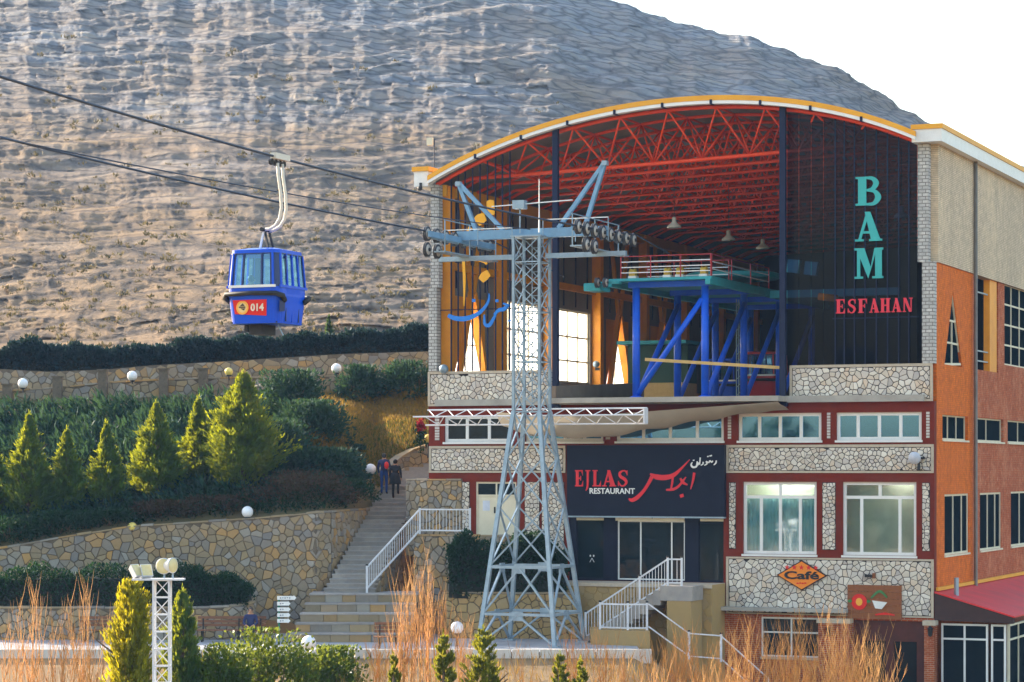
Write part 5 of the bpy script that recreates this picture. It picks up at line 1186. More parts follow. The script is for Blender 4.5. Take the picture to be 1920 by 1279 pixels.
# restaurant sign
d_ = -.30
q0, q1 = fp(1063, 967, d_), fp(1358, 834, d_)
rs = thing('restaurant_sign', 'big black signboard with red and white EJLAS RESTAURANT lettering', 'sign', FM @ Vector(((q0.x + q1.x) / 2, d_, q0.z)), -A)
mb = MB(); mb.box(q0.x, q1.x, d_, -.06, q0.z, q1.z); mb.build('sign_board', DARKCLAD, rs, FM)
mb = MB(); mb.box(q0.x, q1.x, d_ - .02, -.06, q0.z - .06, q0.z - .003); mb.build('sign_edge', GALV, rs, FM)
REDS2 = M('sign_red', (.72, .02, .035), (.62, .015, .03), .4, 3)
def zr5(pts): return z1map(pts, 1020, 760, 3.655, d_)
mp5 = 99.5 / FPX / 3.655
for ch, a, b in (('E', 214, 274), ('J', 270, 322), ('L', 334, 398), ('A', 400, 496), ('S', 502, 584)):
    (xa, za_), (xb, zb_) = zr5([(a, 556), (b, 444)]); mb = MB(); glyph(mb, ch, xa, xb, za_, zb_, d_ - .003, .03); mb.build('letter', REDS2, rs, FM)
v, f = text_geo('RESTAURANT', .30, .006, .02); (xa, za_), (xb, zb_) = zr5([(312, 605), (622, 568)]); w0 = max(p[0] for p in v) - min(p[0] for p in v); k2 = (xb - xa) / w0; h0 = max(p[1] for p in v)
mb = MB(); mb.add([((xa + xb) / 2 + p[0] * k2, d_ - .016 - p[2], za_ + p[1] * (zb_ - za_) / h0) for p in v], f); mb.build('white_lettering', WHITE, rs, FM)
for i, (pts, ws) in enumerate((([(1000, 372), (945, 430), (890, 478), (830, 495), (770, 490), (728, 470)], [4, 14, 28, 36, 36, 10]), ([(740, 492), (712, 545), (680, 592), (640, 632), (605, 650), (582, 640)], [26, 22, 22, 28, 26, 10]), ([(884, 490), (880, 530), (872, 572)], [14, 15, 10]), ([(838, 580), (885, 576), (922, 556), (952, 520), (974, 492)], [12, 18, 16, 14, 6]), ([(935, 500), (955, 530), (985, 545)], [12, 20, 8]), ([(934, 624), (958, 616)], [22, 22]), ([(1032, 462), (1022, 520), (1006, 576)], [18, 14, 5]))):
    mb = MB(); mb.stroke(zr5(pts), [q * mp5 for q in ws], d_ - .028 - .003 * i, d_ - .004 - .001 * i); mb.build('stroke', REDS2, rs, FM)
for i, (pts, ws) in enumerate((([(1182, 378), (1178, 396), (1164, 410)], [8, 10, 5]), ([(1158, 380), (1150, 390), (1138, 380), (1130, 392), (1112, 384)], [7, 9, 8, 9, 7]), ([(1112, 384), (1118, 400), (1100, 412)], [10, 10, 5]), ([(1092, 388), (1090, 402), (1076, 412)], [9, 9, 5]), ([(1072, 358), (1068, 408)], [9, 6]), ([(1062, 392), (1056, 408), (1044, 414)], [9, 9, 5]), ([(1052, 384), (1046, 418), (1022, 424), (1010, 408), (1018, 390)], [8, 12, 14, 11, 5]), ([(1022, 378), (1032, 376)], [8, 8]), ([(1136, 348), (1152, 344)], [9, 9]), ([(1120, 352), (1130, 350)], [8, 8]))):
    mb = MB(); mb.stroke(zr5(pts), [q * mp5 for q in ws], d_ - .026 - .002 * i, d_ - .004 - .001 * i); mb.build('white_stroke', WHITE, rs, FM)
# cafe diamond
d_ = -.16; c = fp(1503, 1079, d_); cs = thing('cafe_sign', 'orange diamond sign reading Café with red stars', 'sign', FM @ Vector((c.x, d_, c.z - .56)), -A)
hw, hh2 = .99, .57
mb = MB(); mb.prism([(c.x - hw, c.z), (c.x, c.z - hh2), (c.x + hw, c.z), (c.x, c.z + hh2)], d_, -.06); mb.build('sign_border', M('dark_sign_edge', (.05, .012, .01), None, .5, 3), cs, FM)
mb = MB(); mb.prism([(c.x - hw * .92, c.z), (c.x, c.z - hh2 * .92), (c.x + hw * .92, c.z), (c.x, c.z + hh2 * .92)], d_ - .02, d_ - .001); mb.build('sign_face', M('sign_orange', (.90, .26, .02), (.86, .22, .015), .4, 2), cs, FM)
v, f = text_geo('Café', .44, .013, .02); w0 = max(p[0] for p in v) - min(p[0] for p in v); k2 = 1.36 / w0
mb = MB(); mb.add([(c.x + p[0] * k2, d_ - .034 - p[2], c.z - .13 + p[1] * .92) for p in v], f); mb.build('black_lettering', BLACK, cs, FM)
for i in range(5):
    px_ = c.x - .56 + .28 * i; pz_ = c.z + (.30 if i in (1, 2, 3) else .30); mb = MB(); r0 = .105
    mb.prism([(px_ + (r0 if k % 2 == 0 else r0 * .42) * math.sin(k * math.pi / 5), pz_ + (r0 if k % 2 == 0 else r0 * .42) * math.cos(k * math.pi / 5)) for k in range(10)], d_ - .035, d_ - .021); mb.build('star', REDS, cs, FM)
mb = MB(); [mb.disc(c.x - .15 + .1 * i, c.z - .30 + .012 * (i % 2), .05, .028, d_ - .03, d_ - .021, 8) for i in range(4)]; mb.build('small_script', REDS, cs, FM)
# wooden board
d_ = -.14; q0, q1 = fp(1589, 1160, d_), fp(1690, 1098, d_); ws_ = thing('wooden_sign', 'brown plank sign with red disc and white cup above the dark portal', 'sign', FM @ Vector(((q0.x + q1.x) / 2, d_, q0.z)), -A)
for i in range(5):
    z0, z1 = q0.z + (q1.z - q0.z) * i / 5, q0.z + (q1.z - q0.z) * (i + 1) / 5; mb = MB(); mb.box(q0.x, q1.x, d_ + .004 * (i % 2), -.06, z0 + .004, z1 - .004); mb.build('plank', WOOD, ws_, FM)
xw_ = q1.x - q0.x; zw_ = q1.z - q0.z
mb = MB(); mb.disc(q0.x + xw_ * .22, q0.z + zw_ * .5, .30, .30, d_ - .02, d_ - .001, 20); o = mb.build('red_disc', REDS, ws_, FM)
mb = MB(); mb.disc(q0.x + xw_ * .22, q0.z + zw_ * .5, .13, .15, d_ - .026, d_ - .021, 10); mb.build('disc_centre', YEL, ws_, FM)
mb = MB(); mb.disc(q0.x + xw_ * .05, q0.z + zw_ * .52, .09, .06, d_ - .02, d_ - .001, 8); mb.disc(q0.x + xw_ * .39, q0.z + zw_ * .52, .09, .06, d_ - .02, d_ - .001, 8); mb.stroke([(q0.x + xw_ * .44, q0.z + zw_ * .62), (q0.x + xw_ * .6, q0.z + zw_ * .82), (q0.x + xw_ * .74, q0.z + zw_ * .64)], [.06, .10, .06], d_ - .02, d_ - .001); mb.build('green_leaf', M('sign_green', (.05, .22, .06), None, .5, 3), ws_, FM)
mb = MB(); mb.prism([(q0.x + xw_ * .46, q0.z + zw_ * .55), (q0.x + xw_ * .52, q0.z + zw_ * .32), (q0.x + xw_ * .64, q0.z + zw_ * .30), (q0.x + xw_ * .74, q0.z + zw_ * .5)], d_ - .024, d_ - .001); mb.build('white_cup', WHITE, ws_, FM)
mb = MB(); mb.stroke([(q0.x + xw_ * .52, q0.z + zw_ * .13), (q0.x + xw_ * .7, q0.z + zw_ * .17), (q0.x + xw_ * .88, q0.z + zw_ * .13)], [.05, .09, .05], d_ - .02, d_ - .001); mb.build('red_script', REDS, ws_, FM)
# wall fittings
q = fp(1716, 862, -.2); t = thing('floodlight', 'pale dish floodlight on a bracket at the right stone band', 'floodlight', FM @ q, -A)
mb = MB(); mb.lathe((q.x, -.35, q.z + .05), [(.22, 0), (.24, .05), (.18, .14), (.06, .2)], 16, Matrix.Rotation(R(-80), 4, 'X')); mb.build('dish', M('pale_metal', (.60, .62, .70), None, .4, 3), t, FM, True)
mb = MB(); mb.box(q.x + .08, q.x + .16, -.22, -.05, q.z - .38, q.z + .10); mb.box(q.x + .16, q.x + .34, -.2, -.05, q.z + .02, q.z + .10); mb.build('bracket', BLACK, t, FM)
q = fp(1632, 1080, -.2); t = thing('wall_camera', 'small dark camera above the wooden sign', 'camera', FM @ q, -A)
mb = MB(); mb.box(q.x - .18, q.x + .08, -.3, -.18, q.z - .05, q.z + .05); mb.tube((q.x - .2, -.24, q.z), (q.x - .18, -.24, q.z), .06, n=10); mb.build('housing', BLACK, t, FM); mb = MB(); mb.box(q.x + .083, q.x + .16, -.26, -.05, q.z - .09, q.z + .11); mb.build('bracket', WOOD, t, FM)
for px in (1554, 1744):
    q = fp(px, 1184, -.5); t = thing('wall_lantern', 'black lantern on the %s brick pier of the portal' % ('left' if px < 1600 else 'right'), 'lantern', FM @ q, -A, 'portal lanterns')
    mb = MB(); mb.lathe(q, [(.02, -.2), (.08, -.15), (.10, .08), (.13, .1), (.02, .2)], 6); mb.build('lantern_body', BLACK, t, FM); mb = MB(); mb.bar((q.x, -.5, q.z + .2), (q.x, -.42, q.z + .2), .03); mb.build('arm', BLACK, t, FM)
q = fp(810, 265, -.3); t = thing('roof_antenna', 'small white panel on a pole at the left roof corner', 'antenna', FM @ Vector((q.x, -.3, zl2)), -A)
mb = MB(); mb.tube((q.x + .1, -.3, zl2), (q.x + .1, -.3, q.z + .1), .02, n=6); mb.build('pole', NAVY, t, FM); mb = MB(); mb.box(q.x - .2, q.x + .06, -.38, -.28, q.z - .16, q.z + .14); mb.build('panel', CREAM, t, FM)

# ------------------------------------------------------------------ annex with red roof at the right side wall
an = thing('red_roof_annex', 'glazed annex with red sloping roof against the right brick wall', 'annex', FM @ Vector((WID + 1.4, .3, ZBASE)), -A)
def Ba(mb, name, mat, parent=None): return mb.build(name, mat, parent or an, FM)
ax0, ax1, ay0, ay1 = WID + .02, WID + 2.75, .15, 17.0
zaw, zae = Zr(1112), 1.05
REDR2 = M('red_roof_sheet', (.72, .022, .025), (.58, .03, .03), .5, 1.2, grime=.25)
for i in range(12):
    y0 = ay0 - .25 + i * 1.45; mb = MB(); mb.hexa([(ax0, y0, zaw), (ax1 + .25, y0, zae), (ax1 + .25, y0 + 1.44, zae), (ax0, y0 + 1.44, zaw), (ax0, y0, zaw + .06), (ax1 + .25, y0, zae + .06), (ax1 + .25, y0 + 1.44, zae + .06), (ax0, y0 + 1.44, zaw + .06)]); Ba(mb, 'roof_sheet', REDR2)
mb = MB(); mb.prism([(ax0, Zr(1163)), (ax1 + .2, Zr(1166)), (ax1 + .2, zae - .003), (ax0, zaw - .003)], ay0 - .2, ay0); Ba(mb, 'gable_board', M('dark_brown_board', (.055, .022, .018), (.035, .016, .014), .7, 4))
mb = MB(); mb.box(ax0, ax0 + .1, ay0, ay1, zaw + .07, zaw + .20); Ba(mb, 'roof_flashing', YELP)
zt_ = Zr(1168)
def glaz(u0, u1, n, plane, zsplit=.8):
    mb = MB()
    def bx(a, b, c, d, o=0.0):
        if plane == 'f': mb.box(a, b, ay0 + .02 + o, ay0 + .12 - o, c, d)
        else: mb.box(ax1 - .12 + o, ax1 - .02 - o, a, b, c, d)
    for q in np.linspace(u0, u1 - .07, n + 1): bx(q, q + .07, ZBASE, zt_ - .02)
    for z in (zt_ - .09, ZBASE + (zt_ - ZBASE) * zsplit, ZBASE): bx(u0 + .07, u1 - .07, z, z + .07, .004)
    wo = Ba(mb, 'glazed_front', WHITE if plane == 'f' else CREAM)
    us = np.linspace(u0, u1 - .07, n + 1)
    for a, b in zip(us[:-1], us[1:]):
        for z0, z1 in ((ZBASE + .07, ZBASE + (zt_ - ZBASE) * zsplit), (ZBASE + (zt_ - ZBASE) * zsplit + .07, zt_ - .09)):
            mb2 = MB()
            if plane == 'f': mb2.box(a + .07, b, ay0 + .065, ay0 + .075, z0, z1)
            else: mb2.box(ax1 - .075, ax1 - .065, a + .07, b, z0, z1)
            Ba(mb2, 'pane', GLASS_S, wo)
glaz(ax0 + .2, fp(1852, 880, .15).x, 2, 'f'); glaz(fp(1858, 880, .15).x, ax1 - .13, 1, 'f'); glaz(ay0 + .2, ay1, 10, 's')
mb = MB(); q = lp(1790, 1100, WID + .6); mb.tube((WID + .6, 1.0, 1.6), (WID + .6, 1.0, 2.45), .09, n=10); Ba(mb, 'vent_pipe', GALV)

# ------------------------------------------------------------------ terrace before the left door, planter and railings
def W2(px, Y, z): p = wp(px, 0, Y); return (p.x, p.y, z)
a_, b_ = W2(776, 101.6, 0), W2(884, 100.7, 0); c_, e_ = FM @ fp(1000, 0, -.06), FM @ fp(806, 0, -.4)
mb = MB(); f1 = FM @ fp(985, 0, -1.4)
q = [(a_[0], a_[1]), (b_[0], b_[1]), (f1.x, f1.y), (c_.x, c_.y), (e_.x, e_.y)]; n = len(q)
mb.add([(x, y, -.05) for x, y in q] + [(x, y, 3.84) for x, y in q], [tuple(range(n))[::-1], tuple(n + i for i in range(n))] + [(i, (i+1) % n, n + (i+1) % n, n + i) for i in range(n)]); mb.build('door_terrace', CONC, kind='structure')
stone_wall('terrace_wall', 'tan stone wall under the white railing left of the pylon', [(a_[0], a_[1] - .06, .0, 3.86), (b_[0], b_[1] - .06, .0, 3.86), (f1.x, f1.y - .06, 0, 3.86)], .26, limit=250, thick=.05)
stone_wall('planter_wall', 'ochre stone planter wall behind the pylon feet', [W2(835, 98.6, 0)[:2] + (-.05, 1.72), W2(1085, 98.0, 0)[:2] + (-.05, 1.72)], .25, limit=200, thick=.4, mat=OCHRE)
RAILW = M('white_rail_paint', (.74, .74, .76), (.62, .62, .66), .45, 3, grime=.2)
def railing(label, pts, posts, h=1.0, low=.14, sp=.14, mat=None, r=.035):
    t = thing('railing', label, 'railing', pts[0]); mat = mat or RAILW; U = Vector((0, 0, 1))
    for a, b in zip(pts[:-1], pts[1:]):
        a, b = Vector(a), Vector(b)
        for z in (h, low): mb = MB(); mb.bar(a + U * z, b + U * z, r * 1.6); mb.build('rail', mat, t, I4)
        if sp:
            n = max(2, int((b - a).length / sp))
            for i in range(1, n): c = a + (b - a) * i / n; mb = MB(); mb.bar(c + U * low, c + U * h, .02); mb.build('baluster', mat, t, I4)
    for p in posts:
        p = Vector(p); mb = MB(); mb.bar(p, p + U * (h + .06), .08); o = mb.build('post', mat, t, I4); mb = MB(); mb.box(p.x - .05, p.x + .05, p.y - .05, p.y + .05, p.z + h + .062, p.z + h + .12); mb.build('post_cap', BLACK, o, I4)
    return t
r0, r1, r2 = W2(688, 100.1, 1.62), W2(787, 101.55, 3.86), W2(881, 100.75, 3.86)
railing('white railing beside the narrow staircase turning along the door terrace', [r0, r1, r2], [r0, r1, r2], 1.05, .22)
d_ = -2.9; s0 = FM @ Vector((fx(1098, d_), d_, 0.02)); s1 = FM @ Vector((fx(1252, d_), d_, 2.13)); s2 = FM @ Vector((fx(1283, d_ + .3), d_, 2.13))
es = thing('entrance_stairs', 'concrete stairs climbing right to the restaurant door', 'stairs', FM @ Vector((fx(1175), -2.3, 0)), -A)
n = 12; xs0_, xs1_ = fx(1098, d_), fx(1252, d_)
for i in range(n):
    mb = MB(); z1 = 2.13 * (i + 1) / n; x = xs0_ + (xs1_ - xs0_) * i / n; mb.box(x, x + (xs1_ - xs0_) / n + (.02 if i < n - 1 else 1.0), d_ - .1, -1.72, max(-.05, z1 - .55), z1); mb.build('step', STEPM, es, FM)
mb = MB(); mb.box(xs1_, fx(1283, d_) + .3, d_ - .1, -1.72, -2.0, 2.13 - .56); mb.build('landing_base', OCHRE, es, FM)
m_ = s0 + (s1 - s0) * .66
railing('pale railing rising along the entrance stairs of the restaurant', [s0, s1, s2], [s0, m_, s1, s2], 1.0, .12)
mb = MB(); q = [W2(1108, 95.2, 0), W2(1218, 94.2, 0)]; mb.hexa([(q[0][0], 94.9, -2.3), (q[1][0], 93.9, -2.3), (q[1][0], 96.2, -2.3), (q[0][0], 96.8, -2.3), (q[0][0], 94.9, .55), (q[1][0], 93.9, .55), (q[1][0], 96.2, .55), (q[0][0], 96.8, .55)]); mb.build('landing', OCHRE, kind='structure')
k0, k1, k2 = W2(1125, 95.0, .56), W2(1177, 94.5, .56), W2(1213, 94.2, .58)
railing('short white railing on the landing right of the pylon foot', [k0, k1, k2], [k0, k1, k2], .95, .08)
h0, h1, h2, h3 = W2(1216, 94.1, .6), W2(1292, 93.6, -.45), W2(1352, 93.0, -.5), W2(1440, 92.5, -2.0)
railing('thin white handrail descending among the bare shrubs to the cafe', [h0, h1, h2, h3], [h1, h2, h3], .95, .12, 0, r=.026)

# ------------------------------------------------------------------ lamps, benches, signs, mast
def lamp(px, py, Y, zb_, label, amber=False, r=.235, group='globe lamps'):
    c = wp(px, py, Y); t = thing('globe_lamp', label, 'lamp', (c.x, c.y, zb_), 0, group)
    mb = MB(); mb.ball(c, r, 20, 12); mb.build('globe', GLOBEY if amber else GLOBE, t, I4, True)
    mb = MB(); mb.tube((c.x, c.y, zb_), (c.x, c.y, c.z - r * .9), .035, n=8); mb.build('post', BLACK, t, I4)
    mb = MB(); mb.lathe((c.x, c.y, c.z - r * 1.12), [(.10, 0), (.13, .05), (.12, .09)], 12); mb.build('collar', BLACK, t, I4)
zp_ = lambda px: CAMZ + (H0 - np.interp(px, [22, 131, 197, 306, 400, 564, 740], [734, 726, 719, 713, 710, 708, 704])) * 118 / FPX
lamp(43, 719, 117.7, zp_(43) - .1, 'white globe lamp, leftmost on the upper parapet'); lamp(248, 705, 117.7, zp_(248) - .1, 'white globe lamp, second from the left on the upper parapet')
lamp(429, 697, 117.7, zp_(429) - .1, 'amber globe lamp on the upper parapet behind the tallest conifer', True, .19); lamp(631, 691, 117.7, zp_(631) - .1, 'white globe lamp, rightmost on the upper parapet')
lamp(695, 880, 107.9, 5.2, 'white globe lamp beside the two people on the staircase'); lamp(464, 960, 102.3, 4.2, 'white globe lamp on top of the tall retaining wall')
lamp(248, 988, 102.4, 3.6, 'amber globe lamp at the foot of the conifers', True, .19); lamp(579, 1205, 88.0, -1.0, 'white globe lamp at the plaza edge above the glossy bush', r=.25); lamp(857, 1177, 94.0, 0, 'white globe lamp left of the pylon foot')
lamp(803, 823, 110.6, 7.0, 'amber globe lamp peeping out at the left station edge', True, .2)
SLAT = M('bench_slat', (.24, .10, .05), (.17, .075, .04), .7, 5)
def bench(px, Y, z, w_, label, rz=0.0):
    p = wp(px, 0, Y); t = thing('park_bench', label, 'bench', (p.x, p.y, z), rz, 'park benches'); fr = PW[t.name]
    for y in (-.2, -.07, .06, .19): mb = MB(); mb.box(-w_/2, w_/2, y - .055, y + .055, .43, .465); mb.build('seat_slat', SLAT, t, fr)
    for zz in (.62, .76, .90): mb = MB(); mb.box(-w_/2, w_/2, .30, .335, zz - .05, zz + .05); mb.build('back_slat', SLAT, t, fr)
    for x in (-w_/2 + .2, w_/2 - .2):
        mb = MB(); mb.bar((x, -.18, 0), (x, -.18, .43), .06); mb.bar((x, .22, 0), (x, .34, .95), .06, .05); mb.bar((x, -.22, .40), (x, .26, .40), .05); mb.build('leg_frame', BLACK, t, fr)
bench(413, 96.4, 0, 1.75, 'brown slatted bench beside the seated man'); bench(188, 96.4, 0, 1.6, 'brown slatted bench, leftmost, half behind the bright cypress'); bench(727, 92.6, 0, 1.0, 'small grey bench at the plaza edge below the steps')
p = wp(523, 0, 96.0); t = thing('direction_sign', 'green post with five white arrow boards beside the seated man', 'signpost', (p.x, p.y, 0)); fr = PW[t.name]
GRN = M('green_post_paint', (.03, .20, .12), None, .5, 3)
mb = MB(); mb.tube((0, 0, 0), (0, 0, 1.75), .04, n=10); mb.build('post', GRN, t, fr)
for i in range(5):
    z = 1.68 - .215 * i; l = .66 if i == 0 else .44; mb = MB(); mb.prism([(-.06, z - .07), (l - .1, z - .07), (l - .1, z - .10), (l, z), (l - .1, z + .10), (l - .1, z + .07), (-.06, z + .07)], -.07, -.045); o = mb.build('arrow_board', WHITE, t, fr)
    mb = MB(); [mb.box(.04 + k * .085, .04 + k * .085 + .055, -.075, -.0705, z - .025 + .01 * (k % 2), z + .02) for k in range(int((l - .2) / .085))]; mb.build('arrow_script', M('grey_script', (.25, .27, .32), None, .6, 3), o, fr)
p = wp(304, 0, 72.0); zt_ = wp(304, 1088, 72).z; t = thing('floodlight_mast', 'white lattice floodlight mast standing before the hedge at lower left', 'mast', (p.x, p.y, -2.4)); fr = Matrix.Translation((p.x, p.y, 0))
for sx, sy_ in CN: mb = MB(); mb.bar((sx * .22, sy_ * .22, -2.4), (sx * .22, sy_ * .22, zt_), .05); mb.build('upright', RAILW, t, fr)
n = 12
for i in range(n):
    z0, z1 = -2.4 + (zt_ + 2.4) * i / n, -2.4 + (zt_ + 2.4) * (i + 1) / n
    for k in range(4):
        a, b = CN[k], CN[(k + 1) % 4]; a, b = (a, b) if i % 2 else (b, a); mb = MB(); mb.bar((a[0] * .22, a[1] * .22, z0), (b[0] * .22, b[1] * .22, z1), .025); mb.build('lacing_bar', RAILW, t, fr)
        mb = MB(); mb.bar((a[0] * .22, a[1] * .22, z1), (b[0] * .22, b[1] * .22, z1), .028); mb.build('rung', RAILW, t, fr)
mb = MB(); mb.box(-.82, .62, -.28, .28, zt_ + .003, zt_ + .05); mb.build('platform', RAILW, t, fr)
REFL = M('floodlight_lens', (.72, .62, .34), (.62, .50, .22), .25, 5); CASE = M('floodlight_case', (.66, .66, .66), (.55, .55, .56), .4, 4)
def flood(x, z, r, rz, tilt):
    m4 = Matrix.Translation((x, -.1, z)) @ Matrix.Rotation(R(rz), 4, 'Z') @ Matrix.Rotation(R(90 + tilt), 4, 'X'); c = m4.translation
    mb = MB(); mb.lathe(c, [(r * .3, -.26), (r * .75, -.2), (r, 0), (r, .03)], 20, m4); o = mb.build('floodlight_body', CASE, t, fr, True)
    mb = MB(); mb.lathe(c, [(r * .93, .031), (r * .9, .038), (r * .3, .05)], 20, m4); mb.build('lens', REFL, o, fr, True)
    mb = MB(); mb.bar((x, 0, zt_ + .05), (x, 0, z), .05); mb.build('yoke', GALV, o, fr)
flood(.06, zt_ + .40, .23, -12, 0); flood(.30, zt_ + .42, .22, 60, 0); 
for x, rz in ((-.45, 25), (-.74, 55)):
    m4 = Matrix.Translation((x, 0, zt_ + .24)) @ Matrix.Rotation(R(rz), 4, 'Z') @ Matrix.Rotation(R(-35), 4, 'X'); mb = MB(); mb.hexa([m4 @ Vector(q) for q in ((-.16, -.08, -.2), (.16, -.08, -.2), (.12, .1, -.16), (-.12, .1, -.16), (-.16, -.08, .2), (.16, -.08, .2), (.12, .1, .16), (-.12, .1, .16))]); o = mb.build('box_floodlight', CASE, t, fr)
    mb = MB(); mb.hexa([m4 @ Vector(q) for q in ((-.14, -.09, -.18), (.14, -.09, -.18), (.14, -.082, -.18), (-.14, -.082, -.18), (-.14, -.09, .18), (.14, -.09, .18), (.14, -.082, .18), (-.14, -.082, .18))]); mb.build('lens', REFL, o, fr)

# ------------------------------------------------------------------ people
SKIN = M('skin', (.52, .27, .15), (.44, .22, .12), .6, 8); HAIR = M('dark_hair', (.015, .012, .012), None, .6, 10)
def person(label, loc, rz, J, mats, hair=HAIR, extra=None, group=None):
    """one continuous skinned body; J gives joints, mats: torso, legs, shoes"""
    R_ = dict(pelvis=.135, spine=.125, chest=.15, neck=.058, head=.088, crown=.070, nose=.03, shL=.075, elL=.052, wrL=.034, paL=.032, hiL=.095, knL=.065, anL=.045, toL=.038)
    E = [('pelvis', 'spine', 0), ('spine', 'chest', 0), ('chest', 'neck', 0), ('neck', 'head', 3), ('head', 'crown', 3), ('head', 'nose', 3)]
    for s in 'LR': E += [('chest', 'sh' + s, 0), ('sh' + s, 'el' + s, 0), ('el' + s, 'wr' + s, 0), ('wr' + s, 'pa' + s, 3), ('pelvis', 'hi' + s, 1), ('hi' + s, 'kn' + s, 1), ('kn' + s, 'an' + s, 1), ('an' + s, 'to' + s, 2)]
    J = {k_: Vector(v_) for k_, v_ in J.items()}
    J['nose'] = J['head'] + Vector((0, .10, -.015))
    for s in 'LR':
        d = (J['wr' + s] - J['el' + s]).normalized(); J['pa' + s] = J['wr' + s] + d * .07; sd = 1 if s == 'R' else -1; ac = Vector((0, 1, 0)) - d * d.y
        ac = ac.normalized() if ac.length > .1 else Vector((1, 0, 0)); inn = Vector((-sd, 0, 0))
        for i, (o, l) in enumerate(((-.030, .075), (-.010, .085), (.011, .08), (.031, .065))):
            b = J['pa' + s] + ac * o + d * .02; J['f%d%s' % (i, s)] = b + d * l * .55; J['g%d%s' % (i, s)] = b + d * l + inn * l * .35; E += [('pa' + s, 'f%d%s' % (i, s), 3), ('f%d%s' % (i, s), 'g%d%s' % (i, s), 3)]
        J['t0' + s] = J['wr' + s] + d * .035 + ac * .045; J['t1' + s] = J['t0' + s] + d * .045 + ac * .015 + inn * .01; E += [('wr' + s, 't0' + s, 3), ('t0' + s, 't1' + s, 3)]
    names = list(J); ix = {k_: i for i, k_ in enumerate(names)}
    me = bpy.data.meshes.new('p'); me.from_pydata([tuple(J[k_]) for k_ in names], [(ix[a], ix[b]) for a, b, m in E], []); ob = bpy.data.objects.new('p', me); COL.objects.link(ob)
    sk = ob.modifiers.new('s', 'SKIN'); sk.use_smooth_shade = True; ob.modifiers.new('b', 'SUBSURF').levels = 1
    for i, k_ in enumerate(names):
        base = k_[:-1] + 'L' if k_[-1] == 'R' else k_; r = R_.get(base, .0095 if k_[0] in 'fg' else .011)
        me.skin_vertices[0].data[i].radius = (r, r); me.skin_vertices[0].data[i].use_root = (k_ == 'pelvis')
    dg = bpy.context.evaluated_depsgraph_get(); dg.update(); ev = ob.evaluated_get(dg); m2 = bpy.data.meshes.new_from_object(ev); bpy.data.objects.remove(ob)
    for m in mats + [SKIN]: m2.materials.append(m)
    seg = [(J[a], J[b], m) for a, b, m in E]
    for p in m2.polygons:
        c = p.center; best = 9
        for a, b, m in seg:
            t_ = max(0, min(1, (c - a).dot(b - a) / max(1e-9, (b - a).length_squared))); dd = (c - (a + (b - a) * t_)).length
            if dd < best: best = dd; p.material_index = m
        p.use_smooth = True
    t = thing('person', label, 'person', loc, rz, group); fr = PW[t.name]
    bd = bpy.data.objects.new('body', m2); link(bd, t); PW[bd.name] = fr
    hd = J['head']; mb = MB(); mb.ball(hd + Vector((0, -.038, .040)), .104, 14, 9, (.94, .92, 1.0)); mb.build('hair', hair, t, fr, True)
    for s in (-1, 1): mb = MB(); mb.ball(hd + Vector((s * .088, .0, -.01)), .026, 8, 6, (.5, 1, 1.3)); mb.build('ear', SKIN, t, fr, True)
    for s in (-1, 1): mb = MB(); mb.ball(hd + Vector((s * .032, .088, .012)), .011, 6, 5); mb.build('eye', HAIR, t, fr, True)
    mb = MB(); mb.ball(hd + Vector((0, .082, -.055)), .022, 8, 5, (1.3, .5, .35)); mb.build('mouth', M('lips', (.30, .10, .08), None, .5, 5), t, fr, True)
    if extra: extra(t, fr)
    return t
stand = dict(pelvis=(0, 0, .93), spine=(0, .01, 1.12), chest=(0, .03, 1.32), neck=(0, .05, 1.46), head=(0, .07, 1.58), crown=(0, .065, 1.66), shL=(-.19, .02, 1.38), shR=(.19, .02, 1.38), elL=(-.25, -.02, 1.12), elR=(.25, .04, 1.12), wrL=(-.24, .08, .90), wrR=(.25, .16, .92), hiL=(-.10, 0, .90), hiR=(.10, 0, .90))
JK = M('navy_jacket', (.018, .026, .09), (.024, .032, .10), .8, 6); JN = M('blue_jeans', (.02, .07, .26), (.015, .05, .20), .85, 6); SHO = M('dark_shoes', (.015, .014, .014), None, .6, 5); BKC = M('black_coat', (.012, .013, .02), None, .85, 6); GRYS = M('charcoal_trousers', (.02, .02, .025), None, .85, 6)
Z1 = 1.67 + .172 * 22; Y1 = 100.25 + .335 * 21 + .2; Z2 = 1.67 + .172 * 21; Y2 = 100.25 + .335 * 20 + .18
J1 = dict(stand, knL=(-.10, .04, .49), anL=(-.10, -.01, .08), toL=(-.11, .13, .04), knR=(.10, .06, .50), anR=(.10, .02, .09), toR=(.11, .16, .04))
x1_ = (720 - 960) / FPX * Y1
P1 = person('person in navy jacket and blue jeans with red backpack climbing the stairs', (x1_, Y1, Z1), R(-8), J1, [JK, JN, SHO])
bp_ = thing('backpack', 'red and dark backpack on the back of the climbing person', 'backpack', (x1_ + .05, Y1 - .2, Z1 + 1.05), R(-8)); fr = PW[bp_.name]
mb = MB(); mb.ball((.03, -.02, .2), .2, 14, 9, (.8, .5, 1.15)); mb.build('bag', JK, bp_, fr, True)
mb = MB(); mb.ball((.08, -.10, .16), .12, 12, 8, (.85, .45, 1.3)); mb.build('front_pocket', REDS, bp_, fr, True)
for s in (-1, 1): mb = MB(); mb.path([(s * .10, .06, .36), (s * .13, .16, .40), (s * .12, .26, .30)], .018, 6); mb.build('strap', BLACK, bp_, fr)
J2 = dict(stand, pelvis=(0, .0, .90), hiL=(-.09, 0, .88), hiR=(.09, 0, .88), knL=(-.09, .02, .48), anL=(-.09, -.06, .08), toL=(-.09, .08, .04), knR=(.09, .26, .66), anR=(.10, .20, .25), toR=(.10, .33, .21))
J2 = {k_: (v_[0] * .92, v_[1], v_[2] * .95) for k_, v_ in J2.items()}
x2_ = (741 - 960) / FPX * Y2
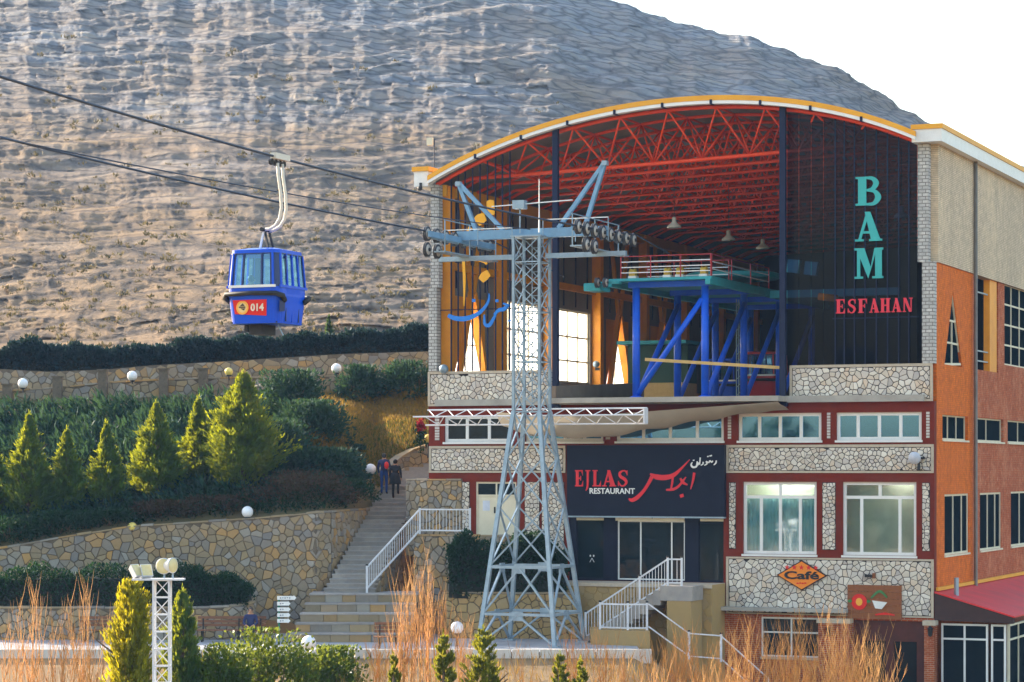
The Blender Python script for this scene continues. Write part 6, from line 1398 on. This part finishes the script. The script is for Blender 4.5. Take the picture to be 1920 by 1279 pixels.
def coat(t, fr): mb = MB(); mb.lathe((0, 0, .60), [(.25, 0), (.24, .12), (.205, .32), (.175, .48)], 16, Matrix.Diagonal((1, .82, 1, 1))); mb.build('coat_skirt', BKC, t, fr, True)
person('person in long black coat stepping up beside the backpack wearer', (x2_, Y2, Z2), R(-6), J2, [BKC, BKC, SHO], extra=coat)
sit = dict(pelvis=(0, 0, .53), spine=(0, -.03, .72), chest=(0, -.02, .92), neck=(0, .02, 1.07), head=(0, .05, 1.19), crown=(0, .045, 1.27), shL=(-.19, 0, .98), shR=(.19, 0, .98), elL=(-.26, .06, .72), elR=(.26, .06, .72), wrL=(-.12, .26, .64), wrR=(.12, .26, .64), hiL=(-.10, .05, .53), hiR=(.10, .05, .53), knL=(-.13, .46, .52), knR=(.13, .46, .52), anL=(-.13, .44, .08), anR=(.13, .44, .08), toL=(-.14, .58, .04), toR=(.14, .58, .04))
q = wp(470, 0, 96.25); person('person in dark blue jacket sitting at the right end of the bench', (q.x, q.y, 0.0), R(180), sit, [JK, GRYS, SHO], hair=M('short_greying_hair', (.10, .07, .06), None, .8, 10))
bench(480, 96.4, 0, .7, 'short end bench carrying the seated man in the dark jacket')
for i, (dx, dy, rz, lb) in enumerate(((-.28, -.42, 180, 'dark seated passenger at the front window of the blue gondola'), (.35, .42, 0, 'seated passenger at the door side inside the blue gondola'))):
    c = Matrix.Rotation(-A, 4, 'Z') @ Vector((dx, dy, 0)); s_ = {k_: (v_[0], v_[1] if 'pa' not in k_ else v_[1], v_[2] * .98 + .0) for k_, v_ in sit.items()}
    person(lb, (g0.x + c.x, g0.y + c.y, g0.z + .05), -A + R(180 - rz), s_, [BKC if i == 0 else JK, GRYS, SHO], group='passengers in the blue gondola')

# ------------------------------------------------------------------ vegetation
LFC1 = leaf('conifer_green_gold', (0.042, 0.125, 0.026), (0.005, 0.062, 0.046), .32, (.90, .86, .01)); LFC2 = leaf('conifer_blue_green', (0.028, 0.085, 0.048), (0.014, 0.05, 0.036), .35, (.20, .28, .03))
LFJ = leaf('juniper_dark', (0.020, 0.078, 0.058), (0.008, 0.038, 0.040), .22, (.12, .2, .04)); LFH = leaf('hedge_dark', (0.014, 0.050, 0.062), (0.006, 0.024, 0.036), .15, (.05, .09, .03)); LFG = leaf('clipped_hedge_green', (0.012, 0.055, 0.026), (0.006, 0.03, 0.018), .2, (.06, .14, .02))
LFB = leaf('glossy_bush_leaf', (0.06, 0.13, 0.015), (0.02, 0.06, 0.014), .35, (.40, .42, .04), .35); LFR = leaf('reddish_shrub_leaf', (0.085, 0.045, 0.035), (0.02, 0.045, 0.02), .25, (.2, .1, .05)); LFY = leaf('golden_cypress', (0.22, 0.24, 0.010), (0.05, 0.11, 0.012), .45, (.85, .66, .02)); LFP = leaf('young_pine_needle', (0.13, 0.16, 0.012), (0.045, 0.085, 0.014), .45, (.55, .48, .03))
DRY = leaf('dry_grass', (0.34, 0.20, 0.05), (0.15, 0.15, 0.035), .4, (.6, .35, .06)); STEM = M('orange_brown_twig', (0.58, 0.30, 0.08), (0.38, 0.17, 0.05), .8, 4, island=.3)
def tree(name, label, cat, px, ytop, ybase, hwpx, Y, mat, nb=420, per=26, p=1.12, up=.75, L=(.14, .30), zb_=None, group=None, rg=.9):
    if zb_ is None: zb_ = float(garden_z(px, Y)) - .1
    b = wp(px, ybase, Y); h = wp(px, ytop, Y).z - zb_; r = hwpx * Y / FPX
    if zb_ is not None: b.z = zb_
    t = thing(name, label, cat, b, random.uniform(0, 6), group)
    trunk(h, .035 * h ** .8 + .02, 0, 7, int(px)).build('trunk', BARK, t, PW[t.name])
    V, F = conifer_mesh(h, r, nb, per, p, up, L, rg=rg); put('crown', V, F, mat, t, PW[t.name]); return t
G_ = 'conifers on the garden terrace'
tree('conifer_tree', 'golden lit conifer, leftmost full one in the terrace row', 'tree', 55, 776, 1005, 58, 103.6, LFC1, 640, group=G_)
tree('conifer_tree', 'slim conifer, second in the terrace row from the left', 'tree', 125, 806, 1000, 44, 104.0, LFC1, 520, group=G_)
tree('conifer_tree', 'slim golden conifer above the amber globe lamp', 'tree', 200, 794, 985, 42, 104.2, LFC1, 520, group=G_)
tree('conifer_tree', 'broad conifer in the middle of the terrace row', 'tree', 293, 756, 975, 62, 104.8, LFC1, 680, group=G_)
tree('conifer_tree', 'narrow conifer just left of the tallest one', 'tree', 372, 748, 960, 46, 106.0, LFC1, 540, group=G_)
tree('conifer_tree', 'tallest bushiest conifer with golden top at the terrace row end', 'tree', 455, 700, 975, 86, 104.8, LFC1, 1050, 28, p=.95, group=G_)
tree('conifer_tree', 'conifer cut by the left picture edge on the terrace', 'tree', -8, 838, 1015, 38, 103.5, LFC1, 300, group=G_)
tree('young_conifer', 'small lone evergreen on the mountain foot right of the gondola', 'tree', 617, 594, 640, 10, 128.5, LFC2, 70, 16, zb_=12.3)
tree('golden_cypress', 'bright yellow green cypress left of the floodlight mast', 'tree', 246, 1098, 1279, 50, 75.0, LFY, 700, 30, p=.42, up=1.6, L=(.12, .26), zb_=-2.4)
tree('dark_conifer', 'yellow tipped dark conifer right of the floodlight mast', 'tree', 342, 1108, 1279, 52, 78.0, LFC1, 520, 26, p=.7, up=1.0, zb_=-2.3)
def shrub(label, px, ytop, ybase, hw, Y, mat, nc=90, per=42, L=(.13, .28), wr=(.3, .5), name='shrub', depth=.8, zb_=None, group=None, cl=.2, up=.3):
    b = wp(px, ybase, Y); h = (ybase - ytop) * Y / FPX
    if zb_ is None and Y > 101.5: zb_ = float(garden_z(px, Y)) - .12
    if zb_ is not None: h = wp(px, ytop, Y).z - zb_; b.z = zb_
    rx = hw * Y / FPX; t = thing(name, label, 'shrub', b, 0, group)
    mb = MB(); rd = random.Random(int(px))
    for i in range(5): a = rd.uniform(0, 6.28); mb.path([(0, 0, -.2), (math.cos(a) * rx * .4, math.sin(a) * rx * .4 * depth, h * .45), (math.cos(a) * rx * .6, math.sin(a) * rx * .6 * depth, h * .8)], [.05, .03, .01], 5)
    mb.build('stems', BARK, t, PW[t.name]); V, F = dome_mesh(rx, rx * depth, h, nc, per, cl, L, wr, up); put('foliage', V, F, mat, t, PW[t.name]); return t
G2 = 'dark shrubs beside the tallest conifer'
for px, a, b, hw, Y, n, lb in ((545, 712, 800, 58, 113, 90, 'dark shrub under the small stone arch'), (585, 765, 860, 62, 110, 110, 'dark feathery shrub at the lawn edge'), (520, 805, 900, 60, 107, 110, 'dark shrub right of the tallest conifer'), (600, 850, 925, 75, 106.5, 110, 'dark spreading shrub above the reddish bushes'), (650, 842, 880, 26, 110.5, 40, 'small dark shrub left of the globe lamp and walkers'), (676, 698, 736, 40, 116.8, 60, 'low dark shrub at the parapet below the rightmost globe lamp'), (768, 690, 730, 48, 116.8, 60, 'low dark shrub at the parapet beside the station'), (625, 884, 930, 50, 106, 60, 'low dark shrub behind the stair wall top')):
    shrub(lb, px, a, b + 12, hw, Y, LFJ, n, 46, group=G2)
for px, a, b, hw, Y, mt, lb in ((570, 893, 975, 92, 103.2, LFR, 'reddish twiggy bush on the retaining wall'), (640, 905, 968, 66, 104.6, LFG, 'green bush at the right end of the retaining wall top'), (410, 935, 995, 70, 103.6, LFR, 'brownish bush left of the white wall globe'), (310, 945, 1000, 60, 103.4, LFR, 'brownish bush with pale sprigs above the wall'), (210, 960, 1015, 55, 103.0, LFG, 'dark bush behind the amber wall lamp'), (110, 965, 1025, 70, 102.6, LFG, 'dark bush above the wall at left'), (20, 975, 1040, 65, 102.2, LFG, 'dark bush above the wall at the left edge')):
    shrub(lb, px, a, b + 10, hw, Y, mt, 80, 42, L=(.08, .18), group='bushes along the retaining wall top')
def hedge(name, label, line, w_, n, mat, L=(.10, .22), cat='hedge'):
    """line: (X, Y, z0, z1); leaves over a rounded box"""
    l = np.array(line, float); s = rng.uniform(0, len(l) - 1.0001, n); i = s.astype(int); f = (s - i)[:, None]; q = l[i] * (1 - f) + l[i + 1] * f
    a = rng.uniform(0, np.pi, n); rr = rng.uniform(.8, 1.06, n) + .10 * np.sin(q[:, 0] * 2.3) + .05 * np.sin(q[:, 0] * 6.1)
    ca_, sa_ = np.sign(np.cos(a)) * np.abs(np.cos(a)) ** .5, np.sin(a) ** .5
    P = np.stack([q[:, 0] + rng.normal(0, .08, n), q[:, 1] + w_ / 2 * ca_ * rr, q[:, 2] + (q[:, 3] - q[:, 2]) * sa_ * rr], 1); D = np.stack([rng.normal(0, .6, n), ca_ + rng.normal(0, .5, n), sa_ + rng.normal(0, .5, n)], 1); ll = rng.uniform(*L, n)
    t = thing(name, label, cat, (float(l[:, 0].mean()), float(l[:, 1].mean()), float(l[:, 2].min())))
    V, F = kites(P, D, ll, ll * rng.uniform(.4, .7, n)); put('foliage', V, F, mat, t)
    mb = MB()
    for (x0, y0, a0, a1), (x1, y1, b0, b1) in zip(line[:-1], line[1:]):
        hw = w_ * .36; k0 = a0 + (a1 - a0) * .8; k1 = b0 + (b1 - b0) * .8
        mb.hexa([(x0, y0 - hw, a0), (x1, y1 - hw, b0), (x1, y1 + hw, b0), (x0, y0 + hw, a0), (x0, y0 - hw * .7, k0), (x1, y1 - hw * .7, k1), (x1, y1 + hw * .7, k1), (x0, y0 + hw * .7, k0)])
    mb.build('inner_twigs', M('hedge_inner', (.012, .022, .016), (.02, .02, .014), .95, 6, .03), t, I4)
def hl(pts, Y): return [((px - 960) / FPX * Y, Y, CAMZ + (H0 - yb) * Y / FPX, CAMZ + (H0 - yt) * Y / FPX) for px, yt, yb in pts]
hedge('long_hedge', 'long dark blue green hedge along the foot of the mountain', hl([(-90, 660, 700), (0, 660, 698), (61, 643, 702), (153, 655, 700), (263, 656, 692), (350, 643, 686), (400, 640, 684), (494, 637, 676), (611, 630, 670), (728, 623, 666), (801, 616, 663), (880, 612, 660)], 125.6), 1.9, 26000, LFH, (.14, .30))
hedge('clipped_hedge', 'clipped green hedge between the two stone walls at left', hl([(-80, 1072, 1150), (0, 1072, 1150), (120, 1068, 1150), (260, 1070, 1150), (360, 1066, 1150), (430, 1080, 1148), (468, 1108, 1145)], 98.9), 1.7, 15000, LFG, (.08, .17))
hedge('ivy_hedge', 'dark green hedge behind the pylon feet under the left door', hl([(842, 1030, 1120), (880, 1012, 1122), (960, 1018, 1122), (1010, 1010, 1122), (1062, 1030, 1122)], 98.75), .8, 8000, LFG, (.09, .2))
def scatter(name, label, cat, n, pxr, Yr_, mat, L, w_, D0, jit=.5, dens=None, lift=0.0):
    px = rng.uniform(*pxr, n); Y = rng.uniform(*Yr_, n); Yw = np.interp(px, GPX, GYW); ok = Y > Yw + .25; px, Y = px[ok], Y[ok]
    if dens is not None: k_ = dens(px, Y); px, Y = px[k_], Y[k_]
    P = np.stack([(px - 960) / FPX * Y, Y, garden_z(px, Y) + rng.uniform(0, 1, len(px)) * lift * np.clip(.3 + 1.4 * fbm(px / 22, Y / 1.1, 2, 4) + .5, .1, 1.6)], 1); D = np.array(D0) + rng.normal(0, jit, (len(px), 3)); ll = rng.uniform(*L, len(px))
    o = put(name, *kites(P, D, ll, ll * w_), mat); tag(o, label, cat, kind='stuff')
scatter('juniper_cover', 'dark spreading juniper covering the slope behind the conifers', 'ground cover', 26000, (-120, 540), (103.5, 116.2), LFJ, (.3, .65), .2, (-.5, -.6, .7), .55, lift=.55)
scatter('wall_top_cover', 'low dark cover plants spilling along the retaining wall top', 'ground cover', 16000, (-90, 700), (101.5, 105.5), LFG, (.12, .26), .4, (-.1, -.5, .9), .6, lift=.55, dens=lambda px, Y: Y < np.interp(px, GPX, GYW) + 2.2)
scatter('dry_lawn', 'dry orange and green grass on the slope left of the station', 'grass', 26000, (560, 880), (109, 117.6), DRY, (.12, .30), .16, (-.1, -.1, 1.0), .35)
LAWN = leaf('green_lawn', (0.06, 0.12, 0.02), (0.10, 0.12, 0.03), .3, (.2, .25, .04))
scatter('green_grass', 'green grass patch along the path wall', 'grass', 12000, (620, 880), (109, 114), LAWN, (.10, .25), .18, (-.1, -.1, 1.0), .35)

# bare orange shrubs: a few shapes shared by many clumps
def bare(seed, h, n, spread, tw=5):
    rd = random.Random(seed); mb = MB()
    for i in range(n):
        a = rd.uniform(0, 6.28); l = rd.uniform(.55, 1.0) * h; ln = spread * rd.uniform(.1, 1) ; bx2, by2 = rd.gauss(0, .12), rd.gauss(0, .12); dx, dy = math.cos(a) * ln, math.sin(a) * ln
        pts = [Vector((bx2 + dx * f ** 1.3 + rd.gauss(0, .02), by2 + dy * f ** 1.3 + rd.gauss(0, .02), -.15 + l * f)) for f in (0, .35, .7, 1.0)]
        r = rd.uniform(.009, .020) ; mb.path(pts, [r, r * .75, r * .5, r * .15], 3, False)
        for k_ in range(tw):
            f = rd.uniform(.25, .95); s = f * 3; j = int(s); p = pts[j] + (pts[min(j + 1, 3)] - pts[j]) * (s - j); b = rd.uniform(0, 6.28); q = l * rd.uniform(.08, .2); d = Vector((math.cos(b) * .4, math.sin(b) * .4, 1)) * q
            mb.path([p, p + d * .6, p + d + Vector((0, 0, q * .15))], [r * .5, r * .35, r * .12], 3, False)
    return mb
bm_ = []
for sd, n, sp, tw in ((1, 22, 1.0, 9), (2, 27, 1.1, 9), (3, 24, .55, 8)):
    mb = bare(sd, 3.0, n, sp, tw); me = bpy.data.meshes.new('twigs'); me.from_pydata(mb.v, [], mb.f); me.materials.append(STEM); me.update(); bm_.append(me)
def gz_(x, y): 
    s_ = min(1, max(0, (x - 4.5) / 3.0)); return float(np.interp(y, [-80, 40, 70, 84, 90.9], [-3.2, -2.6, -2.3, -1.9, -.25])) * (1 - s_) - 2.2 * s_
bs = []
for px, yt, Y in ((18, 1128, 79), (62, 1095, 80), (110, 1120, 79), (155, 1090, 81), (178, 1150, 78), (745, 1085, 87), (775, 1010, 87), (803, 985, 88), (835, 1060, 87), (715, 1150, 86), (870, 1120, 88)): bs.append((px, yt, Y, 'l' if px < 300 else 'm'))
for i in range(15): bs.append((1085 + i * 40 + random.uniform(-12, 12), 1165 + random.uniform(-15, 40), 86 + random.uniform(-2, 3), 'r'))
for i in range(9): bs.append((985 + i * 80 + random.uniform(-20, 20), 1215 + random.uniform(-15, 25), 79 + random.uniform(-2, 2), 'f'))
for i in range(4): bs.append((690 + i * 70 + random.uniform(-10, 10), 1230 + random.uniform(-10, 20), 80, 'f'))
for px, yt in ((1580, 1135), (1625, 1150), (1480, 1140)): bs.append((px, yt, 88.5, 'r'))
gl_ = {'l': ('bare orange twig shrub at the lower left edge', 'bare shrubs at lower left'), 'm': ('tall bare orange wand shrub left of the pylon feet', 'bare wand shrubs by the staircase'), 'r': ('bare orange twig shrub between the pylon and the cafe portal', 'bare shrubs before the cafe'), 'f': ('bare tan twig shrub in the foremost row along the bottom edge', 'bare shrubs of the front row')}
ORD = ['first', 'second', 'third', 'fourth', 'fifth', 'sixth', 'seventh', 'eighth', 'ninth', 'tenth', 'eleventh', 'twelfth', 'thirteenth', 'fourteenth', 'fifteenth', 'sixteenth', 'seventeenth', 'eighteenth', 'nineteenth', 'twentieth']
bs.sort(); cnt = {}
for i, (px, yt, Y, g) in enumerate(bs):
    x = (px - 960) / FPX * Y; z0 = gz_(x, Y); h = wp(px, yt, Y).z - z0; cnt[g] = cnt.get(g, 0) + 1; t = thing('bare_shrub', gl_[g][0] + ', %s from the left' % ORD[cnt[g] - 1], 'shrub', (x, Y, z0), random.uniform(0, 6), gl_[g][1])
    o = bpy.data.objects.new('twigs', bm_[2] if g == 'm' else bm_[i % 2]); link(o, t); s = h / 3.0; o.scale = (min(1.1, s * .9), min(1.1, s * .9), s)
tree('young_pine', 'young yellow green pine with twin tops at bottom centre left', 'tree', 832, 1192, 1279, 42, 74, LFP, 150, 40, p=.6, up=.9, L=(.12, .26), zb_=-2.4, group='young pines at the bottom edge')
tree('young_pine', 'tallest young pine at the bottom edge below the pylon', 'tree', 905, 1182, 1279, 52, 74, LFP, 190, 40, p=.6, up=.9, L=(.12, .26), zb_=-2.4, group='young pines at the bottom edge')
tree('young_pine', 'young pine sprig at the bottom edge right of the pylon foot', 'tree', 1048, 1230, 1279, 34, 73, LFP, 120, 36, p=.6, up=.9, L=(.12, .26), zb_=-2.4, group='young pines at the bottom edge')
tree('young_pine', 'rightmost young pine sprig at the bottom edge', 'tree', 1088, 1240, 1279, 30, 73, LFP, 110, 36, p=.6, up=.9, L=(.12, .26), zb_=-2.4, group='young pines at the bottom edge')
tree('young_pine', 'small young pine below the wand shrubs at the bottom edge', 'tree', 738, 1230, 1279, 26, 74, LFP, 90, 36, p=.6, up=.9, L=(.12, .26), zb_=-2.4, group='young pines at the bottom edge')
for px, a, hw, Y, lb in ((505, 1212, 95, 80, 'large glossy green bush before the seated man'), (418, 1240, 65, 78, 'glossy green bush right of the floodlight mast'), (612, 1240, 80, 81, 'glossy green bush under the plaza globe lamp')):
    shrub(lb, px, a, 1279, hw, Y, LFB, 130, 46, L=(.09, .18), wr=(.5, .75), name='glossy_bush', zb_=-2.2, group='glossy bushes at the bottom edge', cl=.12)
# dry grass at the shrubs' feet
n = 14000; X = rng.uniform(-14, 22, n); Y = rng.uniform(76, 91, n); zz = np.interp(Y, [40, 70, 84, 90.9], [-2.6, -2.3, -1.9, -.25]) * (1 - np.clip((X - 4.5) / 3, 0, 1)) - 2.2 * np.clip((X - 4.5) / 3, 0, 1)
ll = rng.uniform(.2, .55, n); o = put('dry_meadow', *kites(np.stack([X, Y, zz - .05], 1), np.array([0, 0, 1.]) + rng.normal(0, .3, (n, 3)), ll, ll * .06), DRY); tag(o, 'dry orange grass under the bare shrubs', 'grass', kind='stuff')
# red flowers by the station edge
b = wp(789, 835, 110.3); t = thing('flowering_plant', 'small red flowering plant at the left station edge under the truss end', 'plant', (b.x, b.y, b.z - .2))
n = 120; P = rng.normal(0, 1, (n, 3)) * np.array([.08, .08, .12]) + np.array([b.x, b.y, b.z + .85]); put('red_petals', *kites(P, rng.normal(0, 1, (n, 3)), .16, .12), leaf('red_petal', (.38, .02, .025), (.22, .015, .02), .2), t)
P = rng.normal(0, 1, (n, 3)) * np.array([.10, .1, .25]) + np.array([b.x, b.y, b.z + .25]); put('leaves', *kites(P, rng.normal(0, 1, (n, 3)) + np.array([0, 0, 1]), .22, .1), LFG, t)
mb = MB(); mb.tube((b.x, b.y, b.z - .2), (b.x, b.y, b.z + .9), .02, n=6); mb.build('stem', BARK, t, I4)

# trees across the valley, seen mirrored in the windows
n = 5200; f = rng.uniform(0, 1, n); hgt = 7.5 + 3.0 * np.sin(f * 23) + 2.0 * np.sin(f * 61 + 1); u = rng.uniform(0, 1, n) ** .7
P = np.stack([-70 - 120 * f + rng.normal(0, 2.5, n), -90 + 140 * f + rng.normal(0, 2.5, n), -3 + (hgt + 3) * u], 1); ll = rng.uniform(1.0, 2.4, n)
tag(put('distant_trees', *kites(P, rng.normal(0, 1, (n, 3)) + np.array([0, 0, .5]), ll, ll * .7), LFG), 'dark belt of trees mirrored in the station windows', 'trees', kind='stuff')
# ------------------------------------------------------------------ thin blue haze
m_, t_, n_, l_ = nt('valley_haze'); pv = node(t_, 'ShaderNodeVolumePrincipled', Density=0.00016, Anisotropy=0.0); pv.inputs['Color'].default_value = (.38, .60, 1.0, 1)
l_.new(pv.outputs[0], n_.new('ShaderNodeOutputMaterial').inputs[1])
mb = MB(); mb.box(-432, 215, -114, 850, -4.6, 118); mb.build('haze', m_, kind='stuff', label='thin blue valley haze in front of the mountain', cat='haze')
